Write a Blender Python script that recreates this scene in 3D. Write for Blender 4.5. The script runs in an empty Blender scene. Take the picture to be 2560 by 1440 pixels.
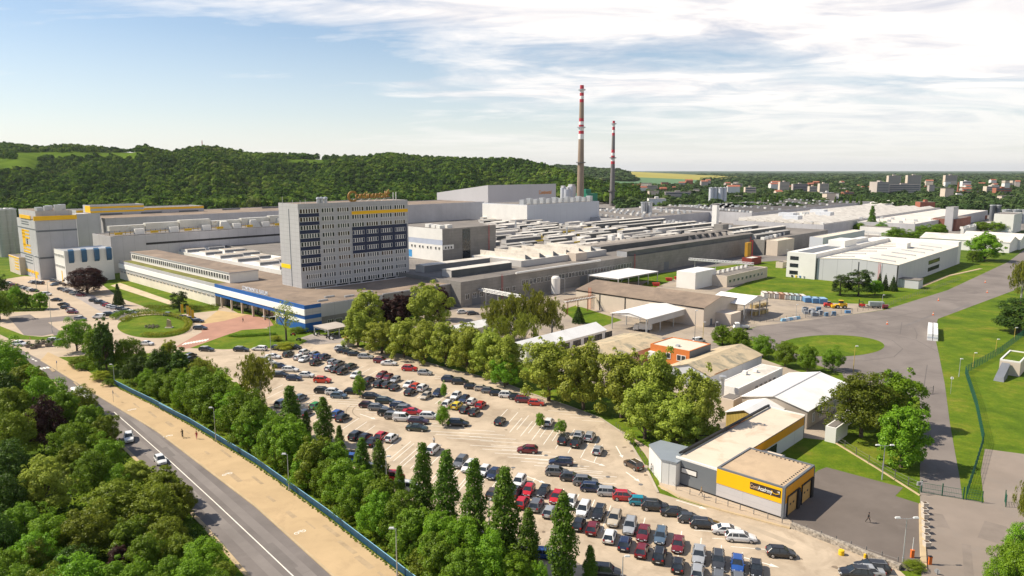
EXPO = 0.47; SKYK = 0.094
HAZE = 2.2e-5
import bpy, math, random
import numpy as np
from mathutils import Vector, Matrix
random.seed(7); RNG = np.random.default_rng(7)
S = bpy.context.scene; COL = S.collection
# ---------------------------------------------------------------- camera geometry (survey of the site from the photograph)
F = 1800.0; H = 56.0; PT = math.atan(296/1800.0); CP, SP = math.cos(PT), math.sin(PT)
def G(px, py, z=0.0):
    """point of the horizontal plane at height z seen at photo pixel px, py"""
    x = (px-1280)/F; y = (720-py)/F
    t = (z-H)/(-SP + y*CP)
    return (x*t, (CP + y*SP)*t)
def proj(X, Y, Z):
    d = Y*CP-(Z-H)*SP; u = Y*SP+(Z-H)*CP
    return (1280+F*X/d, 720-F*u/d)
def hgt(X, Y, py):
    k = (720-py)/F
    return H + (k*Y*CP-Y*SP)/(CP+k*SP)
def along(o, d, px, z):
    k = (px-1280)/F
    return (k*(o[1]*CP-(z-H)*SP)-o[0])/(d[0]-k*d[1]*CP)
cam = bpy.data.cameras.new('camera'); co = bpy.data.objects.new('camera', cam); COL.objects.link(co)
cam.sensor_width = 36; cam.lens = 36*F/2560; cam.clip_start = 1; cam.clip_end = 60000
co.location = (0, 0, H); co.rotation_euler = (math.pi/2-PT, 0, 0); S.camera = co
S.render.resolution_x, S.render.resolution_y = 1024, 576
S.view_settings.view_transform = 'Standard'; S.view_settings.look = 'None'
S.view_settings.exposure = EXPO; S.view_settings.gamma = 1
# ---------------------------------------------------------------- light
EL = math.radians(47); AZ = math.radians(-83)      # sun: to the left, a little ahead; azimuth from +Y to +X
sd = Vector((math.sin(AZ)*math.cos(EL), math.cos(AZ)*math.cos(EL), math.sin(EL)))
sl = bpy.data.lights.new('sun', 'SUN'); sl.energy = 5.0; sl.angle = math.radians(0.5); sl.color = (1, .90, .74)
so = bpy.data.objects.new('sun', sl); COL.objects.link(so); so.rotation_euler = sd.to_track_quat('Z', 'Y').to_euler()
W = bpy.data.worlds.new('World'); S.world = W; W.use_nodes = True
def N(nt, typ, **kw):
    n = nt.nodes.new(typ)
    for k, v in kw.items():
        if k.startswith('i_'):
            key = k[2:]; key = int(key) if key.isdigit() else key.replace('_', ' ')
            n.inputs[key].default_value = v
        else: setattr(n, k, v)
    return n
def M2(nt, op, a, b=None, clamp=False):
    n = nt.nodes.new('ShaderNodeMath'); n.operation = op; n.use_clamp = clamp
    for i, v in enumerate((a, b)):
        if v is None: continue
        if isinstance(v, (int, float)): n.inputs[i].default_value = v
        else: nt.links.new(v, n.inputs[i])
    return n.outputs[0]
def ramp(nt, src, stops):
    r = nt.nodes.new('ShaderNodeValToRGB'); e = r.color_ramp.elements
    while len(e) < len(stops): e.new(.5)
    for k, (p, c) in enumerate(stops):
        e[k].position = p; e[k].color = (*c, 1) if not isinstance(c, (int, float)) else (c, c, c, 1)
    nt.links.new(src, r.inputs[0]); return r.outputs[0]
def mixc(nt, f, a, b):
    n = nt.nodes.new('ShaderNodeMix'); n.data_type = 'RGBA'
    for i, v in ((0, f), (6, a), (7, b)):
        if isinstance(v, (int, float)): n.inputs[i].default_value = v
        elif isinstance(v, tuple): n.inputs[i].default_value = (*v, 1)
        else: nt.links.new(v, n.inputs[i])
    return n.outputs[2]
def build_world():
    nt = W.node_tree; nt.nodes.clear(); L = nt.links
    out = N(nt, 'ShaderNodeOutputWorld'); bg = N(nt, 'ShaderNodeBackground'); bg.inputs[1].default_value = 1
    sky = N(nt, 'ShaderNodeTexSky', sky_type='NISHITA', sun_disc=False, sun_elevation=EL, sun_rotation=AZ, air_density=1.0, dust_density=.6, ozone_density=2.0, altitude=200)
    sc = N(nt, 'ShaderNodeVectorMath', operation='SCALE'); L.new(sky.outputs[0], sc.inputs[0]); sc.inputs['Scale'].default_value = SKYK
    tc = N(nt, 'ShaderNodeTexCoord'); sp = N(nt, 'ShaderNodeSeparateXYZ'); L.new(tc.outputs['Generated'], sp.inputs[0])
    z = M2(nt, 'ADD', M2(nt, 'MAXIMUM', sp.outputs[2], 0.0), .075)
    cx = M2(nt, 'DIVIDE', sp.outputs[0], z); cy = M2(nt, 'DIVIDE', sp.outputs[1], z)
    cb = N(nt, 'ShaderNodeCombineXYZ'); L.new(cx, cb.inputs[0]); L.new(cy, cb.inputs[1])
    mp = N(nt, 'ShaderNodeMapping'); L.new(cb.outputs[0], mp.inputs[0]); mp.inputs['Location'].default_value = (3.1, 7.7, 0); mp.inputs['Rotation'].default_value = (0, 0, .25); mp.inputs['Scale'].default_value = (.26, .42, 1)
    n1 = N(nt, 'ShaderNodeTexNoise', i_Scale=1.0, i_Detail=9.0, i_Roughness=.62, i_Distortion=.5); L.new(mp.outputs[0], n1.inputs[0])
    mp2 = N(nt, 'ShaderNodeMapping'); L.new(cb.outputs[0], mp2.inputs[0]); mp2.inputs['Location'].default_value = (1.3, 2.2, 0); mp2.inputs['Rotation'].default_value = (0, 0, -.5); mp2.inputs['Scale'].default_value = (.8, 1.3, 1)
    n2 = N(nt, 'ShaderNodeTexNoise', i_Scale=1.0, i_Detail=7.0, i_Roughness=.6, i_Distortion=1.2); L.new(mp2.outputs[0], n2.inputs[0])
    # thicker cover to the right of the view and high up
    az = M2(nt, 'MULTIPLY', sp.outputs[0], .24)
    hi = ramp(nt, sp.outputs[2], [(0.0, 0.0), (.20, .085), (.36, 0.0)])
    d = M2(nt, 'ADD', M2(nt, 'ADD', M2(nt, 'MULTIPLY', n1.outputs[0], .82), M2(nt, 'MULTIPLY', n2.outputs[0], .30)), M2(nt, 'ADD', az, hi))
    m = ramp(nt, d, [(.53, 0.0), (.69, 1.0)])
    fade = ramp(nt, sp.outputs[2], [(0.0, .12), (.10, 1.0), (.27, 1.0), (.50, .15)])
    f = M2(nt, 'MULTIPLY', M2(nt, 'MULTIPLY', m, fade), .93)
    shade = ramp(nt, n2.outputs[0], [(.34, (.54, .54, .59)), (.54, (.90, .84, .79))])
    cloudy = mixc(nt, f, sc.outputs[0], shade)
    # thin milky veil near the horizon
    veil = ramp(nt, sp.outputs[2], [(0.0, .72), (.07, .32), (.17, .06), (.45, 0.0)])
    c2 = mixc(nt, veil, cloudy, (.74, .725, .72))
    L.new(c2, bg.inputs[0]); L.new(bg.outputs[0], out.inputs[0])
build_world()
# ---------------------------------------------------------------- materials
MATS = {}
def mat(name, col, rough=.8, var=.12, scale=1.0, metal=0.0, panel=None, coat=0.0, spec=.4, bump=0.0, stain=None, tone=None, detail=4):
    """painted or mineral surface: base colour with two scales of wear; panel=(w,h,gap) draws joints; stain=(col,scale,lo,hi) adds patches"""
    if name in MATS: return MATS[name]
    m = bpy.data.materials.new(name); m.use_nodes = True; nt = m.node_tree; L = nt.links
    b = nt.nodes['Principled BSDF']; b.inputs['Roughness'].default_value = rough; b.inputs['Metallic'].default_value = metal
    b.inputs['Specular IOR Level'].default_value = spec; b.inputs['Coat Weight'].default_value = coat; b.inputs['Coat Roughness'].default_value = .05
    tc = N(nt, 'ShaderNodeTexCoord')
    c = tuple(col)
    if var > 0:
        n = N(nt, 'ShaderNodeTexNoise', i_Scale=.35*scale, i_Detail=float(detail), i_Roughness=.65); L.new(tc.outputs['Object'], n.inputs[0])
        a = tuple(max(0, x*(1-var*1.6)) for x in col); e = tuple(min(1, x*(1+var*1.2)) for x in col)
        if tone: a = tone
        c = ramp(nt, n.outputs[0], [(.3, a), (.72, e)])
    if stain:
        n = N(nt, 'ShaderNodeTexNoise', i_Scale=stain[1], i_Detail=6.0, i_Roughness=.7, i_Distortion=.6); L.new(tc.outputs['Object'], n.inputs[0])
        f = ramp(nt, n.outputs[0], [(stain[2], 0.0), (stain[3], 1.0)])
        c = mixc(nt, f, c, stain[0])
    if panel:
        sp = N(nt, 'ShaderNodeSeparateXYZ'); L.new(tc.outputs['Object'], sp.inputs[0])
        xy = M2(nt, 'ADD', sp.outputs[0], sp.outputs[1]); f = None
        for src, step, in ((xy, panel[0]), (sp.outputs[2], panel[1])):
            if not step: continue
            fr = M2(nt, 'FRACT', M2(nt, 'DIVIDE', src, step)); g = M2(nt, 'LESS_THAN', fr, panel[2]/step)
            f = g if f is None else M2(nt, 'MAXIMUM', f, g)
        dk = tuple(x*(panel[3] if len(panel) > 3 else .55) for x in col)
        c = mixc(nt, f, c, dk)
    if isinstance(c, tuple): b.inputs['Base Color'].default_value = (*c, 1)
    else: L.new(c, b.inputs['Base Color'])
    if bump:
        n = N(nt, 'ShaderNodeTexNoise', i_Scale=6.0, i_Detail=3.0); L.new(tc.outputs['Object'], n.inputs[0])
        bp = N(nt, 'ShaderNodeBump', i_Strength=bump); L.new(n.outputs[0], bp.inputs['Height']); L.new(bp.outputs[0], b.inputs['Normal'])
    MATS[name] = m; return m
def leafmat(name, col, col2, trans=.35):
    if name in MATS: return MATS[name]
    m = bpy.data.materials.new(name); m.use_nodes = True; nt = m.node_tree; L = nt.links; nt.nodes.clear()
    out = N(nt, 'ShaderNodeOutputMaterial'); geo = N(nt, 'ShaderNodeNewGeometry'); oi = N(nt, 'ShaderNodeObjectInfo')
    c = mixc(nt, geo.outputs['Random Per Island'], col, col2)
    hs = N(nt, 'ShaderNodeHueSaturation'); L.new(c, hs.inputs['Color'])
    L.new(M2(nt, 'ADD', M2(nt, 'MULTIPLY', oi.outputs['Random'], .022), .494), hs.inputs['Hue'])
    L.new(M2(nt, 'ADD', M2(nt, 'MULTIPLY', oi.outputs['Random'], .30), .90), hs.inputs['Value'])
    d = N(nt, 'ShaderNodeBsdfDiffuse'); t = N(nt, 'ShaderNodeBsdfTranslucent'); gl = N(nt, 'ShaderNodeBsdfGlossy', i_Roughness=.45)
    L.new(hs.outputs[0], d.inputs[0]); L.new(hs.outputs[0], t.inputs[0]); gl.inputs[0].default_value = (.8, .85, .8, 1)
    mx = N(nt, 'ShaderNodeMixShader', i_0=trans); L.new(d.outputs[0], mx.inputs[1]); L.new(t.outputs[0], mx.inputs[2])
    m3 = N(nt, 'ShaderNodeMixShader', i_0=.015); L.new(mx.outputs[0], m3.inputs[1]); L.new(gl.outputs[0], m3.inputs[2])
    L.new(m3.outputs[0], out.inputs[0]); MATS[name] = m; return m
def glassmat(name, col=(.02, .025, .03), rough=.08):
    if name in MATS: return MATS[name]
    m = bpy.data.materials.new(name); m.use_nodes = True; nt = m.node_tree; b = nt.nodes['Principled BSDF']
    tc = N(nt, 'ShaderNodeTexCoord'); n = N(nt, 'ShaderNodeTexNoise', i_Scale=.8, i_Detail=2.0); nt.links.new(tc.outputs['Object'], n.inputs[0])
    nt.links.new(ramp(nt, n.outputs[0], [(.35, tuple(x*.7 for x in col)), (.7, tuple(x*1.6 for x in col))]), b.inputs['Base Color'])
    b.inputs['Roughness'].default_value = rough; b.inputs['Specular IOR Level'].default_value = .7
    MATS[name] = m; return m
# ---------------------------------------------------------------- mesh building
class MB:
    def __init__(s): s.v = []; s.f = []; s.m = []; s.mats = []
    def mi(s, m):
        if m not in s.mats: s.mats.append(m)
        return s.mats.index(m)
    def add(s, vs, fs, m):
        o = len(s.v); k = s.mi(m); s.v += [tuple(v) for v in vs]
        for f in fs: s.f.append(tuple(o+i for i in f)); s.m.append(k)
    def hexa(s, b, t, m, mt=None):
        """solid between bottom ring b and top ring t (counter-clockwise seen from above)"""
        n = len(b); o = len(s.v); k = s.mi(m); kt = s.mi(mt) if mt else k
        s.v += [tuple(x) for x in b]+[tuple(x) for x in t]
        for i in range(n):
            j = (i+1) % n; s.f.append((o+i, o+j, o+n+j, o+n+i)); s.m.append(k)
        s.f.append(tuple(o+n+i for i in range(n))); s.m.append(kt)
        s.f.append(tuple(o+i for i in reversed(range(n)))); s.m.append(k)
    def box(s, x0, x1, y0, y1, z0, z1, m, mt=None):
        b = [(x0, y0), (x1, y0), (x1, y1), (x0, y1)]
        s.hexa([(*p, z0) for p in b], [(*p, z1) for p in b], m, mt)
    def poly(s, pts, z0, z1, m, mt=None):
        a = sum(pts[i][0]*pts[(i+1) % len(pts)][1]-pts[(i+1) % len(pts)][0]*pts[i][1] for i in range(len(pts)))
        if a < 0: pts = pts[::-1]
        s.hexa([(p[0], p[1], z0) for p in pts], [(p[0], p[1], z1) for p in pts], m, mt)
    def face(s, pts, m): s.add(pts, [tuple(range(len(pts)))], m)
    def tube(s, a, b, r0, r1, m, n=8, cap=True):
        a = Vector(a); b = Vector(b); d = (b-a).normalized(); q = d.to_track_quat('Z', 'Y')
        o = len(s.v); k = s.mi(m)
        for p, r in ((a, r0), (b, r1)):
            for i in range(n):
                t = 2*math.pi*i/n; s.v.append(tuple(p+q @ Vector((r*math.cos(t), r*math.sin(t), 0))))
        for i in range(n):
            j = (i+1) % n; s.f.append((o+i, o+j, o+n+j, o+n+i)); s.m.append(k)
        if cap:
            s.f.append(tuple(o+n+i for i in range(n))); s.m.append(k); s.f.append(tuple(o+i for i in reversed(range(n)))); s.m.append(k)
    def bar(s, a, b, w, m): s.tube(a, b, w*.7, w*.7, m, 4)
    def lathe(s, c, prof, m, n=20):
        for (r0, z0), (r1, z1) in zip(prof, prof[1:]):
            o = len(s.v); k = s.mi(m)
            for r, z in ((r0, z0), (r1, z1)):
                for i in range(n):
                    t = 2*math.pi*i/n; s.v.append((c[0]+r*math.cos(t), c[1]+r*math.sin(t), z))
            for i in range(n):
                j = (i+1) % n; s.f.append((o+i, o+j, o+n+j, o+n+i)); s.m.append(k)
    def gable(s, x0, x1, y0, y1, ze, zr, mr, mw, axis='x', over=.25, th=.14):
        """gable roof over the rectangle, ridge along axis: two slabs, and the wall triangles below them"""
        if axis == 'x':
            ym = (y0+y1)/2; k = (zr-ze)/(ym-y0)
            for sgn, ya in ((1, y0), (-1, y1)):
                yo = ya-over*sgn; zo = ze-over*k
                b = [(x0-over, yo, zo), (x1+over, yo, zo), (x1+over, ym, zr), (x0-over, ym, zr)]
                if sgn < 0: b = b[::-1]
                s.hexa(b, [(p[0], p[1], p[2]+th) for p in b], mr)
            for x in (x0, x1): s.face([(x, y0, ze), (x, y1, ze), (x, ym, zr-.01)], mw)
        else:
            xm = (x0+x1)/2; k = (zr-ze)/(xm-x0)
            for sgn, xa in ((1, x0), (-1, x1)):
                xo = xa-over*sgn; zo = ze-over*k
                b = [(xo, y0-over, zo), (xo, y1+over, zo), (xm, y1+over, zr), (xm, y0-over, zr)]
                if sgn > 0: b = b[::-1]
                s.hexa(b, [(p[0], p[1], p[2]+th) for p in b], mr)
            for y in (y0, y1): s.face([(x0, y, ze), (x1, y, ze), (xm, y, zr-.01)], mw)
    def mesh(s, name):
        me = bpy.data.meshes.new(name); me.from_pydata(s.v, [], s.f)
        for m in s.mats: me.materials.append(m)
        me.polygons.foreach_set('material_index', s.m); me.update(); return me
    def build(s, name, parent=None, smooth=False):
        me = s.mesh(name); o = bpy.data.objects.new(name, me); COL.objects.link(o)
        if parent: o.parent = parent
        if smooth: me.polygons.foreach_set('use_smooth', [True]*len(me.polygons))
        return o
TAGS = []
def tag(o, look, area, cat, group=None):
    """what singles the thing out is written once everything stands (see the end of the script)"""
    o['category'] = cat
    if group: o['group'] = group
    TAGS.append((o, look, area)); return o
def empty(name, x, y, z=0.0, rz=0.0):
    o = bpy.data.objects.new(name, None); COL.objects.link(o); o.location = (x, y, z); o.rotation_euler = (0, 0, rz); o.empty_display_size = .3; return o
def kind(o, k): o['kind'] = k; return o
def copy_part(p, parent):
    c = p.copy(); COL.objects.link(c); c.parent = parent
    for ch in p.children: copy_part(ch, c)
    return c
def copy_thing(src, x, y, z=0.0, rz=0.0, scale=None):
    r = src.copy(); COL.objects.link(r); r.location = (x, y, z); r.rotation_euler = (0, 0, rz)
    for k in list(r.keys()):
        if k in ('label', 'category', 'group'): del r[k]
    if scale: r.scale = scale
    for ch in src.children: copy_part(ch, r)
    return r
def setmat(o, slot, m): o.material_slots[slot].link = 'OBJECT'; o.material_slots[slot].material = m
UH = 43.5; UR = math.radians(90-UH)
class Site:
    """local frame of a building: origin at its corner nearest the camera, x to the right and back, y to the left and back"""
    def __init__(s, px, py, z, rot=UR):
        s.o = G(px, py, z); s.r = rot; s.u = (math.cos(rot), math.sin(rot)); s.w = (-math.sin(rot), math.cos(rot))
    def lx(s, px, z, y=0.0): return along((s.o[0]+s.w[0]*y, s.o[1]+s.w[1]*y), s.u, px, z)
    def ly(s, px, z, x=0.0): return along((s.o[0]+s.u[0]*x, s.o[1]+s.u[1]*x), s.w, px, z)
    def P(s, x, y): return (s.o[0]+s.u[0]*x+s.w[0]*y, s.o[1]+s.u[1]*x+s.w[1]*y)
    def L(s, X, Y):
        dx, dy = X-s.o[0], Y-s.o[1]; return (dx*s.u[0]+dy*s.u[1], dx*s.w[0]+dy*s.w[1])
    def px(s, px, py, z): return s.L(*G(px, py, z))
    def top(s, py, x=0.0, y=0.0): return hgt(*s.P(x, y), py)
    def empty(s, name): return empty(name, s.o[0], s.o[1], 0, s.r)
# ---------------------------------------------------------------- ground
def sheet(name, pts, z, m, kd='structure', th=0.0):
    b = MB(); w = [G(*p, z) for p in pts]
    if th: b.poly([(p[0], p[1]) for p in w], z-th, z, m)
    else:
        a = sum(w[i][0]*w[(i+1) % len(w)][1]-w[(i+1) % len(w)][0]*w[i][1] for i in range(len(w)))
        if a < 0: w = w[::-1]
        b.face([(p[0], p[1], z) for p in w], m)
    return kind(b.build(name), kd)
def ground_material():
    m = bpy.data.materials.new('meadow'); m.use_nodes = True; nt = m.node_tree; L = nt.links; b = nt.nodes['Principled BSDF']
    tc = N(nt, 'ShaderNodeTexCoord')
    n1 = N(nt, 'ShaderNodeTexNoise', i_Scale=.09, i_Detail=8.0, i_Roughness=.65); n2 = N(nt, 'ShaderNodeTexNoise', i_Scale=2.2, i_Detail=3.0, i_Roughness=.7)
    n3 = N(nt, 'ShaderNodeTexNoise', i_Scale=.0035, i_Detail=6.0, i_Roughness=.6)
    for n in (n1, n2, n3): L.new(tc.outputs['Object'], n.inputs[0])
    near = ramp(nt, n1.outputs[0], [(.36, (.045, .095, .006)), (.47, (.095, .165, .008)), (.56, (.15, .20, .012)), (.68, (.25, .22, .035))])
    n4 = N(nt, 'ShaderNodeTexNoise', i_Scale=.42, i_Detail=5.0, i_Roughness=.7); L.new(tc.outputs['Object'], n4.inputs[0])
    near = mixc(nt, ramp(nt, n4.outputs[0], [(.40, 0.0), (.62, .55)]), near, (.045, .085, .006))
    near = mixc(nt, ramp(nt, n4.outputs[0], [(.30, .5), (.42, 0.0)]), near, (.22, .21, .03))
    near = mixc(nt, .35, near, ramp(nt, n2.outputs[0], [(.3, (.040, .085, .006)), (.7, (.16, .21, .016))]))
    far = ramp(nt, n3.outputs[0], [(.42, (.022, .045, .014)), (.52, (.035, .065, .016)), (.62, (.07, .11, .03))])
    ln = N(nt, 'ShaderNodeVectorMath', operation='LENGTH'); L.new(tc.outputs['Object'], ln.inputs[0])
    f = ramp(nt, M2(nt, 'DIVIDE', ln.outputs[1], 1400.0), [(.35, 0.0), (.62, 1.0)])
    L.new(mixc(nt, f, near, far), b.inputs['Base Color']); b.inputs['Roughness'].default_value = .95; b.inputs['Specular IOR Level'].default_value = .1
    bp = N(nt, 'ShaderNodeBump', i_Strength=.5, i_Distance=.3); L.new(n2.outputs[0], bp.inputs['Height']); L.new(bp.outputs[0], b.inputs['Normal'])
    return m
GRASS = ground_material(); MATS['meadow'] = GRASS
b = MB(); b.face([(-26000, -2000, 0), (26000, -2000, 0), (26000, 26000, 0), (-26000, 26000, 0)], GRASS); kind(b.build('ground'), 'structure')
CONC = mat('lot_concrete', (.47, .38, .28), .9, .13, .35, stain=((.29, .225, .16), .13, .50, .74), panel=(6.0, 0, .05, .80), spec=.2)
CONC2 = mat('forecourt_concrete', (.45, .36, .265), .9, .10, .3, stain=((.42, .33, .25), .10, .52, .72), spec=.2)
ASPH = mat('road_asphalt', (.192, .170, .160), .92, .12, .25, stain=((.145, .128, .12), .10, .46, .7), spec=.15)
ASPH2 = mat('track_asphalt', (.205, .178, .162), .92, .12, .12, stain=((.15, .13, .12), .05, .5, .68), spec=.15)
APRON = mat('apron_asphalt', (.152, .128, .112), .92, .10, .3, stain=((.19, .16, .14), .09, .55, .75), spec=.15)
YARD = mat('yard_paving', (.36, .30, .235), .92, .14, .2, stain=((.23, .20, .175), .06, .48, .62), spec=.15)
WALK = mat('walk_surface', (.48, .35, .205), .93, .06, .4, stain=((.38, .275, .165), .22, .50, .8), spec=.1)
KERB = mat('kerb_stone', (.46, .35, .21), .9, .1, 1)
WHITE = mat('marking_paint', (.74, .70, .62), .8, .08, 2)
sheet('yard', [(880, 850), (1110, 770), (1440, 716), (1640, 700), (1760, 690), (1900, 690), (1760, 760), (1915, 735), (2015, 755), (2225, 762), (2205, 775), (2050, 797), (1895, 815), (1870, 822), (1790, 860), (1840, 880), (1905, 897), (1985, 925), (2020, 935), (2110, 1040), (2060, 1100), (1700, 1060), (1560, 1000), (1300, 930)], .02, YARD)
for pts in ([(880, 866), (930, 856), (1100, 840), (1330, 905), (1560, 985), (1700, 1060), (1830, 1100), (1690, 1150), (1640, 1150), (1600, 1100), (1530, 1045), (1400, 1000), (1240, 945), (1000, 885)],
            [(1405, 775), (1440, 763), (1555, 800), (1500, 818), (1440, 803)], [(1780, 855), (1830, 830), (1990, 897), (2105, 932), (2110, 945), (1985, 925), (1900, 890)],
            [(1590, 722), (1640, 690), (1690, 678), (1705, 690), (1640, 718)], [(1800, 735), (1880, 700), (2010, 712), (2000, 745), (1915, 730)]):
    sheet('lawn', pts, .04, GRASS)
LOT = [(470, 878), (700, 866), (880, 845), (905, 868), (1000, 887), (1130, 925), (1240, 950), (1330, 985), (1420, 1015), (1500, 1045), (1560, 1085), (1620, 1180), (1645, 1232), (1750, 1264), (1955, 1314), (2140, 1377), (2250, 1427), (2330, 1500), (1400, 1500), (1230, 1395), (1000, 1260), (870, 1160), (700, 1040), (560, 930)]
sheet('parking_lot', LOT, .03, CONC)
sheet('forecourt', [(0, 722), (0, 700), (60, 690), (170, 697), (240, 700), (300, 745), (420, 788), (560, 765), (700, 835), (790, 860), (880, 845), (860, 858), (700, 868), (470, 880), (330, 884), (140, 893), (100, 900), (60, 880), (0, 862), (0, 780)], .018, CONC2)
sheet('lawn', [(268, 718), (330, 700), (395, 703), (548, 768), (545, 776), (440, 787), (398, 780), (300, 745)], .045, GRASS)
sheet('path', [(276, 714), (300, 707), (440, 756), (425, 762)], .06, mat('pale_path', (.52, .42, .28), .9, .15, .6))
sheet('lawn', [(0, 728), (30, 722), (75, 745), (122, 766), (110, 777), (30, 780), (0, 784)], .045, GRASS)
sheet('lawn', [(0, 815), (60, 838), (105, 842), (160, 836), (160, 845), (120, 850), (25, 848), (0, 836)], .045, GRASS)
sheet('parking_strip', [(148, 716), (196, 722), (262, 752), (330, 785), (380, 800), (372, 808), (330, 812), (270, 790), (205, 752), (160, 728)], .03, mat('strip_paving', (.33, .29, .27), .9, .12, .4))
sheet('road', [(20, 792), (75, 786), (145, 832), (105, 840), (60, 838)], .03, ASPH2)
sheet('road', [(85, 797), (205, 786), (215, 797), (120, 806), (165, 838), (140, 842)], .032, ASPH2)
sheet('paving', [(498, 812), (545, 776), (620, 786), (560, 802)], .05, mat('yellow_paving', (.47, .33, .16), .9, .1, .5, panel=(1.2, 0, .06, .8)))
sheet('paving', [(560, 802), (620, 786), (674, 798), (684, 813), (600, 838), (520, 862), (462, 872), (440, 866), (505, 830), (498, 812)], .055, mat('red_paving', (.38, .20, .14), .9, .1, .5, panel=(1.2, 0, .06, .8)))
sheet('lawn', [(475, 870), (565, 838), (605, 825), (680, 820), (770, 852), (745, 864), (680, 870), (560, 873)], .06, GRASS)
sheet('paving', [(735, 850), (780, 835), (905, 840), (870, 855), (790, 862)], .05, mat('grey_paving', (.30, .26, .23), .9, .1, .5))
for k in range(9):
    a = 470+k*7.0; sheet('bay_marking', [(a-16, 862-k*1.2), (a-6, 856-k*1.2), (a-3, 857-k*1.2), (a-13, 863-k*1.2)], .07, WHITE)
def oval(cx, cy, rx, ry, n=48): return [(cx+rx*math.cos(2*math.pi*i/n), cy+ry*math.sin(2*math.pi*i/n)) for i in range(n)]
sheet('lawn', oval(385, 816, 92, 29), .07, GRASS)
RL = [(-40, 838), (20, 868), (62, 897), (130, 950), (215, 1025), (322, 1130), (502, 1305), (620, 1440), (760, 1600)]
RR = [(60, 878), (102, 900), (240, 985), (365, 1060), (397, 1080), (640, 1265), (835, 1440), (1012, 1600)]
sheet('road', RL+RR[::-1], .03, ASPH)
RW = [(120, 880), (137, 888), (240, 938), (282, 962), (380, 1010), (475, 1061), (640, 1162), (820, 1293), (1013, 1443), (1218, 1600)]
sheet('pavement', RR[1:]+RW[::-1], .13, WALK, th=.2)
def strip(name, pts, w, z, m, th=0.0, off=0.0):
    b = MB(); P = [Vector(G(*p, z)) for p in pts]
    for a, c in zip(P, P[1:]):
        d = (c-a).normalized(); n = Vector((-d.y, d.x)); a = a+n*off; c = c+n*off
        q = [a-n*w/2, c-n*w/2, c+n*w/2, a+n*w/2]
        if th: b.hexa([(v.x, v.y, z-th) for v in q], [(v.x, v.y, z) for v in q], m)
        else: b.face([(v.x, v.y, z) for v in q], m)
    return kind(b.build(name), 'structure')
sheet('footpath', [(1545, 1072), (1575, 1088), (1612, 1135), (1640, 1180), (1652, 1222), (1750, 1262), (1965, 1320), (1990, 1314), (1957, 1285), (1720, 1160), (1640, 1130)], .055, CONC2)
strip('kerb', RR[1:], .35, .16, KERB, .2)
strip('kerb', RL[3:], .6, .14, KERB, .2)
strip('lane_marking', [(285, 1030), (345, 1082), (430, 1157), (540, 1258), (640, 1352), (735, 1442), (890, 1600)], .18, .04, WHITE)
for k in range(4): strip('lane_marking', [(66+k*7.2, 889+k*4.0), (70+k*7.2, 891.2+k*4.0)], .5, .05, WHITE)
for k in range(4):
    x = 88+k*8.5; sheet('lane_marking', [(x, 921-k*1.2), (x+6, 920-k*1.2), (x+12, 923.5-k*1.2), (x+6, 925-k*1.2)], .05, WHITE)
# bicycle and pedestrian signs painted on the walk
for (x, y) in ((750, 1330), (420, 1090), (568, 1185), (330, 1024)):
    b = MB(); c = Vector(G(x, y, .14)); d = Vector((math.sin(math.radians(138)), math.cos(math.radians(138)))); n = Vector((-d.y, d.x))
    def ring(o, r):
        for i in range(14):
            t0, t1 = 2*math.pi*i/14, 2*math.pi*(i+1)/14
            f = lambda rr, t: (o+n*rr*math.cos(t)+d*rr*math.sin(t))
            b.face([(*f(rr, t), .137) for rr, t in ((r-.07, t0), (r+.07, t0), (r+.07, t1), (r-.07, t1))], WHITE)
    ring(c-n*.55, .33); ring(c+n*.55, .33)
    for p, q in ((c-n*.55, c-d*.5), (c-d*.5, c+n*.35-d*.5), (c+n*.35-d*.5, c+n*.55), (c, c-d*.5), (c, c+n*.35-d*.5)):
        e = (q-p).normalized(); k = Vector((-e.y, e.x))*.05; b.face([(*v, .137) for v in (p-k, q-k, q+k, p+k)], WHITE)
    kind(b.build('bicycle_marking'), 'structure')
sheet('track', [(1790, 857), (1870, 825), (1895, 815), (2050, 797), (2210, 775), (2370, 725), (2520, 655), (2560, 625), (2640, 640), (2560, 708), (2535, 726), (2345, 797), (2335, 830), (2347, 885), (2362, 960), (2375, 1060), (2400, 1200), (2406, 1246), (2300, 1232), (2300, 1000), (2150, 965), (2110, 945), (1985, 915), (1880, 875)], .028, ASPH2)
sheet('works_yard', [(1020, 512), (1560, 496), (2000, 492), (2560, 505), (2560, 575), (2300, 612), (2120, 610), (1985, 650), (1890, 655), (1150, 740), (1020, 700)], .015, mat('works_asphalt', (.20, .18, .165), .92, .14, .05))
sheet('lawn', oval(2080, 864.5, 131, 27), .06, GRASS)
sheet('driveway', [(2300, 1232), (2406, 1246), (2460, 1256), (2452, 1180), (2462, 1122), (2560, 1135), (2700, 1160), (2700, 1620), (2310, 1560), (2303, 1420)], .027, mat('drive_asphalt', (.25, .205, .17), .92, .1, .2, stain=((.22, .19, .165), .06, .5, .66)))
sheet('apron', [(1955, 1303), (1960, 1250), (2045, 1176), (2066, 1168), (2258, 1219), (2238, 1240), (2296, 1258), (2306, 1425), (2255, 1427), (2100, 1362), (1965, 1317)], .026, APRON)
for pts in ([(1920, 838), (2050, 826), (2150, 830), (2230, 850), (2257, 872), (2235, 892), (2160, 902), (2050, 900)], [(2000, 818), (2120, 806), (2230, 793), (2310, 776)], [(2255, 805), (2250, 835)], [(2285, 820), (2293, 835), (2290, 848)], [(2318, 912), (2310, 965)],
            [(1900, 838), (2060, 815), (2160, 820), (2290, 850), (2345, 880)]):
    strip('tar_seam', pts, .16, .05, mat('tar', (.11, .098, .092), .9, .1))
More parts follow.
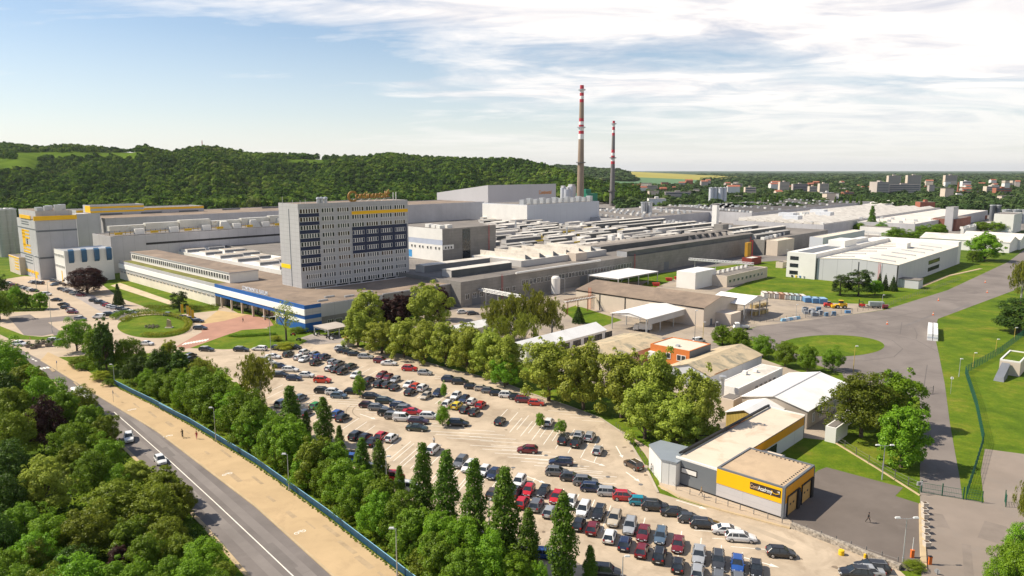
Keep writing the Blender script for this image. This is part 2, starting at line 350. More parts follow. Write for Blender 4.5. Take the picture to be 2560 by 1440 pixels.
# painted bays
def bays(p, q, hd, ln, step=3.3, off=0.0):
    a = Vector(G(*p, .04)); c = Vector(G(*q, .04)); n = int((c-a).length/step); h = math.radians(hd); d = Vector((math.sin(h), math.cos(h)))
    k = Vector((-d.y, d.x))*.075; b = MB()
    for i in range(n+1):
        m = a+(c-a)*(i*step/(c-a).length)
        if random.random() < .06: continue
        s, e = m-d*ln/2, m+d*ln/2
        b.face([(*v, .042) for v in (s-k, e-k, e+k, s+k)], WHITE)
    return kind(b.build('bay_marking'), 'structure')
bays((1380, 1152), (1890, 1378), 99, 5.2); bays((1285, 1210), (1900, 1440), 17, 9.6)
bays((700, 870), (1490, 1112), 17, 9.6); bays((810, 985), (1440, 1180), 99, 10)
bays((860, 876), (1510, 1060), 99, 5.0); bays((680, 975), (1240, 1235), 17, 9.6); bays((640, 890), (800, 950), 99, 9.6)
bays((1290, 1062), (1500, 1135), 17, 9.6); bays((1180, 1075), (1480, 1190), 99, 10); bays((1010, 1130), (1240, 1250), 17, 9.6); bays((960, 1185), (1230, 1330), 17, 5)
bays((150, 712), (360, 800), 99, 5.0, 2.6); bays((470, 808), (500, 838), 99, 5, 2.6)
for p, q in (((1540, 1115), (1553, 1138)), ((1565, 1180), (1590, 1198)), ((1690, 1250), (1750, 1268)), ((1455, 1147), (1500, 1161)), ((900, 1035), (930, 1045)), ((1830, 1385), (1925, 1412)), ((1310, 1188), (1350, 1203))):
    strip('lane_marking', [p, q], .22, .044, WHITE)
    a = Vector(G(*q, .044)); d = (a-Vector(G(*p, .044))).normalized(); n = Vector((-d.y, d.x)); b = MB(); b.face([(*v, .046) for v in (a-n*.45, a+d*1.3, a+n*.45)], WHITE); kind(b.build('lane_marking'), 'structure')
for (x, y) in ((1365, 1138), (1520, 1192), (1283, 1169), (1895, 1372), (1602, 1211)):
    c = G(x, y, .05); b = MB(); b.lathe(c, [(0, .055), (.42, .055), (.42, .03)], mat('cast_iron', (.14, .14, .14), .7, .1), 14); kind(b.build('manhole_cover'), 'structure')
strip('kerb', [(905, 867), (1000, 886), (1130, 924), (1240, 949), (1330, 984), (1420, 1014), (1500, 1044), (1560, 1084), (1620, 1180), (1645, 1231)], .5, .16, mat('lot_kerb', (.42, .36, .28), .9, .1))

# wear: wheel tracks on the road, repair patches and tyre marks on the paved areas
TRK = mat('worn_asphalt', (.207, .183, .170), .9, .12, .3); PAT = mat('asphalt_patch', (.165, .146, .136), .92, .12, .6); PAT3 = mat('drive_patch', (.215, .178, .15), .92, .12, .6); PAT2 = mat('concrete_patch', (.42, .34, .25), .92, .12, .5); OIL = mat('oil_stain', (.22, .17, .12), .8, .2, 1.5)
CLN = [(285, 1030), (345, 1082), (430, 1157), (540, 1258), (640, 1352), (735, 1442), (890, 1600)]
for off in (-1.8, 1.8): strip('wheel_track', CLN, 1.5, .034, TRK, 0, off)
wr = random.Random(17)
def patch(px, py, L, w, hd, z, m, name='patch'):
    c = Vector(G(px, py)); h = math.radians(hd); d = Vector((math.sin(h), math.cos(h)))*L/2; n = Vector((-d.y, d.x)).normalized()*w/2; b = MB(); b.face([(*(c+s*d+t*n*(1+wr.uniform(-.12, .12))), z) for s, t in ((-1, -1), (1, -1), (1, 1), (-1, 1))][::-1], m); kind(b.build(name), 'structure')
def inside(p, poly):
    c = False
    for i in range(len(poly)):
        (x0, y0), (x1, y1) = poly[i], poly[i-1]
        if (y0 > p[1]) != (y1 > p[1]) and p[0] < (x1-x0)*(p[1]-y0)/(y1-y0)+x0: c = not c
    return c
k = 0
while k < 26:
    p = (wr.uniform(600, 2200), wr.uniform(880, 1430))
    if not inside(p, LOT): continue
    patch(*p, wr.uniform(3, 12), wr.uniform(1.2, 4), wr.choice((17, 99, 137, 47)), .0335+k*.0001, PAT2); k += 1
k = 0
while k < 60:
    p = (wr.uniform(600, 2200), wr.uniform(880, 1430))
    if not inside(p, LOT): continue
    x, y = G(*p); b = MB(); r = wr.uniform(.25, .6); b.poly([(x+r*wr.uniform(.6, 1.2)*math.cos(t*.785), y+r*wr.uniform(.6, 1.2)*math.sin(t*.785)) for t in range(8)], .036, .0385, OIL); kind(b.build('oil_stain'), 'structure'); k += 1
for q in range(14):
    p = (wr.uniform(850, 1900), wr.uniform(930, 1330))
    if not inside(p, LOT): continue
    x, y = G(*p); r = wr.uniform(6, 12); a0 = wr.uniform(0, 6); b = MB()
    for s in (0, 1.5):
        for i in range(10):
            t0, t1 = a0+i*.12, a0+(i+1)*.12
            b.face([(x+(r+s+dr)*math.cos(t), y+(r+s+dr)*math.sin(t), .0392) for dr, t in ((-.1, t0), (.1, t0), (.1, t1), (-.1, t1))], PAT2 if q % 2 else OIL)
    kind(b.build('tyre_mark'), 'structure')
for px, py, L, w, hd, m in ((700, 1390, 9, 1.6, 138, PAT), (420, 1130, 6, 1.2, 138, PAT), (2340, 1300, 5, 3, 20, PAT3), (2480, 1330, 7, 3, 40, PAT3), (2420, 1400, 10, 1.2, 30, PAT3), (2330, 1180, 8, 1.4, 30, PAT), (2320, 1080, 12, 1.2, 31, PAT), (2200, 930, 14, 1.5, 70, PAT), (2400, 770, 25, 1.5, 47, PAT), (2300, 800, 30, 1.2, 47, PAT), (1960, 860, 10, 2, 100, PAT), (1700, 850, 12, 4, 110, PAT), (1560, 850, 10, 3, 100, PAT)):
    patch(px, py, L, w, hd, .0345, m)
for px in range(150, 1000, 45):
    py = np.interp(px, [137, 282, 475, 640, 1013], [905, 985, 1085, 1190, 1475]); patch(px+wr.uniform(-20, 20), py+wr.uniform(-5, 30), wr.uniform(2, 7), wr.uniform(.3, 1.0), 138, .1335, mat('worn_walk', (.40, .295, .18), .93, .14, 1.5), 'worn_patch')
# ---------------------------------------------------------------- buildings
GREYP = mat('grey_panel', (.44, .435, .44), .7, .06, .3, panel=(3.0, 1.65, .10, .72))
GREYW = mat('grey_wall', (.46, .45, .46), .75, .08, .2, panel=(6.0, 0, .12, .7))
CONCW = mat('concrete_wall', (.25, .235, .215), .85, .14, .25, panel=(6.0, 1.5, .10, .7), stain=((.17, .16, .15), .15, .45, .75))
WHITEW = mat('white_wall', (.74, .72, .68), .7, .05, .3)
BEIGEW = mat('beige_wall', (.60, .51, .42), .8, .07, .3)
WROOF = mat('white_roof', (.68, .635, .565), .6, .06, .25, stain=((.40, .36, .31), .10, .46, .76), panel=(5, 0, .12, .85))
WSHEET = mat('white_sheet_roof', (.76, .75, .73), .5, .05, .3, stain=((.60, .58, .54), .15, .52, .8), panel=(1.2, 0, .06, .9))
BROOF = mat('brown_roof', (.265, .20, .148), .95, .14, .22, stain=((.17, .13, .10), .09, .42, .64), panel=(5, 0, .08, .85))
GROOF = mat('grey_roof', (.20, .178, .158), .92, .14, .12, stain=((.13, .118, .11), .06, .48, .66))
DROOF = mat('dark_roof', (.09, .082, .078), .9, .14, .1)
BLUE = mat('blue_cladding', (.012, .105, .36), .5, .06, .5, panel=(1.5, 0, .05, .75)); NAVY = mat('navy_cladding', (.008, .018, .06), .55, .08, .5)
YEL = mat('yellow_cladding', (.84, .47, .003), .5, .04, .4); ORA = mat('orange_cladding', (.70, .16, .025), .7, .06, .4)
DGREY = mat('dark_cladding', (.14, .15, .165), .65, .06, .3); STEEL = mat('galvanised_steel', (.50, .51, .52), .45, .1, .5, .5); BLACK = mat('black_trim', (.02, .02, .022), .6, .1, 1)
RED = mat('red_steel', (.55, .04, .03), .6, .08, 1); RUST = mat('rusty_steel', (.20, .07, .03), .9, .2, 1)
GLASS = glassmat('window_glass'); FRAME = mat('window_frame', (.72, .70, .66), .6, .04, 1)
WINS = {}
def window(par, face, a, z, w, h, n=1, frame=FRAME, c=0.0, glass=GLASS, pane=True, out=.03):
    """window in the wall face x (facing -y) or y (facing -x) of the local frame; a = near end, z = sill"""
    key = (round(w, 2), round(h, 2), n, frame.name, glass.name, pane)
    if key not in WINS:
        f = MB(); p = MB() if pane else f; t = .09 if n > 1 else .12
        f.box(-t, 0, -.10, .12, -t, h+t, frame); f.box(w, w+t, -.10, .12, -t, h+t, frame); f.box(0, w, -.10, .12, -t, 0, frame); f.box(0, w, -.10, .12, h, h+t, frame)
        s = w/n
        for i in range(1, n): f.box(i*s-.22 if n > 3 else i*s-.06, i*s+.22 if n > 3 else i*s+.06, -.07, .12, 0, h, frame)
        p.box(0, w, -.02, .1, 0, h, glass)
        WINS[key] = (f.mesh('window'), p.mesh('pane') if pane else None)
    fm, pm = WINS[key]; o = bpy.data.objects.new('window', fm); COL.objects.link(o); o.parent = par
    if face == 'x': o.location = (a, c-out, z)
    else: o.location = (c-out, a+w, z); o.rotation_euler = (0, 0, -math.pi/2)
    if pm:
        q = bpy.data.objects.new('pane', pm); COL.objects.link(q); q.parent = o
    return o
SPLIT = ('grey_band', 'corner_post', 'corner_trim', 'white_band', 'blue_band', 'downpipe')
def part(name, par, m, *boxes):
    if len(boxes) > 1 and (name in SPLIT or (name == 'parapet' and len(boxes) < 4)):
        return [part(name, par, m, bx) for bx in boxes]
    b = MB()
    for bx in boxes: b.box(*bx, m)
    return b.build(name, par)
def hall(name, look, area, px, py, z, right, left, ztop=None, wall=GREYW, roof=GROOF, zb=0.0, par=.5, cat='building', group=None, kerbm=None, trim=None):
    """flat-roofed block: corner nearest the camera at px, py on height z; right / left: pixel columns of the far ends at roof height, or metres given as (m,)"""
    s = Site(px, py, z); zt = ztop if ztop is not None else z
    if zt is None: zt = z
    lx = right[0] if isinstance(right, tuple) else s.lx(right, zt); ly = left[0] if isinstance(left, tuple) else s.ly(left, zt)
    e = s.empty(name); tag(e, look, area, cat, group)
    b = MB(); b.box(0, lx, 0, ly, zb, zt-par, wall); b.build('wall', e)
    r = MB(); t = .35; rm = kerbm or wall
    r.box(t, lx-t, t, ly-t, zt-par, zt-par+.12, roof); r.build('roof', e)
    if par > .15:
        k = MB(); k.box(0, lx, 0, t, zt-par, zt, rm); k.box(0, lx, ly-t, ly, zt-par, zt, rm); k.box(0, t, t, ly-t, zt-par, zt, rm); k.box(lx-t, lx, t, ly-t, zt-par, zt, rm); k.build('parapet', e)
    s.lenx, s.leny, s.zt = lx, ly, zt-par+.12
    return e, s
def ghall(name, look, area, px, py, z, right, left, rise, wall=WHITEW, roof=WSHEET, axis='x', cat='shed', zb=0.0, over=.3, group=None, trim=None):
    s = Site(px, py, z); lx = right[0] if isinstance(right, tuple) else s.lx(right, z); ly = left[0] if isinstance(left, tuple) else s.ly(left, z)
    e = s.empty(name); tag(e, look, area, cat, group); b = MB(); b.box(0, lx, 0, ly, zb, z, wall); b.build('wall', e)
    r = MB(); r.gable(0, lx, 0, ly, z, z+rise, roof, wall, axis, over); r.build('roof', e)
    s.lenx, s.leny = lx, ly; return e, s
def vents(e, s, n, name, m, x0, x1, y0, y1, z, sz=(1.5, 1.5, 1.2), seed=1, roof=None, jit=.4):
    rr = random.Random(seed)
    for i in range(n):
        x = rr.uniform(x0, x1); y = rr.uniform(y0, y1); k = [d*rr.uniform(1-jit, 1+jit) for d in sz]
        b = MB(); b.box(x, x+k[0], y, y+k[1], z, z+k[2], m, roof); b.build(name, e)
def text(body, size, m, depth=.12, par=None, name='lettering', bold=0.0, align='LEFT'):
    cu = bpy.data.curves.new(name, 'FONT'); cu.body = body; cu.size = size; cu.extrude = depth/2; cu.offset = bold; cu.align_x = align
    o = bpy.data.objects.new(name, cu); COL.objects.link(o); bpy.context.view_layer.update()
    me = bpy.data.meshes.new_from_object(o.evaluated_get(bpy.context.evaluated_depsgraph_get())); bpy.data.objects.remove(o); bpy.data.curves.remove(cu)
    me.materials.clear(); me.materials.append(m); q = bpy.data.objects.new(name, me); COL.objects.link(q); q.parent = par; return q
# --- podium with the blue and white entrance front
Pd = Site(764, 830, 0); pd = Pd.empty('entrance_building'); tag(pd, 'long low entrance building with blue and white bands', 'at the foot of the office tower', 'building')
Ts = Site(755, 722, 9.0); tx, ty = Pd.L(*Ts.o); ZT = Ts.top(510); TW = Ts.lx(1019, ZT); TD = Ts.ly(695.5, ZT)
yE = Pd.ly(297, 9.4); xR = Pd.lx(1152, 9.4); yA = Pd.ly(690, 5); yB = Pd.ly(538, 5); zR = 9.0
WDEP = tx+14
b = MB()
b.box(4, WDEP, 0, yB, 0, 4.4, CONCW); b.box(0, 4, 0, yA, 0, 4.4, BLUE); b.box(0, WDEP, 0, yB, 4.4, zR, GREYW); b.box(0, WDEP, yB, yE, 0, zR, BEIGEW)
b.box(WDEP, xR, 0, ty-5, 0, zR, CONCW); b.box(WDEP, tx+TW+8, ty-5, ty+TD, 0, 5.5, CONCW)
b.build('wall', pd)
b = MB(); b.box(.3, WDEP-.3, .3, yE-.3, zR, zR+.1, BROOF); b.box(WDEP-.3, xR-.3, .3, ty-5.3, zR, zR+.1, BROOF); b.build('roof', pd)
part('moss_strip', pd, mat('roof_moss', (.16, .16, .03), .95, .3, .6), (.8, 5.5, yB+2, yE-2, zR+.1, zR+.16))
part('parapet', pd, GREYW, (0, .3, yB, yE, zR, 9.4), (WDEP, xR, 0, .3, zR, 9.4), (3+tx, xR, ty-5.3, ty-5, zR, 9.4))
part('blue_band', pd, BLUE, (-.06, .3, 0, yB, 8, 9.4), (-.06, 0, 0, yB, 4.4, 5.8), (0, 6.5, -.06, 0, 8, 9.4), (0, 6.5, -.06, 0, 4.4, 5.8), (0, 6.5, -.06, 0, 0, 3))
part('white_band', pd, mat('bright_white', (.88, .87, .85), .6, .03, .3), (-.35, 0, -.35, yE, 5.8, 8.0), (-.1, 0, -.1, yA, 3.0, 4.4))
part('grey_band', pd, GREYP, (-.05, 0, yB, yE, 8, 9.3), (-.05, 0, yB, yE, 4.4, 5.8), (0, 6.5, -.08, 0, 5.8, 8), (0, 6.5, -.08, 0, 3, 4.4))
part('plinth', pd, mat('pale_plaster', (.78, .70, .58), .85, .06, .3), (-.08, 0, yB, yE, 0, 3.4))
nW = 26
for k in range(nW): window(pd, 'y', yB+1+k*(yE-yB-2)/nW, 3.55, (yE-yB-2)/nW*.62, .7, 3, pane=False, c=-.02)
part('entrance_glass', pd, GLASS, (3.7, 3.95, yA, yB-2, 0, 4.3))
for k in range(6):
    y = yA+.4+k*(yB-yA-1)/5.5; part('column', pd, mat('pale_column', (.55, .47, .38), .8, .06, .5), (0, .7, y, y+.5, 0, 4.4))
for k in range(12): window(pd, 'x', 9+k*3.4+(k//2)*1.0, 1.2, 2.4, 1.7, 3, pane=False)
for x, y in ((8, 4), (14, 9), (20, 5), (30, 7)): part('roof_vent', pd, STEEL, (x, x+4, y, y+.8, zR+.1, zR+.7))
# --- upper storey standing on the podium wing
us = Site(575, 708, 9.1); ux, uy = Pd.L(*us.o); ul = us.ly(327, 13.6); uw = us.lx(645, 13.6)
ub = us.empty('upper_storey_block'); tag(ub, 'long brown-roofed office storey', 'on the roof of the low entrance building', 'building')
b = MB(); b.box(0, uw, 0, ul, 9.1, 13.2, WHITEW); b.build('wall', ub); b = MB(); b.box(-.3, uw+.3, -.3, ul+.3, 13.2, 13.6, GREYW, BROOF); b.build('roof', ub)
nu = 44
for k in range(nu): window(ub, 'y', .8+k*(ul-1.6)/nu, 10.3, (ul-1.6)/nu*.58, 1.9, 1, pane=False)
# --- tower
tw = Ts.empty('office_tower'); tag(tw, 'grey slab office tower with navy panels', 'behind the blue and white entrance', 'tower')
b = MB(); b.box(0, TW, 0, TD, 9.0, ZT-.3, GREYP); b.box(1, TW, .8, TD, 5.5, 9.0, GLASS); b.build('wall', tw)
b = MB(); b.box(.3, TW-.3, .3, TD-.3, ZT-.3, ZT-.15, BROOF); b.build('roof', tw)
part('parapet', tw, GREYP, (0, TW, 0, .3, ZT-.3, ZT), (0, TW, TD-.3, TD, ZT-.3, ZT), (0, .3, .3, TD-.3, ZT-.3, ZT), (TW-.3, TW, .3, TD-.3, ZT-.3, ZT))
part('groove', tw, DGREY, (-.04, .02, TD*.46, TD*.50, 9.2, ZT-2.2)); part('side_band', tw, mat('sunlit_yellow', (.85, .62, .006), .5, .04, .4), (-.06, .02, TD*.52, TD, 16.3, 18.0))  # side band in a brighter yellow, sunlight put into its colour
for k in range(9):
    x = 3+k*(TW-4)/8; part('column', tw, GREYP, (x, x+.7, 0, .8, 5.5, 9.0))
gx = [Ts.lx(px, ZT-3) for px in (749, 796, 804, 833, 843, 871, 879.5, 908, 915, 943, 951, 978, 986, 1011)]
groups = [(gx[i], gx[i+1]) for i in range(0, 14, 2)]
ROW = 3.29
wl = [mat('window_blind', (.50, .42, .38), .7, .2, 1), GLASS]
GLB = glassmat('blue_glass', (.05, .06, .08)); GLD = glassmat('brown_glass', (.05, .03, .025))
for r in range(10):
    zc = ZT-2.9-ROW*r
    for k, (a, c) in enumerate(groups):
        if k == 0 and r >= 8: a = a+(c-a)*.2
        window(tw, 'x', a, zc-.85, c-a, 1.6, 7 if k == 0 else 5, glass=random.choice((GLASS, GLASS, GLASS, GLB, GLD)))
    if r < 7: part('navy_panel', tw, NAVY, (groups[0][0]-.3, groups[0][1]+.2, -.08, 0, zc-2.42, zc-1.0))
part('yellow_panel', tw, YEL, (groups[3][0]-.2, TW-.1, -.1, 0, ZT-2.9-2.4, ZT-2.9-1.0))
z2, z5 = ZT-2.9-ROW*2, ZT-2.9-ROW*5
part('navy_panel', tw, NAVY, (groups[3][0]-.2, TW-.8, -.08, 0, z5-2.3, z2-1.0))
rs = empty('roof_sign', *Ts.P(Ts.lx(872, ZT+4), 1.2), ZT-.15, UR); tag(rs, 'big amber letter sign on a steel frame', 'on top of the office tower', 'sign')
SIGN = mat('amber_letters', (.30, .15, .02), .5, .08, 1)
q = text('ontinental', 4.2, SIGN, .5, rs, 'letter_row', .05); q.rotation_euler = (math.pi/2, 0, 0); q.location = (3.9, 0, 1.4)
SW = Ts.lx(980, ZT+4)-Ts.lx(872, ZT+4); bb = q.dimensions.x; q.scale = ((SW-6.5)/max(bb, 1), 1, 1)
q = text('C', 6.3, SIGN, .5, rs, 'capital_letter', .12); q.rotation_euler = (math.pi/2, 0, 0); q.location = (0, 0, .2)
b = MB()
hp = [(0, 0), (.5, .9), (.3, 1.9), (.9, 2.9), (1.8, 3.6), (1.6, 2.7), (2.3, 2.1), (2.0, 1.5), (1.3, 1.7), (1.2, 1.0), (2.0, .7), (1.7, .1), (.9, .5)]
b.hexa([(SW-2.6+x, -.2, 1.4+z) for x, z in hp], [(SW-2.6+x, .2, 1.4+z) for x, z in hp], SIGN); b.build('emblem', rs)
b = MB()
for k in range(5):
    x = 3.5+k*(SW-5)/4.4; b.bar((x, 0, 1.4), (x-.8, 1.4, 0), .1, STEEL); b.bar((x, 0, 1.4), (x+.8, -.3, 0), .1, STEEL)
b.bar((0, 0, 1.35), (SW, 0, 1.35), .14, STEEL); b.build('support_frame', rs)
for k, px in enumerate((806, 814, 824)):
    x = Ts.lx(px, ZT); b = MB(); b.lathe((x, 3), [(.0, ZT+2.4), (.7, ZT+2.2), (.9, ZT+1.6), (.7, ZT+1.4), (.75, ZT-.2)], STEEL, 12); b.build('roof_ventilator', tw)
for px, h in ((713, 3), (738, 1.6), (757, 1.3), (990, 3.4), (997, 3.6), (770, 2)):
    x = Ts.lx(px, ZT); b = MB(); b.tube((x, 2, ZT-.2), (x, 2, ZT+h), .09 if px < 900 else .22, .07 if px < 900 else .2, WHITEW, 6); b.build('antenna', tw)
# white standing letters along the podium edge
ls = empty('letter_sign', *Pd.P(1.4, Pd.ly(660, 9.5)), zR+.1, UR); tag(ls, 'row of white standing capital letters', 'on the roof edge above the entrance', 'sign')
q = text('CONTINENTAL BARUM', 2.1, mat('letter_white', (.62, .64, .70), .5, .05, 1), .15, ls, 'letter_row', .02); q.rotation_euler = (math.pi/2, 0, -math.pi/2)
LW = Pd.ly(597, 10)-Pd.ly(660, 10); q.location = (0, LW, .3); q.scale = (LW/q.dimensions.x, 1, 1)
b = MB(); b.bar((0, 0, .25), (0, LW, .25), .1, STEEL)
for k in range(7): b.bar((0, LW*k/6, .25), (.7, LW*k/6, 0), .08, STEEL)
b.build('support_frame', ls)
# --- white hall with roof boxes behind the podium wing
e, s = hall('white_roof_hall', 'white-roofed hall with box skylights', 'between the office tower and the long grey hall', 703, 676, 9.4, (28,), 425, None, WHITEW, mat('white_membrane', (.80, .76, .71), .6, .04, .2))
rr = random.Random(3)
for i in range(2):
    for j in range(6):
        y = 4+j*s.leny/6.2+i*4; x = 2+i*13+rr.uniform(-1, 1); l = rr.uniform(7, 13); d = rr.uniform(6, 9)
        b = MB(); b.box(x, x+l, y, y+d, s.zt, s.zt+1.9, WHITEW, mat('box_roof', (.40, .35, .29), .9, .12, .4)); b.box(x+.3, x+l-.3, y-.04, y, s.zt+.4, s.zt+1.6, DGREY); b.build('skylight', e)
# --- yellow striped tower block, far left
ys = Site(103, 700, 0); yb = ys.empty('mixing_tower'); tag(yb, 'tall grey factory block with yellow stripes and a black letter', 'beside the silos', 'building'); yz = ys.top(551); ylx = ys.lx(190, yz); yly = ys.ly(41.5, yz)
b = MB(); b.box(0, ylx, 0, yly, 0, yz, GREYW, BROOF); b.build('wall', yb)
b = MB(); b.box(1, ylx-1, 2, yly-1, yz, yz+4.5, GREYW, BROOF); b.build('penthouse', yb)
part('yellow_fascia', yb, YEL, (-.6, ylx+.3, -.6, .1, yz-.2, yz+2.0), (-.4, 0, yly*.2, yly*.78, yz+.2, yz+2))
part('dark_band', yb, DGREY, (-.05, ylx, -.05, 0, yz*.80, yz*.83), (-.05, 0, 0, yly, yz*.83, yz*.85), (-.05, ylx, -.05, 0, yz*.35, yz*.38), (-.05, 0, 0, yly, yz*.37, yz*.39), *[(-.05, 0, yly*.35, yly*.75, yz*q, yz*q+.6) for q in (.9, .94, .33, .28, .23)])
part('yellow_stripe', yb, YEL, *[(-.08, 0, yly*.38, yly*.78, yz*q, yz*q+.9) for q in (.78, .72, .66, .53, .46, .41)], (-.08, 0, yly*.1, yly, 2.2, 3.6), (-.08, 0, yly*.18, yly*.30, 0, 2.2), (-.08, 0, yly*.62, yly*.78, yz*.5, yz*.8))
q = text('E', 4.2, BLACK, .1, yb, 'letter', .06); q.rotation_euler = (math.pi/2, 0, -math.pi/2); q.location = (-.12, yly*.55, yz*.56)
for k in range(4): window(yb, 'y', yly*.3+k*yly*.15, 1.6, 1.1, 1.6, 1)
for k, (x, y) in enumerate(((2, 3), (6, 5), (10, 2), (3, 9), (8, 10), (13, 6))): part('roof_duct', yb, STEEL, (x, x+3, y, y+2.5, yz+4.5, yz+6.2+(k % 3)*.6))
b = MB()
for x in (-.5, .3): b.bar((x, -.9, 0), (x, -.9, yz), .07, RED if False else STEEL)
for k in range(40): b.bar((-.5, -.9, k*yz/40), (.3, -.9, k*yz/40), .05, STEEL)
b.build('ladder', yb)
e, s = hall('grey_block', 'plain tall grey block', 'joining the yellow-striped tower and the long hall', 196, 600, 14, 250, (14,), yz-1, GREYW, GREYW, 0, .3)
dsk = mat('silo_metal', (.40, .40, .38), .5, .08, .4, .3)
for k, (px, py, zz) in enumerate(((14, 642, 31), (28, 640, 31), (40, 632, 30), (6, 630, 30))):
    x, y = G(px, py); b = MB(); b.lathe((0, 0), [(0, zz+.6), (1.2, zz+.5), (2.7, zz-.4), (2.8, zz-1), (2.8, 0)], dsk, 20)
    for q in range(1, 8): b.lathe((0, 0), [(2.84, q*zz/8), (2.84, q*zz/8+.15)], STEEL, 20)
    e = empty('silo', x, y); tag(e, 'tall pale grey silo', 'beside the yellow-striped tower', 'silo', 'silos beside the yellow-striped tower'); b.build('shell', e, True)
    b = MB(); b.lathe((0, 0), [(2.9, zz-.9), (3.1, zz-.9), (3.1, zz-.1), (2.95, zz-.1)], STEEL, 16); b.build('railing', e)
e, s = hall('striped_annex', 'low beige annex with yellow stripes', 'below the silos', 52, 688, 0, (6,), (22,), 9.5, BEIGEW, GROOF, 0, .4)
part('yellow_stripe', e, YEL, *[(-.08, 0, 2, 10, q, q+.7) for q in (7.3, 5.6, 4.0, 2.4)], (-.08, 0, 0, 22, 8.6, 9.3))
# white block with blue hoods
hs = Site(168, 710, 0); hb = hs.empty('hooded_block'); tag(hb, 'white block with four blue hoods on its side', 'behind the big purple tree', 'building'); hz = hs.top(628); hx = hs.lx(281, hz); hy = hs.ly(134, hz)
b = MB(); b.box(0, hx, 0, hy, 0, hz, WHITEW, STEEL); b.build('wall', hb)
HOOD = mat('hood_blue', (.03, .10, .20), .5, .1, 1)
for k in range(4):
    x = hx*(.08+.26*k); b = MB(); b.hexa([(x, -1.2, hz-5), (x+2.2, -1.2, hz-5), (x+2.2, 0, hz-6.2), (x, 0, hz-6.2)], [(x, -1.4, hz), (x+2.2, -1.4, hz), (x+2.2, .6, hz+.6), (x, .6, hz+.6)], HOOD); b.build('hood', hb)
for zz in (hz-3.3, hz-8.8):
    for k in range(3): window(hb, 'y', 1.5+k*hy*.31, zz, hy*.24, 1.1, 4, pane=False)
part('door', hb, YEL, (-.06, 0, 6, 7.4, 0, 6))
# long grey hall with rooftop ducts
e, s = hall('long_grey_hall', 'long grey hall with a dark stripe and rusty rooftop ducts', 'behind the white-roofed hall', 276, 592, 20, (190,), (30,), None, GREYW, GROOF)
part('dark_stripe', e, BLACK, (18, 180, -.06, 0, 14.2, 15.4))
DUCT = mat('duct_steel', (.62, .60, .54), .6, .14, .3, .1, stain=((.40, .25, .08), .3, .60, .75)); YS = mat('yellow_steel', (.60, .38, .02), .7, .12, 1)
for k in range(7):
    x = 2+k*19; b = MB(); b.box(x, x+18.5, 7, 10.5, 22.4, 25.2+(k % 3)*.7, DUCT)
    if k > 2: b.hexa([(x+3, 3, 20.2), (x+11, 3, 20.2), (x+11, 7, 20.2), (x+3, 7, 20.2)], [(x+5, 5, 24.6), (x+9, 5, 24.6), (x+9, 7, 25), (x+5, 7, 25)], DUCT)
    b.build('duct', e)
    f = MB()
    for j in range(7): f.bar((x+j*2.7, 7.4, 20.1), (x+j*2.7, 7.4, 22.4), .2, YS if j % 2 else BLACK)
    f.box(x, x+18, 6.2, 6.4, 21.2, 21.6, YS); f.build('duct_stand', e)
    b = MB(); b.box(x+12, x+17, 3.5, 6, 20.1, 23.2, WHITEW); b.build('fan_box', e); b = MB(); b.box(x+1, x+5, 2.2, 2.6, 20.6, 21.9, YS); b.build('guard_rail', e)
e2, s = hall('upper_grey_hall', 'pale upper hall with a broad grey roof', 'behind the rusty rooftop ducts', 262, 546, 26, (330,), (60,), None, GREYW, BROOF)
part('roof_hut', e2, WHITEW, (170, 182, 12, 20, 26, 30))
e3, s = hall('striped_upper_hall', 'long roof storey with orange stripes', 'on the upper grey hall, in front of the wood', 190, 526, 29.6, 509, (25,), None, GREYW, GROOF, 24)
part('orange_stripe', e3, YEL, (0, s.lenx, -.08, 0, 28.0, 29.5)); part('window_strip', e3, DGREY, *[(q, q+14, -.1, 0, 25.8, 26.8) for q in (14, 40, 66, 98, 130)])
e4, s = hall('striped_penthouse', 'higher roof block with two orange stripes', 'on the orange-striped roof storey', 225, 514, 34.4, 359, (14,), None, GREYW, GROOF, 29.6)
part('orange_stripe', e4, YEL, (0, s.lenx, -.08, 0, 32.4, 33.6), (0, s.lenx, -.08, 0, 29.9, 31.0), (-.08, 0, 0, 10, 30, 34))
# concrete block with the glazed stair
cs = Site(1107, 654, 10.2); cb = cs.empty('concrete_block'); tag(cb, 'block with a sunlit white end and dark side', 'to the right of the office tower', 'building'); cz = cs.top(573); cx = cs.lx(1239.5, cz); cy = (cs.ly(985, cz))
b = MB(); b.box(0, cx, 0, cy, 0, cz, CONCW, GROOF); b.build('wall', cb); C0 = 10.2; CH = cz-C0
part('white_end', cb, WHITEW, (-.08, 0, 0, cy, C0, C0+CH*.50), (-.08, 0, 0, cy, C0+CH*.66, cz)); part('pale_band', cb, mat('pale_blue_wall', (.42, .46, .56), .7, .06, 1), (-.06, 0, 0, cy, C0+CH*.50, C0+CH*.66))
part('stair_glazing', cb, GLASS, (cx*.36, cx*.50, -.1, 0, 1, cz*.97)); part('blue_mural', cb, mat('sky_blue_paint', (.06, .30, .62), .6, .15, 1), (-.12, -.08, cy*.62, cy*.9, C0+.5, C0+CH*.26))
part('white_panel', cb, WHITEW, (.3, 7.5, -.06, 0, C0+CH*.36, C0+CH*.50))
for k in range(3): window(cb, 'x', 1.5+k*1.9, C0+CH*.38, 1.0, 1.2, 1, c=-.05)
for k in range(8): window(cb, 'y', 2+k*2.6+(k//2)*1.2, C0+CH*.36, 1.0, 1.2, 1, c=-.08, pane=False)
b = MB()
for x in (cx*.84, cx*.84+.8): b.bar((x, -.5, 0), (x, -.5, cz+1), .1, RED)
for k in range(26): b.bar((cx*.84, -.5, k*cz/26), (cx*.84+.8, -.5, k*cz/26), .1, RED)
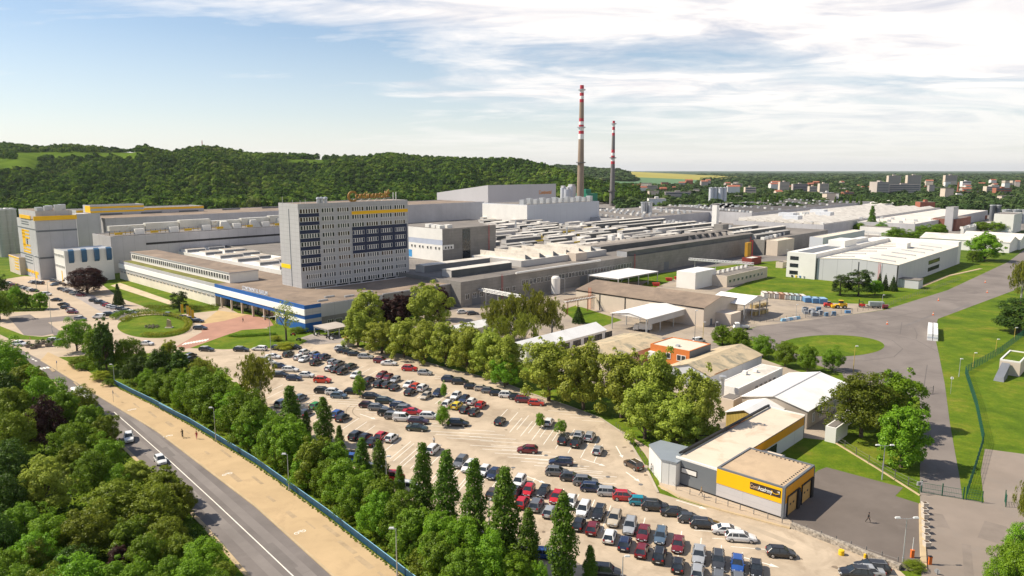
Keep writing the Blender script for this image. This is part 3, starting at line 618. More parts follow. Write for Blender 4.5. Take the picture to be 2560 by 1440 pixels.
b.build('ladder', cb)
for k, (x, y) in enumerate(((1, 3), (2, 8), (6, 3), (3, 14))): part('roof_unit', cb, WHITEW, (x, x+3.4, y, y+3, cz, cz+1.6))
# --- the great factory hall
fz = 10.2
fs = Site(1152, 708, fz); fe = fs.empty('factory_hall'); tag(fe, 'vast concrete-fronted factory hall with many roof lights', 'across the middle of the plant', 'building'); FX = fs.lx(1882, fz); FY = 300.0
b = MB(); b.box(0, FX, 0, FY, 0, fz, CONCW, GROOF); b.build('wall', fe)
part('parapet', fe, CONCW, (0, FX, -.05, .35, fz, fz+.45), (0, .35, .35, FY, fz, fz+.45))
for k in range(34):
    x = fs.lx(1305, 6)+k*(fs.lx(1580, 6)-fs.lx(1305, 6))/34; window(fe, 'x', x, 5.0, 1.7, 2.3, 2, pane=False)
for k in range(8): window(fe, 'x', fs.lx(1164, 4)+k*4.0, 3.2, 1.9, 2.0, 2, pane=False)
for px in (1180, 1450, 1480, 1530, 1660): part('gate', fe, DGREY, (fs.lx(px, 2), fs.lx(px, 2)+5, -.1, 0, 0, 4.4))
for px in (1252, 1584, 1894-20):
    x = fs.lx(px, 8); b = MB()
    for dx in (0, .8): b.bar((x+dx, -.5, 0), (x+dx, -.5, fz+1.4), .1, RED)
    for k in range(20): b.bar((x, -.5, k*.55), (x+.8, -.5, k*.55), .07, RED)
    b.build('ladder', fe)
def monitor(par, x, y, L, w, h, roof, side, z=fz, name='roof_light', end=None):
    b = MB(); r = [(x, y-.2), (x+L, y-.2), (x+L, y+w+.2), (x, y+w+.2)]
    b.box(x+.2, x+L-.2, y, y+w, z, z+h, side)
    if end: b.box(x+.12, x+.2, y, y+w, z, z+h, end)
    b.hexa([(*r[0], z+h), (*r[1], z+h), (x+L, y+w/2, z+h), (x, y+w/2, z+h)], [(*r[0], z+h+.15), (*r[1], z+h+.15), (x+L, y+w/2, z+h+.6), (x, y+w/2, z+h+.6)], roof)
    b.hexa([(x, y+w/2, z+h), (x+L, y+w/2, z+h), (*r[2], z+h), (*r[3], z+h)], [(x, y+w/2, z+h+.6), (x+L, y+w/2, z+h+.6), (*r[2], z+h+.15), (*r[3], z+h+.15)], roof)
    return b.build(name, par)
PALE = mat('pale_cladding', (.50, .48, .46), .7, .08, .4); DK = mat('weathered_glazing', (.075, .085, .09), .5, .2, .4)
# two long weathered ridges by the front
for pa, pb, yy in (((1492, 636), 1870, 0), ((1556, 640), 1880, 0)): pass
ax, ay = fs.px(1555, 642, fz); monitor(fe, ax, ay-3, fs.lx(1872, fz, ay)-ax, 6.5, 3.0, GROOF, DK, end=STEEL)
ax2, ay2 = fs.px(1490, 630, fz); monitor(fe, ax2, ay2-3, fs.lx(1812, fz, ay2)-ax2, 6.5, 3.0, GROOF, DK, end=STEEL)
# ribbed white hall on the roof (saw-tooth)
sx, sy = fs.px(1303, 668, fz); wx = fs.lx(1516, fz, sy)
b = MB(); b.box(sx, wx, sy, sy+34, fz, fz+3, PALE, WROOF); b.build('sawtooth_block', fe)
for k in range(6):
    x = sx+5+k*(wx-sx-6)/6; b = MB(); b.hexa([(x, sy+2, fz+3), (x+5.2, sy+2, fz+3), (x+5.2, sy+33, fz+3), (x, sy+33, fz+3)], [(x-.2, sy+2, fz+5.4), (x+.4, sy+2, fz+5.4), (x+.4, sy+33, fz+5.4), (x-.2, sy+33, fz+5.4)], WROOF)
    b.face([(x+.1, sy+1.95, fz+3.1), (x+4.4, sy+1.95, fz+3.1), (x+.4, sy+1.95, fz+5.2), (x+.1, sy+1.95, fz+5.2)], DGREY); b.build('sawtooth', fe)
for k in range(26):
    x, y = fs.px(1370+k*18.5, 640-k*2.05, fz); b = MB(); L = 16
    b.hexa([(x, y, fz), (x+5.5, y, fz), (x+5.5, y+L, fz), (x, y+L, fz)], [(x-.1, y, fz+3), (x+.3, y, fz+3), (x+.3, y+L, fz+3), (x-.1, y+L, fz+3)], mat('grey_sheet', (.42, .38, .34), .8, .1, .4)); b.build('sawtooth', fe)
for px0, py0, L in ((1060, 682, 42), (1128, 694, 38)):
    x, y = fs.px(px0, py0, fz); monitor(fe, x, y, L, 6, 3.0, WROOF, DK if px0 > 1100 else DGREY, end=PALE)
x, y = fs.px(1290, 688, fz); b = MB(); b.tube((x, y, fz+.9), (x+62, y+.3, fz+.9), .5, .5, WHITEW, 8); b.build('roof_pipe', fe)
x, y = fs.px(1428, 652, fz); part('roof_hut', fe, BEIGEW, (x, x+9, y-3, y+3, fz, fz+4))
# rows of white-roofed lights over the rest of the hall
rr = random.Random(11); nl = 0
GREYS = mat('grey_sheet_roof', (.36, .34, .31), .8, .12, .3)
YK = [mat('yellow_walkway', (.58, .42, .03), .8, .1, 1)]
for row in range(19):
    y = ay2+15+row*12.5
    x = -60+rr.uniform(0, 30)
    while x < FX+70 and nl < 190:
        L = rr.uniform(12, 34); p = proj(*fs.P(x, y), fz); p2 = proj(*fs.P(x+L, y), fz)
        if p2[0] > 1240 and p[0] < 1960 and p[1] > 525 and x+L > 0 and x < FX:
            monitor(fe, max(x, 0), y, L, rr.uniform(4, 5.6), rr.uniform(1.6, 3.2), rr.choice((WROOF, WROOF, GREYS)), rr.choice((DK, DGREY, PALE)), end=PALE, name='roof_light' if nl < 95 else 'skylight'); nl += 1
        x += L+rr.uniform(5, 16)
for k in range(95):
    px, py = rr.uniform(1245, 1900), rr.uniform(535, 628); x, y = fs.px(px, py, fz)
    if not (2 < x < FX-4 and 40 < y < FY-8): continue
    q = rr.random(); a = rr.uniform(2.2, 4.4)
    part('roof_fan', fe, WHITEW if q < .7 else STEEL, (x, x+a, y, y+a*.8, fz, fz+rr.uniform(2, 4.6)))
for k in range(42):
    px, py = rr.uniform(1245, 1780), rr.uniform(545, 632); x, y = fs.px(px, py, fz)
    if not (2 < x < FX-20 and 40 < y < FY-8): continue
    part('walkway', fe, YK[0], (x, x+rr.uniform(9, 22), y, y+.9, fz+.9, fz+1.8))
for k in range(16):
    px, py = rr.uniform(1280, 1860), rr.uniform(530, 600); x, y = fs.px(px, py, fz)
    if 2 < x < FX and 40 < y < FY: b = MB(); b.tube((x, y, fz), (x, y, fz+rr.uniform(5, 8)), .6, .6, STEEL, 8); b.build('flue', fe)
b = MB(); x, y = fs.px(1806, 586, fz); b.box(x, x+9, y, y+7, fz, fz+7, CONCW, GROOF); b.build('roof_hut', fe)
# --- big pale warehouses at the back
gs = Site(1220, 470, 34); ge = gs.empty('high_warehouse'); tag(ge, 'huge grey warehouse with small orange lettering', 'in front of the wooded hill', 'warehouse')
gl = gs.ly(1092, 34); gx = gs.lx(1390, 38); zt = gs.top(463)
LIL = mat('lilac_cladding', (.52, .50, .51), .6, .03, .1); PALEC = mat('pale_blue_cladding', (.55, .57, .61), .6, .03, .1, panel=(9, 0, .2, .8))
b = MB(); b.hexa([(0, 0, 0), (gx, 0, 0), (gx, gl, 0), (0, gl, 0)], [(0, 0, zt), (gx, 0, zt), (gx, gl, zt-11), (0, gl, zt-11)], LIL); b.build('wall', ge)
q = text('Continental', 7, mat('orange_letters', (.70, .26, .05), .6, .05, 1), .2, ge, 'lettering', .08); q.rotation_euler = (math.pi/2, 0, 0); q.location = (gs.lx(1347, zt-9), -.2, zt-13)
q.scale = ((gs.lx(1378, zt-9)-gs.lx(1347, zt-9))/q.dimensions.x, 1, 1)
e, s = hall('pale_warehouse', 'long pale warehouse with a row of roof ventilators', 'in front of the huge grey warehouse', 1318, 512, 26, 1498, 1206, None, PALEC, GROOF)
for k in range(12): part('roof_ventilator', e, STEEL, (k*s.lenx/12+2, k*s.lenx/12+6, 6, 11, 26, 30+(k % 2)))
part('sunlit_end', e, WHITEW, (-.1, 0, 0, s.leny, 6, 25.4))  # end sheet paler than the walls, sunlight painted in its colour
for px, lz, h1, w in ((1428, 0, 33, 6), (1418, 0, 29, 7), (1407, 0, 31, 4)):
    y = 1010; x = (px-1280)/F*y
    e = empty('process_tower', x, y, 0, UR); tag(e, 'pale concrete process tower', 'beside the taller striped chimney', 'tower'); b = MB(); b.lathe((0, 0), [(0, h1), (w, h1), (w, 0)], PALEC, 16); b.build('shell', e, False); b = MB(); b.box(-w*.6, w*.6, -w*.6, w*.6, h1, h1+3, GREYW); b.build('head', e)
e, s = hall('green_boiler_house', 'dark green boiler house', 'at the foot of the taller striped chimney', 1468, 484, 22, 1494, (30,), None, mat('green_cladding', (.01, .19, .11), .6, .08, .1), GROOF)
part('upper_block', e, mat('green_cladding', (0, 0, 0)), (2, 14, 4, 16, 22, 28))
# --- chimneys
SC = mat('chimney_concrete', (.30, .225, .165), .9, .14, .06); SC2 = mat('chimney_dark', (.19, .175, .17), .9, .14, .06); CR = mat('chimney_red', (.48, .03, .05), .6, .06, .1); CW = mat('chimney_white', (.78, .75, .72), .6, .05, .1)
def chimney(px, D, ytop, r0, r1, bands, look, mats, rings):
    x = (px-1280)/F*(D*CP+H*SP*.0+D*0); x = (px-1280)/F*D*1.0; e = empty('chimney', x, D); tag(e, look, 'standing before the hills', 'chimney'); zt = hgt(x, D, ytop)
    rad = lambda z: r0+(r1-r0)*z/zt
    zs = [hgt(x, D, q) for q, _ in bands]+[0]
    sh = MB(); bd = []
    for i, (q, m) in enumerate(bands):
        z1, z0 = zs[i], zs[i+1]
        if m in ('r', 'w'):
            k = MB(); k.lathe((0, 0), [(rad(z1), z1), (rad(z0), z0)], CR if m == 'r' else CW, 24); bd.append((('red_band' if m == 'r' else 'white_band'), k))
        else: sh.lathe((0, 0), [(rad(z1), z1), (rad(z0), z0)], mats, 24)
    sh.lathe((0, 0), [(.1, zt-.5), (rad(zt), zt)], BLACK, 24); sh.build('shaft', e, True)
    for n, k in bd: k.build(n, e, True)
    for q in rings:
        z = hgt(x, D, q); k = MB(); r = rad(z); k.lathe((0, 0), [(r, z-.6), (r+2.2, z-.3), (r+2.2, z+1.0), (r+2.0, z+1.0), (r+2.0, z)], STEEL if q < 330 else SC2, 24); k.build('platform', e)
chimney(1449.5, 1000, 213, 5.3, 2.6, [(213, 'r'), (225, 'w'), (232, 'r'), (240, 'w'), (248, 'r'), (256, 'c'), (296, 'r'), (304, 'w'), (312, 'r'), (320, 'w'), (327, 'r'), (335, 'w'), (348, 'c')], 'taller red and white banded concrete chimney', SC, [225, 319, 407])
chimney(1528.5, 1130, 302, 4.4, 1.9, [(302, 'r'), (310, 'w'), (317, 'r'), (325, 'w'), (332, 'r'), (339, 'c'), (374, 'r'), (382, 'w'), (389, 'r'), (396, 'w'), (403, 'r'), (410, 'c')], 'shorter darker chimney with red and white bands', SC2, [310, 395, 478])
# --- mid-distance plant, to the right
def far_hall(name, look, area, px, py, z, r, l, wall=PALEC, roof=WROOF, n=0, par=.4):
    e, s = hall(name, look, area, px, py, z, r, l, None, wall, roof, 0, par)
    for k in range(n): part('roof_vent', e, STEEL if k % 3 else WHITEW, ((k*7.3) % (s.lenx-4)+1, (k*7.3) % (s.lenx-4)+3.5, (k*11.7) % (s.leny-4)+1, (k*11.7) % (s.leny-4)+3.4, z-.3, z+1.6))
    return e, s
far_hall('dark_roofed_hall', 'wide hall under a nearly black roof', 'behind the white workshop complex', 1880, 532, 12, 2175, (120,), GREYW, DROOF, 60)
far_hall('flat_hall', 'broad brown-grey roofed hall dotted with domes', 'beyond the rows of roof lights', 1560, 548, 11, 1900, (110,), GREYW, GROOF, 95)
far_hall('white_roofed_hall', 'low white-roofed hall', 'beside the slim white tank tower', 1810, 520, 12, 1950, (60,), WHITEW, WROOF, 6)
e, s = far_hall('white_workshop', 'long white workshop complex with saw-tooth roofs', 'behind the lone tall poplar', 2060, 562, 11, 2352, (80,), GREYW, GROOF, 20)
for k in range(9):
    b = MB(); y0 = 3+k*8.4; x1 = s.lenx*(.55 if k % 3 == 1 else .97); b.hexa([(3, y0, 10.8), (x1, y0, 10.8), (x1, y0+6.6, 10.8), (3, y0+6.6, 10.8)], [(3, y0+.2, 11.2), (x1, y0+.2, 11.2), (x1, y0+6.4, 13.4), (3, y0+6.4, 13.4)], WROOF); b.build('sawtooth', e)
for k in range(4): part('roof_house', e, PALEC, (20+k*38, 30+k*38, 30+k % 2*20, 44+k % 2*20, 11, 16))
e, s = far_hall('rear_factory_hall', 'grey factory hall with long white ridges on its roof', 'behind the ribbed dark hall', 1912, 600, 10, 2070, (190,), CONCW, GROOF, 90)
for k in range(9): monitor(e, 4+(k % 3)*6, 8+k*19, s.lenx*(.5+.4*((k*37) % 10)/10), 5, 2.6, WROOF if k % 3 else GREYS, DK, 9.7, 'roof_light', PALE)
far_hall('grey_workshop', 'grey-walled workshop with a white roof', 'behind the shrubs by the pipe bridge', 2288, 560, 10, 2470, (55,), GREYW, WROOF, 10)
far_hall('pale_workshop', 'pale workshop with a red ladder', 'between the dark-roofed hall and the poplar', 2012, 540, 13, 2112, 1970, WHITEW, WROOF, 6)
far_hall('grey_shed', 'low grey shed with a flat grey roof', 'at the foot of the lone poplar', 2230, 570, 7, 2285, 2150, WHITEW, GROOF)
far_hall('lift_tower', 'small square grey tower', 'rising from the white workshop complex', 2385, 518, 22, 2397, 2365, GREYW, GROOF)
far_hall('brick_annex', 'brownish annex building', 'beside the grey-walled workshop', 2392, 548, 11, 2428, (20,), mat('brown_brick', (.24, .10, .07), .9, .1, .5), GROOF)
far_hall('office_block', 'tall white office block', 'cut off by the photograph edge near the grain silos', 2536, 536, 17, (40,), 2486, WHITEW, GROOF)
far_hall('low_white_building', 'low white buildings with roof plant', 'beside the autumn-coloured tree', 2410, 572, 6, 2480, 2402, WHITEW, WROOF, 12)
far_hall('beige_hall', 'hall with a pale beige roof and grey sides', 'behind the modern white works', 2058, 594, 10, 2162, 2024, PALEC, mat('cream_roof', (.66, .58, .46), .7, .06, .2), 0)
far_hall('brown_hall', 'small cream-roofed hall', 'at the end of the long factory front', 1945, 602, 10, 1986, 1916, BEIGEW, mat('cream_roof', (0, 0, 0)), 0)
far_hall('white_distribution_hall', 'long low white hall', 'before the red freight wagons', 2200, 512, 10, 2290, (40,), WHITEW, WROOF)
far_hall('plain_white_hall', 'long plain white hall with a barrel roof', 'near the row of poplars', 2100, 517, 9, 2190, (30,), WHITEW, WROOF)
e, s = ghall('white_double_shed', 'large white shed with a double gable', 'behind the bright round tree on the grass', 2525, 607, 7, (30,), 2300, 3, WHITEW, WROOF, 'y', 'shed')
e, s = ghall('white_gable_shed', 'white shed with a gabled end', 'cut off by the photograph edge', 2552, 600, 7, (26,), (36,), 3.5, WHITEW, WROOF, 'y', 'shed')
for k in range(5): window(e, 'y', 2+k*4, 2, 2.2, 2, 2, pane=False)
mc = Site(1318, 500, 0)
e, s = hall('brown_roof_hall', 'brown-roofed hall with domed lights', 'in front of the huge grey warehouse', 1180, 536, 13, (70,), 1020, None, GREYW, BROOF)
vents(e, s, 26, 'roof_dome', WHITEW, 1, s.lenx-3, 1, s.leny-3, 12.6, (2, 2, 1), 5)
e, s = hall('white_bay_hall', 'low white hall with bays of pale doors', 'below the pale warehouse', 1205, 548, 9, (80,), 1085, None, WHITEW, WROOF)
# ----- silos, tanks and towers
def silo_row(name, look, area, px, n, dx, D, r, h, m):
    for k in range(n):
        x = (px+k*dx-1280)/F*D; e = empty(name, x, D+(k % 2)*3); tag(e, look, area, 'silo', look+'s '+area); b = MB(); b.lathe((0, 0), [(0, h+r*.35), (r, h), (r, 0)], m, 16); b.build('shell', e, True)
        b = MB(); b.lathe((0, 0), [(r+.1, h-.6), (r+.4, h-.6), (r+.4, h+.6), (r+.2, h+.6)], STEEL, 12); b.build('railing', e)
silo_row('white_silo', 'white storage silo', 'among the trees behind the slim white tower', 1774, 4, 11.5, 1050, 3.4, 30, PALEC)
silo_row('grey_silo', 'slim grey silo', 'beside the pipes in the middle of the plant', 1606, 3, 9, 760, 2.2, 22, STEEL)
silo_row('grain_silo', 'squat ribbed grey silo', 'by the edge of the photograph', 2509, 5, 12, 760, 3.2, 14, STEEL)
silo_row('thin_silo', 'thin tall grey silo', 'left of the squat ribbed silos', 2475, 3, 8, 800, 2.2, 17, DGREY)
D = 560; x = (1787-1280)/F*D; e = empty('tank_tower', x, D, 0, UR); tag(e, 'slim square white tower', 'above the flat roofs', 'tower'); b = MB(); b.box(-2, 2, -2, 2, 0, 29, WHITEW, GROOF); b.build('shaft', e)
x, y = G(1389, 735); e = empty('white_tank', x, y); tag(e, 'upright white tank with a domed top', 'beside the long factory front', 'tank'); b = MB(); b.lathe((0, 0), [(0, 8.4), (1.4, 8.2), (2.0, 7.4), (2.05, .3), (1.6, 0)], WHITEW, 20); b.build('shell', e, True); b = MB(); b.tube((1.4, 0, 7.6), (4.2, .5, 6.8), .1, .1, STEEL, 6); b.tube((4.2, .5, 6.8), (4.2, .5, 0), .1, .1, STEEL, 6); b.build('pipe', e)
# ----- modern white works
ws = Site(2241, 719, 0); we = ws.empty('modern_works'); tag(we, 'modern white works with a shallow pale roof', 'beside the wide test road', 'building'); wz = ws.top(663); wx = ws.lx(2375, 2); wl_ = ws.ly(2042, wz)
wx = ws.lx(2396, wz)
GL2 = mat('pale_grey_panel', (.50, .50, .52), .6, .03, .2, panel=(7, 0, .16, .6))
b = MB(); b.box(0, wx, 0, wl_, 0, wz, GL2); b.build('wall', we)
b = MB(); rm = mat('sarnafil_roof', (.72, .66, .56), .6, .05, .1)
b.gable(0, wx, 0, wl_, wz, wz+1.4, rm, GL2, 'x', .15); b.build('roof', we)
for k in range(6):
    for j in (0, 1):
        b = MB(); x = 8+k*(wx-14)/6; y0 = wl_*(.10+.5*j); y1 = y0+wl_*.30
        za = lambda y: wz+1.4*(1-abs(y-wl_/2)/(wl_/2))+.16
        b.hexa([(x, y0, za(y0)), (x+1.3, y0, za(y0)), (x+1.3, y1, za(y1)), (x, y1, za(y1))], [(x, y0, za(y0)+.5), (x+1.3, y0, za(y0)+.5), (x+1.3, y1, za(y1)+.5), (x, y1, za(y1)+.5)], STEEL); b.build('skylight', we)
part('office_wing', we, WHITEW, (-1.2, wx*.55, wl_+.05, wl_+15, 0, wz+2.4)); part('rear_wall', we, WHITEW, (wx+.05, wx+7, 0, wl_+6, 0, wz+2.6), (wx*.55+.1, wx, wl_+.05, wl_+9, 0, wz+2.6))
part('roof_recess', we, DGREY, (2, wx*.42, wl_+3, wl_+11, wz+2.4, wz+2.55)); part('roof_unit', we, WHITEW, (wx*.36, wx*.52, wl_+1, wl_+10, wz+2.4, wz+6), (wx*.6, wx*.66, wl_*.4, wl_*.55, wz+1.3, wz+4.2), (wx*.55, wx*.75, wl_+3, wl_+7, wz+2.6, wz+5))
for k in range(3): window(we, 'y', wl_+9, 1.8+k*3.8, 4.2, 1.7, 2, frame=BLACK, c=-1.2)
part('annex', we, GL2, (2, 9, -9, 0, 0, 4)); part('annex_roof', we, GROOF, (1.8, 9.2, -9.2, 0, 4, 4.3))
for j in (0, 1): window(we, 'x', wx*.46, 2.2+j*3.8, 22, 1.9, 9, frame=BLACK)
part('corner_trim', we, BLACK, (-.08, .4, -.08, .4, 0, wz), (-.1, 0, wl_*.46, wl_*.47, 0, wz), (-.1, 0, wl_-.4, wl_, 0, wz))
b = MB()
for y in (wl_*.20, wl_*.20+.8): b.bar((-.5, y, 0), (-.5, y, wz+1), .1, RED)
for k in range(20): b.bar((-.5, wl_*.2, k*wz/20), (-.5, wl_*.2+.8, k*wz/20), .07, RED)
b.build('ladder', we)
fx = ws
# ----- beige warehouse with the low gable and its neighbours
bs = Site(1760, 818, 0); bz = bs.top(770); 
e, s = ghall('beige_warehouse', 'long beige warehouse with a brown low-pitched roof', 'behind the open white truck canopy', 1760, 770, bz, 1845, 1441, 2.6, BEIGEW, BROOF, 'y', 'warehouse', over=.3)
part('downpipe', e, BLACK, *[(-.15, 0, s.leny*q, s.leny*q+.35, 0, bz) for q in (.30, .58, .79)], (-.12, 0, 0, s.leny, bz-.5, bz-.1))
part('annex', e, BEIGEW, (9, 17, -6, 0, 0, 4.2)); part('door', e, DGREY, (5, 6.4, -.1, 0, 0, 2.3))
b = MB(); yy = s.leny*.86
for dy in (0, 1.2): b.bar((-.8, yy+dy, 0), (-.8, yy+dy, bz+2), .12, mat('orange_steel', (.62, .16, .05), .6, .1, 1))
for k in range(18): b.bar((-.8, yy, k*.5), (-.8, yy+1.2, k*.5), .08, MATS['orange_steel'])
b.build('ladder', e)
def canopy(name, look, area, px, py, z, right, left, rise, posts=4, axis='x', skirt=None, rm=WSHEET):
    s = Site(px, py, z); lx = right[0] if isinstance(right, tuple) else s.lx(right, z); ly = left[0] if isinstance(left, tuple) else s.ly(left, z); e = s.empty(name); tag(e, look, area, 'canopy')
    b = MB()
    if rise: b.gable(0, lx, 0, ly, z, z+rise, WSHEET, WHITEW, axis, .3)
    else: b.box(0, lx, 0, ly, z, z+.25, rm)
    b.build('roof', e)
    for i in range(posts):
        for y in (.3, ly-.3):
            x = .3+(lx-.6)*i/(posts-1); q = MB(); q.box(x-.15, x+.15, y-.15, y+.15, 0, z, STEEL); q.build('post', e)
    b = MB()
    for y in (.3, ly-.3):
        b.bar((.3, y, z-.4), (lx-.3, y, z-.4), .14, STEEL)
    for x in (.3, lx-.3): b.bar((x, .3, z-.4), (x, ly-.3, z-.4), .14, STEEL)
    b.bar((.3, .3, .2), (3.6, .3, z-.6), .09, STEEL); b.bar((3.6, .3, .2), (.3, .3, z-.6), .09, STEEL); b.build('bracing', e)
    if skirt: part('side_sheet', e, PALE, (.6, lx-.3, -.12, -.02, z-skirt, z-.1))
    s.lenx, s.leny = lx, ly; return e, s
canopy('truck_canopy', 'open white gabled canopy sheltering a truck', 'in front of the beige warehouse', 1617, 798, 5.6, 1719, 1528, 1.2, 4, 'x', 2.2)
canopy('storage_canopy', 'wide white canopy over pale crates', 'to the right of the beige warehouse', 1862, 762, 6.2, 1921, 1772, 2.0, 4, 'y')
canopy('yard_canopy', 'flat white canopy on thin posts', 'against the long factory front', 1546, 698, 5.5, 1646, 1469, 0, 5)
e, s = hall('white_cube', 'small white cubic building with a hipped roof', 'on the grass before the long factory front', 1739, 682, 8, 1790, 1692, None, WHITEW, WSHEET, 0, .02)
e, s = hall('flat_workshop', 'low beige workshop', 'to the right of the small white cube', 1818, 690, 5.5, 1919, (13,), None, BEIGEW, GROOF)
for k in range(8): part('roof_vent', e, WHITEW, (2+k*5, 3.2+k*5, 8, 9.2, 5.2, 6.5))
for k in range(9): window(e, 'x', 2+k*4.4, 2, 2, 1.3, 2, pane=False)
e, s = hall('kiosk', 'tiny beige brick hut', 'on the grass in front of the modern works', 1957, 656, 3.4, 1973, 1940, None, BEIGEW, GROOF)
e, s = hall('red_hut', 'small red container hut with a pale roof', 'below the yellow gantry', 1880, 646, 4, 1904, 1855, None, mat('maroon_sheet', (.22, .035, .03), .7, .1, .5), WROOF)
b = MB(); s = Site(1868, 646, 0); e = s.empty('yellow_gantry'); tag(e, 'tall yellow sheeted gantry with red frame', 'at the end of the long factory front', 'gantry'); b.box(0, 5, 0, 2, 0, 10, mat('dull_amber', (.45, .24, .02), .7, .1, .5)); b.build('sheeting', e); b = MB()
for x in (5.6, 9): b.bar((x, 1, 0), (x, 1, 11), .3, RED)
b.bar((5.6, 1, 10.7), (9, 1, 10.7), .3, RED); b.build('frame', e)
# pipe bridges
def bridge(look, area, p, q, z, n=6, dk=STEEL):
    a = Vector((*G(*p, z), z)); c = Vector((*G(*q, z), z)); d = (c-a).normalized(); w = Vector((-d.y, d.x, 0))*.7; e = empty('pipe_bridge', a.x, a.y); tag(e, look, area, 'pipe bridge'); o = Vector((a.x, a.y, 0)); L = (c-a).length
    b = MB()
    for sgn in (-1, 1):
        for dz in (0, 1.1): b.bar(a+w*sgn+Vector((0, 0, dz))-o, c+w*sgn+Vector((0, 0, dz))-o, .13, dk)
        k = int(L/1.6)
        for i in range(k): b.bar(a+w*sgn+d*(i*1.6)-o, a+w*sgn+d*((i+1)*1.6)+Vector((0, 0, 1.1))-o, .08, dk)
    b.build('truss', e); b = MB()
    for t in (-.4, 0, .4): b.tube(a+w*t+Vector((0, 0, .3))-o, c+w*t+Vector((0, 0, .3))-o, .2, .2, WHITEW, 6)
    b.build('pipe', e)
    for i in range(n):
        m = a+d*(L*(i+.3)/n)-o; b = MB(); b.bar((m.x, m.y, 0), (m.x, m.y, z), .22, dk); b.build('post', e)
bridge('rusty dark pipe bridge on thin posts', 'beside the beige warehouse', (1412, 757), (1486, 744), 5, 3, RUST)
bridge('pale steel pipe bridge', 'in front of the long factory front', (1722, 650), (1884, 662), 6, 3)
bridge('white pipe bridge', 'from the factory front over the yard', (1176, 722), (1300, 745), 6, 4)
bridge('long white pipe bridge', 'behind the modern white works', (2162, 582), (2310, 590), 5, 5)
# ----- white sheds behind the plane trees
e, s = ghall('long_white_shed', 'long white-roofed shed with dark windows', 'between the plane trees and the truck canopy', 1316, 878, 3.8, 1515, 1262, 1.9, WHITEW, WSHEET, 'x', 'shed')
for k in range(7): window(e, 'x', 5+k*5.6, 1.2, 3.6, 1.7, 2, frame=BLACK, pane=False)
e, s = ghall('white_bike_shed', 'narrow white-roofed shed', 'half hidden behind the plane trees by the willow', 1120, 836, 3.5, 1260, 1083, 1.4, WHITEW, WSHEET, 'x', 'shed')
OLD = mat('old_asbestos_roof', (.50, .40, .26), .95, .10, .4, stain=((.25, .23, .17), .22, .48, .62), panel=(1.1, 0, .1, .88))
e, s = ghall('old_shed', 'old shed with a mottled beige roof and rust', 'directly behind the orange house', 1520, 902, 3.6, 1668, (16,), 1.6, BEIGEW, OLD, 'x', 'shed')
e, s = ghall('mottled_shed', 'old shed with a mottled beige roof', 'in front of the orange house', 1776, 941, 3.8, 1905, (13,), 2.0, PALEC, OLD, 'x', 'shed')
part('rust_sheet', e, RUST, (2, 9, -.2, .1, 3.7, 3.95))
e, s = hall('orange_house', 'small flat-roofed orange house', 'between the two mottled sheds', 1724, 878, 6.4, 1777, 1626, None, mat('faded_orange', (.56, .17, .04), .8, .08, .5), mat('pale_flat_roof', (.60, .54, .44), .8, .06, .3), 0, .3)
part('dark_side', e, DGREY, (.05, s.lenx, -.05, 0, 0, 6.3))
for k, y in enumerate((1.2, 2.6, 6)): window(e, 'y', y, 3.2, 1.2, 1.5, 1)
part('air_unit', e, WHITEW, (-1.2, 0, s.leny-3, s.leny, 2, 4.4)); part('roof_vent', e, STEEL, (2.5, 3.6, 5, 6, 6.2, 6.8))
e, s = hall('white_flat_house', 'flat white-roofed service house with windows', 'between the mottled shed and the long white gable', 1847, 971, 4, 1957, 1791, None, WHITEW, WROOF, 0, .2)
for k in range(5): window(e, 'x', 9+k*2.6, 1.2, 1.3, 1.3, 2, pane=False)
b = MB(); b.lathe((-2.5, 3), [(0, 7.3), (.9, 7), (.9, 6.4), (.45, 6.2), (.45, 0)], STEEL, 14); b.build('flue', e)
part('roof_unit', e, WHITEW, (12, 13.2, 4, 5, 4, 4.9), (16, 17, 3, 4, 4, 4.7))
e, s = hall('grey_lean_to', 'low grey lean-to with a steel flue beside it', 'behind the tallest plane tree', 1834, 1000, 3.2, 1856, 1800, None, BEIGEW, GROOF, 0, .1)
lz = 4.2
e, s = ghall('white_gable_hall', 'long white-roofed hall with a grey ridge line', 'behind the yellow-fronted hall', 2019, 1028, lz, 2126, 1856, 1.7, mat('taupe_wall', (.36, .31, .26), .85, .08, .4), WSHEET, 'x', 'hall')
part('ridge_cap', e, GREYW, (-.3, s.lenx+.3, s.leny/2-.2, s.leny/2+.2, lz+1.7, lz+1.92))
for k in range(6): window(e, 'x', 3+k*4.2, 1, 1.1, 1.9, 2, pane=False)
e, s = ghall('yellow_gable_shed', 'small white-roofed shed with a yellow slatted gable', 'in front of the long white gable', 1905, 1052, 3.6, 1962, 1816, 1.4, mat('yellow_slats', (.55, .40, .10), .8, .1, 1, panel=(.35, 0, .1, .5)), WSHEET, 'x', 'shed')
e, s = hall('rust_roof_shed', 'low shed with a dark rusty roof', 'behind the yellow-fronted hall, under the plane trees', 1862, 1090, 2.8, (11,), 1806, None, mat('old_plank', (.36, .33, .30), .9, .15, .6), RUST, 0, .1)
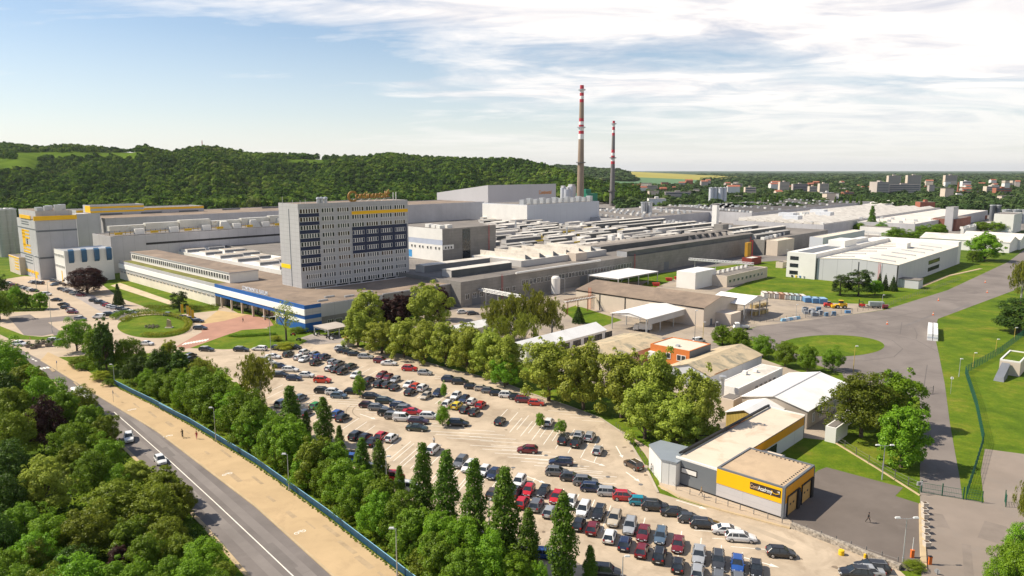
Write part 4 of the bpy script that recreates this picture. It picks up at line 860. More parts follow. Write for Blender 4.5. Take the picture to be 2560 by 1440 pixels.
# ----- training hall with the yellow front
AZ_ = 5.6
as_ = Site(1957, 1298, 0); az = as_.top(1219); ae = as_.empty('training_hall'); tag(ae, 'yellow and grey training hall with two roller doors', 'beside the paved apron', 'building'); ax_ = as_.lx(2037, az); ay_ = as_.ly(1793, az); ae2 = as_.ly(1690, az)
wy = ae2-ay_; LWG = as_.px(1968, 1022, az)[0]
TAN = mat('tan_membrane', (.48, .355, .23), .85, .06, .4, panel=(4, 0, .07, .9), stain=((.38, .28, .185), .3, .46, .72)); GREYF = mat('pale_grey_fascia', (.52, .50, .50), .6, .04, .5, panel=(7, 1.2, .06, .85)); SLATE = mat('slate_render', (.155, .17, .185), .8, .05, .5)
CREAM = mat('cream_membrane', (.62, .52, .41), .8, .06, .3, stain=((.42, .31, .21), .16, .50, .74), panel=(4, 0, .08, .9))
b = MB(); b.box(0, ax_, 0, ay_, 0, az-.3, GREYF); b.build('wall', ae)
part('roof', ae, TAN, (.3, ax_-.3, .3, ay_-.3, az-.3, az-.18)); part('parapet', ae, DGREY, (0, ax_, 0, .35, az-.3, az), (0, ax_, ay_-.35, ay_, az-.3, az), (0, .35, .35, ay_-.35, az-.3, az), (ax_-.35, ax_, .35, ay_-.35, az-.3, az))
part('yellow_fascia', ae, YEL, (-.06, 0, .35, ay_, az*.47, az-.3)); part('yellow_side', ae, mat('shaded_yellow', (.62, .27, .004), .6, .06, .4), (.4, ax_-.3, -.06, 0, az*.45, az-.3)); part('corner_post', ae, DGREY, (-.1, .32, -.1, .32, 0, az-.02), (ax_-.3, ax_+.05, -.1, 0, 0, az-.3))  # side in a darker copy of the front's yellow, shade in the colour
DOOR = mat('ochre_door', (.50, .30, .10), .6, .06, .5, panel=(0, .6, .03, .8))
for k in range(2):
    x = ax_*(.10+.47*k); part('roller_door', ae, DOOR, (x, x+ax_*.30, -.09, -.062, .1, az*.62)); part('door_frame', ae, BLACK, (x-.15, x, -.25, -.062, 0, az*.66), (x+ax_*.30, x+ax_*.37, -.40, -.062, 0, az*.66), (x, x+ax_*.30, -.25, -.062, az*.62, az*.66))
    for j in (0, 1): part('door_light', ae, BLACK, (x+ax_*(.08+.1*j), x+ax_*(.12+.1*j), -.12, -.092, az*.30, az*.36))
# sign on the yellow front
sy0, sy1 = as_.ly(1952, az-1), as_.ly(1876, az-1); part('sign_board', ae, mat('sign_brown', (.045, .03, .025), .6, .08, 1), (-.12, -.062, sy0, sy1, az-1.95, az-.75))
def yw(s_, dx, m, par, y0, y1, z, size, bold):
    q = text(s_, size, m, .04, par, 'lettering', bold); q.rotation_euler = (math.pi/2, 0, -math.pi/2); q.scale = ((y0-y1)/q.dimensions.x, 1, 1); q.location = (dx, y0, z); return q
wl2 = sy1-sy0
yw('Conti', -.15, mat('sign_cream', (.75, .50, .30), .6, .05, 1), ae, sy1-wl2*.01, sy1-wl2*.27, az-1.68, .95, .0); yw('Academy', -.15, WHITEW, ae, sy1-wl2*.28, sy1-wl2*.75, az-1.68, .95, .025)
b = MB(); y = sy0+wl2*.22
for i in range(10):
    t0, t1 = math.pi*(.9+i*.10), math.pi*(.9+(i+1)*.10)
    f = lambda t, r: (-.15, y-wl2*.06-r*1.5*math.cos(t), az-1.2+r*.8*math.sin(t))
    b.face([f(t0, .33), f(t1, .33), f(t1, .46), f(t0, .46)], YEL)
b.face([(-.15, sy0+wl2*.12, az-1.05), (-.15, sy0+wl2*.02, az-.9), (-.15, sy0+wl2*.03, az-1.5), (-.15, sy0+wl2*.045, az-1.15)], WHITEW); b.build('emblem', ae)
# long wing with the slate front
b = MB(); b.box(0, LWG, ay_+.02, ae2, 0, az-.7, SLATE); b.build('wing_wall', ae); part('wing_roof', ae, CREAM, (.35, LWG-.3, ay_+.05, ae2-.35, az-.7, az-.58))
part('wing_parapet', ae, WHITEW, (0, .35, ay_+.02, ae2, az-.7, az-.35), (LWG-.3, LWG, ay_+.02, ae2, az-.7, az-.35)); part('edge_pipe', ae, BLACK, (2, LWG, ae2-.3, ae2+.1, az-.35, az+.05), (2, LWG, ae2+.25, ae2+.6, az-.6, az-.3))
part('louvre', ae, WHITEW, (-.06, 0, ay_+(ae2-ay_)*.48, ay_+(ae2-ay_)*.84, 2.5, 3.3)); part('louvre_frame', ae, BLACK, (-.04, 0, ay_+(ae2-ay_)*.46, ay_+(ae2-ay_)*.86, 2.3, 3.5)); part('base_strip', ae, BLACK, (-.05, 0, .3, ae2, 0, .3))
part('side_band', ae, MATS['shaded_yellow'], (ax_+.1, LWG-.6, ay_-.06, ay_+.02, az*.55, az-.75)); part('side_wall', ae, PALEC, (ax_+.1, LWG-.6, ay_-.03, ay_+.02, 0, az*.54))  # wing band in the same darkened yellow, shade painted in
part('side_window', ae, GLASS, (ax_+6, ax_+12, ay_-.10, ay_-.05, .6, az*.5)); part('entrance_canopy', ae, DGREY, (ax_+1.5, ax_+6, ay_-4.2, ay_, 2.9, 3.25)); part('canopy_top', ae, CREAM, (ax_+1.8, ax_+5.7, ay_-3.9, ay_-.2, 3.25, 3.32))
for k in range(2): part('canopy_post', ae, DGREY, (ax_+1.7, ax_+1.9, ay_-4.1+k*3, ay_-3.9+k*3, 0, 2.9))
b = MB()
for k in range(26):
    x, y = (ax_-.9, 1+k*(ay_-2)/13) if k < 13 else (1+(k-13)*(ax_-2)/13, .9); b.box(x, x+.22, y, y+.22, az-.18, az-.08, BLACK)
b.build('roof_anchor', ae)
# zinc shed joined on the far end
zp = [as_.px(x, y, 4.6) for x, y in ((1622, 1111), (1653, 1148), (1692, 1157), (1752, 1124), (1652, 1100))]
ze = as_.empty('zinc_porch'); tag(ze, 'faceted porch with a ribbed zinc roof', 'at the slate end of the training hall', 'porch'); ZINC = mat('zinc_sheet', (.36, .40, .44), .45, .06, .4, .4, panel=(.9, 0, .08, .7))
b = MB(); b.poly(zp, 4.3, 4.6, ZINC); b.build('roof', ze); cx_ = sum(p[0] for p in zp)/5; cy_ = sum(p[1] for p in zp)/5
b = MB(); b.poly([(cx_+(p[0]-cx_)*.97, cy_+(p[1]-cy_)*.97) for p in zp], 0, 4.3, mat('white_lamella', (.66, .66, .64), .7, .05, .5, panel=(1.1, 0, .12, .6))); b.build('wall', ze)
# white technical cabins behind the lawn
e, s = hall('white_cabin', 'white technical cabin', 'on the lawn behind the training hall', 2091, 1070, 3.4, 2121, 2064, None, WHITEW, GROOF, 0, .1)
e, s = hall('white_container', 'white container with a tank', 'under the chestnut trees', 2110, 1045, 2.6, 2135, 2085, None, WHITEW, WROOF, 0, .05)
# canopy for motorcycles and the little gatehouse
canopy('motorcycle_canopy', 'flat grey canopy over parked motorcycles', 'by the corner of the entrance building', 820, 826, 3.0, 877, 783, 0, 3, rm=mat('felt_roof', (.42, .37, .32), .9, .1, .5))
e, s = hall('gatehouse', 'tiny gatehouse with a yellow roof edge', 'beside the first plane tree', 866, 846, 3.0, 885, 856, None, GREYW, WROOF, 0, .3, kerbm=mat('amber_trim', (.55, .33, .05), .7, .1, 1))
e, s = hall('concrete_bunker', 'square pale concrete bunker grown over with grass', 'beyond the green mesh fence', 2552, 905, 4.2, (14,), 2500, None, BEIGEW, GRASS, 0, .4, kerbm=WHITEW)
b = MB(); e = s.empty('steel_chute'); tag(e, 'grey steel chute', 'leaning on the concrete bunker', 'chute')
b.hexa([(-3, 2.2, 0), (-3, 4.2, 0), (-9, 4.4, 0), (-9, 2, 0)][::-1], [(-.3, 2.2, 3.4), (-.3, 4.2, 3.4), (-8.5, 4.2, 1.1), (-8.5, 2.2, 1.1)][::-1], mat('dark_steel', (.17, .18, .20), .5, .1, .5)); b.build('shell', e)
# ---------------------------------------------------------------- distance: hill, woods, town
SKY = [(-300, 362), (0, 363), (120, 366), (250, 366), (330, 372), (400, 378), (450, 379), (490, 373), (520, 368), (560, 369), (590, 374), (650, 386), (700, 386), (760, 385), (810, 391), (880, 390), (1000, 387), (1060, 392), (1130, 395), (1200, 397), (1300, 400), (1350, 409), (1400, 424), (1440, 441), (1480, 452), (1540, 462), (1580, 466)]
def interp(tab, x):
    for (a, b), (c, d) in zip(tab, tab[1:]):
        if a <= x <= c: return b+(d-b)*(x-a)/(c-a)
    return tab[0][1] if x < tab[0][0] else tab[-1][1]
def sstep(t): t = max(0, min(1, t)); return t*t*(3-2*t)
TREEH = 10.0
def ridge_d(px): return interp([(-300, 2300), (0, 2250), (520, 2000), (900, 2100), (1300, 1900), (1440, 1500), (1600, 1400)], px)
def foot_d(px): return interp([(-300, 780), (0, 800), (300, 950), (900, 1150), (1300, 1230), (1600, 1300)], px)
def hill_z(px, D):
    x = (px-1280)/F*D; y0 = interp(SKY, px); DR = ridge_d(px); D0 = foot_d(px)
    hr = max(0.0, hgt((px-1280)/F*DR, DR, y0)-TREEH)
    t = (D-D0)/(DR-D0)
    wob = 13*math.sin(px*.011+D*.004)*math.sin(D*.0061+1.3) + 8*math.sin(px*.023-D*.008) + 7*math.sin(px*.041+D*.003)
    z = hr*(.25*sstep(t*1.6)+.75*sstep(t)) if t < 1 else hr-(D-DR)*.04
    return max(-1.0, z+wob*max(0, min(1, t*3))*max(0, min(1, (1-t)*2.2))*min(1, hr/50))
FIELDS = [(60, 385, 330, 13), (40, 410, 90, 14), (765, 401, 80, 6)]
hm = bpy.data.materials.new('hill_meadow'); hm.use_nodes = True
def hillmat():
    nt = hm.node_tree; b = nt.nodes['Principled BSDF']; tc = N(nt, 'ShaderNodeTexCoord'); n = N(nt, 'ShaderNodeTexNoise', i_Scale=.02, i_Detail=6.0); nt.links.new(tc.outputs['Object'], n.inputs[0])
    nt.links.new(ramp(nt, n.outputs[0], [(.35, (.065, .11, .014)), (.65, (.10, .155, .020))]), b.inputs['Base Color']); b.inputs['Roughness'].default_value = 1; b.inputs['Specular IOR Level'].default_value = 0
hillmat()
b = MB(); PXS = list(range(-1000, 1601, 20)); NT = 44; vs = []
for px in PXS:
    for j in range(NT):
        D = foot_d(px)*.97+(ridge_d(px)*1.5-foot_d(px)*.97)*(j/(NT-1)); vs.append(((px-1280)/F*D, D, hill_z(px, D)))
fs_ = [(i*NT+j, (i+1)*NT+j, (i+1)*NT+j+1, i*NT+j+1) for i in range(len(PXS)-1) for j in range(NT-1)]
b.add(vs, fs_, hm); kind(b.build('hill', None, True), 'structure')
# further ridge with rape fields, behind the chimneys
b = MB(); vs = []; SK2 = [(1300, 410), (1380, 414), (1440, 416), (1480, 421), (1540, 424), (1600, 428), (1680, 433), (1750, 438), (1850, 442), (1950, 446)]
P2 = list(range(1300, 1951, 25)); D2 = 3800
for px in P2:
    for j in range(12):
        D = 2500+(D2-2500)*j/11 if j < 9 else D2+(j-8)*400; hr = max(0, hgt((px-1280)/F*D2, D2, interp(SK2, px))-8); t = min(1, (D-2500)/(D2-2500)); vs.append(((px-1280)/F*D, D, hr*sstep(t)-.5))
RAPE = mat('rape_field', (.32, .28, .05), 1, .1, .004); GF = mat('green_field', (.085, .17, .075), 1, .1, .004)
fs_ = [(i*12+j, (i+1)*12+j, (i+1)*12+j+1, i*12+j+1) for i in range(len(P2)-1) for j in range(11)]
b.add(vs, fs_, GF); o = b.build('field_hill', None, True); kind(o, 'structure'); o.data.materials.append(RAPE)
for p in o.data.polygons:
    c = p.center
    if c.y > 3250 and proj(*c)[0] > 1548: p.material_index = 1
# canopies of the far woods: many small leafy clumps per tree, one mesh per wood
def crown_tile(n, seed):
    r = np.random.default_rng(seed); th = r.uniform(0, 2*np.pi, n); u = r.uniform(-.35, 1, n); rr = r.uniform(.72, 1.0, n)
    lob = 1+.22*np.sin(3*th+seed)+.15*np.sin(5*u*3+seed)
    d = np.stack([np.sqrt(1-u**2)*np.cos(th), np.sqrt(1-u**2)*np.sin(th), u], 1); c = d*(rr*lob)[:, None]; c[:, 2] = c[:, 2]*.95
    nn = d+r.normal(0, .45, (n, 3)); nn /= np.linalg.norm(nn, axis=1)[:, None]
    a = np.cross(nn, r.normal(0, 1, (n, 3))); a /= np.linalg.norm(a, axis=1)[:, None]; bb = np.cross(nn, a); s = r.uniform(.20, .36, n)[:, None]
    return np.stack([c-a*s-bb*s*.8, c+a*s-bb*s*.8, c+a*s+bb*s*.8, c-a*s+bb*s*.8], 1)
TILES = [crown_tile(64, k) for k in range(5)]
def wood(name, pts, m, label, area):
    """pts: x, y, z, radius, height"""
    P = np.array(pts); n = len(P); out = np.empty((n, 64, 4, 3), np.float32); tint = np.empty((n, 64*4), np.float32); rr = np.random.default_rng(5)
    for k in range(5):
        i = np.arange(n) % 5 == k; q = P[i]; out[i] = TILES[k][None]*np.stack([q[:, 3], q[:, 3], q[:, 4]*.5], 1)[:, None, None, :]+np.stack([q[:, 0], q[:, 1], q[:, 2]+q[:, 4]*.5], 1)[:, None, None, :]
    big = .5+.25*np.sin(P[:, 0]*.013+2*np.sin(P[:, 1]*.006))+.25*np.sin(P[:, 1]*.017+P[:, 0]*.005)
    tint[:] = np.clip(rr.random(n)*.72+.28*big, 0, 1)[:, None]
    v = out.reshape(-1, 3); me = bpy.data.meshes.new(name); nv = len(v); me.vertices.add(nv); me.vertices.foreach_set('co', v.ravel()); me.loops.add(nv); me.loops.foreach_set('vertex_index', np.arange(nv, dtype=np.int32)); me.polygons.add(nv//4); me.polygons.foreach_set('loop_start', np.arange(0, nv, 4, dtype=np.int32)); me.polygons.foreach_set('loop_total', np.full(nv//4, 4, np.int32))
    at = me.attributes.new('tint', 'FLOAT', 'POINT'); at.data.foreach_set('value', tint.ravel()); me.update(); me.materials.append(m)
    o = bpy.data.objects.new(name, me); COL.objects.link(o); kind(o, 'stuff'); o['label'] = label; return o
def woodmat(name, stops):
    m = bpy.data.materials.new(name); m.use_nodes = True; nt = m.node_tree; nt.nodes.clear(); out = N(nt, 'ShaderNodeOutputMaterial'); d = N(nt, 'ShaderNodeBsdfDiffuse'); t = N(nt, 'ShaderNodeBsdfTranslucent'); mx = N(nt, 'ShaderNodeMixShader', i_0=.25)
    a = N(nt, 'ShaderNodeAttribute', attribute_name='tint'); c = ramp(nt, a.outputs['Fac'], stops); geo = N(nt, 'ShaderNodeNewGeometry'); hs = N(nt, 'ShaderNodeHueSaturation'); nt.links.new(c, hs.inputs['Color']); nt.links.new(M2(nt, 'ADD', M2(nt, 'MULTIPLY', geo.outputs['Random Per Island'], .5), .75), hs.inputs['Value'])
    nt.links.new(hs.outputs[0], d.inputs[0]); nt.links.new(hs.outputs[0], t.inputs[0]); nt.links.new(d.outputs[0], mx.inputs[1]); nt.links.new(t.outputs[0], mx.inputs[2]); nt.links.new(mx.outputs[0], out.inputs[0]); return m
WM = woodmat('hill_foliage', [(0, (.030, .068, .014)), (.30, (.062, .115, .020)), (.6, (.102, .170, .026)), (.86, (.16, .225, .034)), (1, (.20, .22, .08))])
rr = random.Random(21); pts = []
def clear_field(px, py):
    return any(abs(px-fx)/(w) < .5 and fy-h*.5 < py < fy+h*.5+11 for fx, fy, w, h in ((215, 385, 310, 7), (40, 408, 150, 20), (770, 401, 100, 4)))
for k in range(29000):
    px = rr.uniform(-420, 1590); t = rr.random()**.85; D0, DR = foot_d(px)*.99, ridge_d(px)*1.04; D = D0+(DR-D0)*t; x = (px-1280)/F*D; z = hill_z(px, D); q = proj(x, D, z)
    if clear_field(px, q[1]) : continue
    r = rr.choice((rr.uniform(3, 5), rr.uniform(3, 7.5))); pts.append((x, D, z-1, r, r*rr.uniform(1.5, 2.3)))
# reserve a tree line at the foot of the hill
for k in range(1500):
    px = rr.uniform(-420, 1600); D = foot_d(px)*rr.uniform(.93, 1.03); r = rr.uniform(4.5, 9); pts.append(((px-1280)/F*D, D, 0, r, r*rr.uniform(1.6, 2.3)))
wood('hill_forest', pts, WM, 'dense mixed green forest covering the hillside', '')
TOWN = []   # (x0,x1,D) strips kept free of trees in front of far buildings
pts = []
for k in range(9500):
    u = rr.random(); D = 1150*math.exp(u*1.95); px = rr.uniform(1380, 2700); 
    if px < 1600 and D < 1450: continue
    if D > 2300 and 1500 < px < 1740: continue
    r = rr.uniform(5, 9)*(1+max(0, D-1800)/1500); h = min(r*1.9, rr.uniform(11, 19)); pts.append(((px-1280)/F*D, D, -1, r, h))
for k in range(900):      # copses between the works and the town
    px = rr.choice((rr.uniform(1880, 2060), rr.uniform(2180, 2560), rr.uniform(1540, 1900))); D = rr.uniform(900, 1180); r = rr.uniform(4, 8); pts.append(((px-1280)/F*D, D, -1, r, r*rr.uniform(1.6, 2.2)))
WM2 = woodmat('plain_foliage', [(0, (.038, .072, .026)), (.4, (.064, .106, .036)), (.8, (.098, .145, .048)), (1, (.16, .18, .07))])
wood('plain_woods', pts, WM2, 'flat woods of the plain stretching to the horizon', '')
pts = []
for k in range(1300):
    px = 1380+rr.random()*350; t = rr.random(); D = 2900+900*t
    if px > 1542+46*(1-t)+rr.uniform(-6, 6): continue
    hr = max(0, hgt((px-1280)/F*D2, D2, interp(SK2, px))-8); pts.append(((px-1280)/F*D, D, hr*sstep((D-2500)/1300)-2, rr.uniform(10, 20), rr.uniform(12, 18)))
wood('ridge_forest', pts, WM2, 'dark forest on the farther ridge behind the chimneys', '')
# far town
CRW = mat('town_cream', (.62, .52, .42), .8, .06, .1); BRK = mat('town_brick', (.36, .13, .08), .9, .1, .1); CON = mat('town_concrete', (.46, .40, .36), .85, .08, .1)
def block(look, area, px0, px1, ytop, ybase, D, m, rows=0, cols=0, depth=14, m2=None):
    x0, x1 = (px0-1280)/F*D, (px1-1280)/F*D; zt = hgt((x0+x1)/2, D, ytop); e = empty('town_building', x0, D, 0, math.radians(-6)); tag(e, look, area, 'building'); w = x1-x0
    b = MB(); b.box(0, w, 0, depth, 0, zt, m, GROOF); b.build('wall', e)
    zb = max(0, hgt(x0, D, ybase))
    b = MB(); b.box(w*.4, w*.6, depth*.3, depth*.7, zt, zt+2.5, m); b.build('roof_house', e)
    for r in range(rows):
        z = zb+(zt-zb)*(r+.3)/rows; part('window_band', e, m2 or DGREY, (w*.04, w*.96, -.12, 0, z, z+(zt-zb)/rows*.45))
block('broad concrete slab with rows of dark balconies', 'rising from the far woods', 2184, 2212, 455, 490, 1450, CON, 9, 0, 40); block('long grey office slab', 'joined to the broad concrete slab', 2213, 2288, 461, 490, 1470, CON, 6)
block('cream tower block nearest the middle', 'on the horizon woods', 2211, 2240, 439, 460, 1900, CRW, 8); block('cream tower block with a low wing', 'on the horizon woods', 2258, 2290, 438, 460, 1900, CRW, 8); block('pale lone tower block', 'on the horizon woods', 2351, 2379, 438, 452, 2100, CRW, 6)
block('pale pink tower block', 'near the row of far poplars', 1943, 1966, 455, 478, 1500, CRW, 7); block('white tower block with dark stripe', 'near the row of far poplars', 2042, 2064, 459, 482, 1450, CRW, 7); block('grey and blue flats', 'between the far tower blocks', 1976, 2012, 460, 478, 1550, CON, 5, m2=NAVY); block('white box building', 'in front of the white tower block', 2050, 2077, 481, 496, 1350, WHITEW, 2); block('low cream flats', 'between the far tower blocks', 2017, 2036, 466, 482, 1500, CRW, 4)
block('orange-brown low block', 'before the concrete slab', 2102, 2127, 480, 492, 1300, BRK, 2); block('brick works building', 'beside the red brick chimney', 2390, 2420, 478, 492, 1400, BRK, 2); block('white low works', 'beside the red brick chimney', 2362, 2420, 487, 497, 1300, WHITEW, 1); block('red brick mill', 'at the far edge of the town', 2480, 2516, 470, 490, 1400, BRK, 3); block('pink brick mill wing', 'at the far edge of the town', 2456, 2490, 466, 480, 1450, CRW, 3)
block('cream house row', 'below the green field', 1560, 1592, 462, 471, 1700, CRW, 2); block('white house row', 'below the green field', 1600, 1640, 464, 472, 1650, CRW, 2); block('beige block', 'among the far trees', 1858, 1884, 468, 480, 1400, CRW, 2); block('white block', 'among the far trees', 1825, 1850, 459, 467, 1800, CRW, 2); block('long grey works roof', 'among the far trees', 1660, 1722, 480, 487, 1250, CON, 1); block('white warehouse', 'among the far trees', 1620, 1662, 497, 506, 1000, WHITEW, 0, 0, 30)
block('small white house', 'on the horizon woods', 2395, 2415, 453, 459, 1900, WHITEW, 1); block('dark red wagon shed', 'near the long low white hall', 2295, 2330, 505, 513, 900, BRK, 0)
for k in range(84):
    D = rr.uniform(1150, 2300); px = rr.choice((rr.uniform(1560, 2060), rr.uniform(1560, 2560), rr.uniform(2060, 2560))); w = rr.uniform(14, 34)*.7; h = rr.choice((9, 11, 14, 18, 24)); x = (px-1280)/F*D; e = empty('town_house', x, D, 0, rr.uniform(-.5, .5)); m = rr.choice((CRW, WHITEW, CRW, WHITEW, CON, BRK)); tag(e, 'small far '+{'town_cream': 'cream', 'white_wall': 'white', 'town_concrete': 'grey', 'town_brick': 'brick'}[m.name]+' house', 'among the woods of the plain', 'house', 'small houses among the far woods')
    b = MB(); b.box(0, w, 0, 10, 0, h, m); b.build('wall', e); b = MB()
    if k % 2: b.gable(0, w, 0, 10, h, h+3, BRK, m, 'x', .5)
    else: b.box(-.3, w+.3, -.3, 10.3, h, h+.8, GROOF)
    b.build('roof', e)
D = 1400; x = (2385-1280)/F*D; e = empty('brick_chimney', x, D); tag(e, 'slim red brick chimney', 'among the far brick works', 'chimney'); b = MB(); b.lathe((0, 0), [(1.0, hgt(x, D, 455)), (2.0, 0)], BRK, 12); b.build('shaft', e, True)
D = 2000; x = (520-1280)/F*D; z0 = hill_z(520, D); e = empty('lookout_mast', x, D, z0); tag(e, 'red and white lattice mast', 'on the hilltop', 'mast'); b = MB(); zt = hgt(x, D, 351)-z0
for a, c in ((-1.2, -1.2), (1.2, -1.2), (1.2, 1.2), (-1.2, 1.2)): b.bar((a, c, 0), (a*.4, c*.4, zt), .35, RED)
for k in range(8): b.box(-1.4, 1.4, -1.4, 1.4, zt*k/8, zt*k/8+.5, CW if k % 2 else RED)
b.build('lattice', e)
for k, (px, m) in enumerate(((2290, 'r'), (2305, 'y'), (2322, 'r'), (2340, 'r'), (2358, 'y'), (2374, 'r'), (2395, 'r'), (2412, 'y'), (2432, 'r'), (2450, 'r'))):
    D = 820; x = (px-1280)/F*D; e = empty('freight_wagon', x, D+k % 3, 0, math.radians(-4)); tag(e, 'red freight wagon' if m == 'r' else 'ochre freight wagon', 'behind the long low white hall', 'wagon', 'freight wagons behind the white hall'); b = MB(); b.box(0, 6.6, 0, 2.8, .8, 4.6 if k % 2 else 5.4, BRK if m == 'r' else mat('ochre_paint', (.5, .26, .05), .8, .1, 1)); b.build('body', e); b = MB()
    for q in (1, 5): b.tube((q, -.1, .5), (q, .2, .5), .5, .5, BLACK, 10)
    b.build('wheel', e)
# ---------------------------------------------------------------- trees
LM = {'plane': leafmat('leaf_plane', (.205, .250, .026), (.385, .420, .062)), 'wood': leafmat('leaf_wood', (0.095, 0.168, 0.011), (0.204, 0.296, 0.020)), 'bright': leafmat('leaf_bright', (0.109, 0.215, 0.011), (0.231, 0.365, 0.022)),
      'dark': leafmat('leaf_dark', (0.037, 0.073, 0.010), (0.082, 0.130, 0.014), .25), 'olive': leafmat('leaf_olive', (.115, .150, .012), (.225, .262, .022)), 'purple': leafmat('leaf_purple', (.028, .011, .012), (.062, .024, .022), .25),
      'column': leafmat('leaf_column', (0.061, 0.123, 0.011), (0.131, 0.213, 0.015)), 'chest': leafmat('leaf_chestnut', (.080, .112, .011), (.165, .190, .018)), 'lime': leafmat('leaf_lime', (0.204, 0.240, 0.018), (0.360, 0.360, 0.036)), 'willow': leafmat('leaf_willow', (0.148, 0.168, 0.018), (0.276, 0.285, 0.039), .4), 'spruce': leafmat('leaf_spruce', (0.029, 0.059, 0.013), (0.065, 0.096, 0.016), .15)}
BARK = mat('bark', (.10, .075, .055), .95, .25, 2); BIRCH = mat('birch_bark', (.42, .40, .35), .9, .3, 2)
def leaves(cs, nl, ls, seed, up=.35, droop=0.0):
    """leaf faces spread over clusters cs = (centre, radius, outward)"""
    r = np.random.default_rng(seed); C = np.array([c[0] for c in cs]); R = np.array([c[1] for c in cs]); O = np.array([c[2] for c in cs]); w = R**2; idx = r.choice(len(cs), nl, p=w/w.sum())
    d = r.normal(0, 1, (nl, 3)); d /= np.linalg.norm(d, axis=1)[:, None]
    d += O[idx]*.45; d[:, 2] += up*.5; d /= np.linalg.norm(d, axis=1)[:, None]
    p = C[idx]+d*(R[idx]*r.uniform(.55, 1.05, nl))[:, None]
    if droop: p[:, 2] -= droop*r.random(nl)**2*R[idx]
    n = d*1.2+r.normal(0, .48, (nl, 3)); n[:, 2] += up; n /= np.linalg.norm(n, axis=1)[:, None]
    a = np.cross(n, r.normal(0, 1, (nl, 3))); a /= np.linalg.norm(a, axis=1)[:, None]; b = np.cross(n, a); s = (ls*r.uniform(.6, 1.25, nl))[:, None]
    if droop: a = a*.45+np.array([0, 0, -1.0]); a /= np.linalg.norm(a, axis=1)[:, None]; b = np.cross(n, a)
    k = 1.7 if droop else .75
    V = np.stack([p-a*s*k, p-b*s*.55, p+a*s*k, p+b*s*.55], 1).reshape(-1, 3)
    return V
def leafmesh(name, V, m):
    me = bpy.data.meshes.new(name); n = len(V); me.vertices.add(n); me.vertices.foreach_set('co', V.astype(np.float32).ravel()); me.loops.add(n); me.loops.foreach_set('vertex_index', np.arange(n, dtype=np.int32)); me.polygons.add(n//4); me.polygons.foreach_set('loop_start', np.arange(0, n, 4, dtype=np.int32)); me.polygons.foreach_set('loop_total', np.full(n//4, 4, np.int32)); me.update(); me.materials.append(m); return me
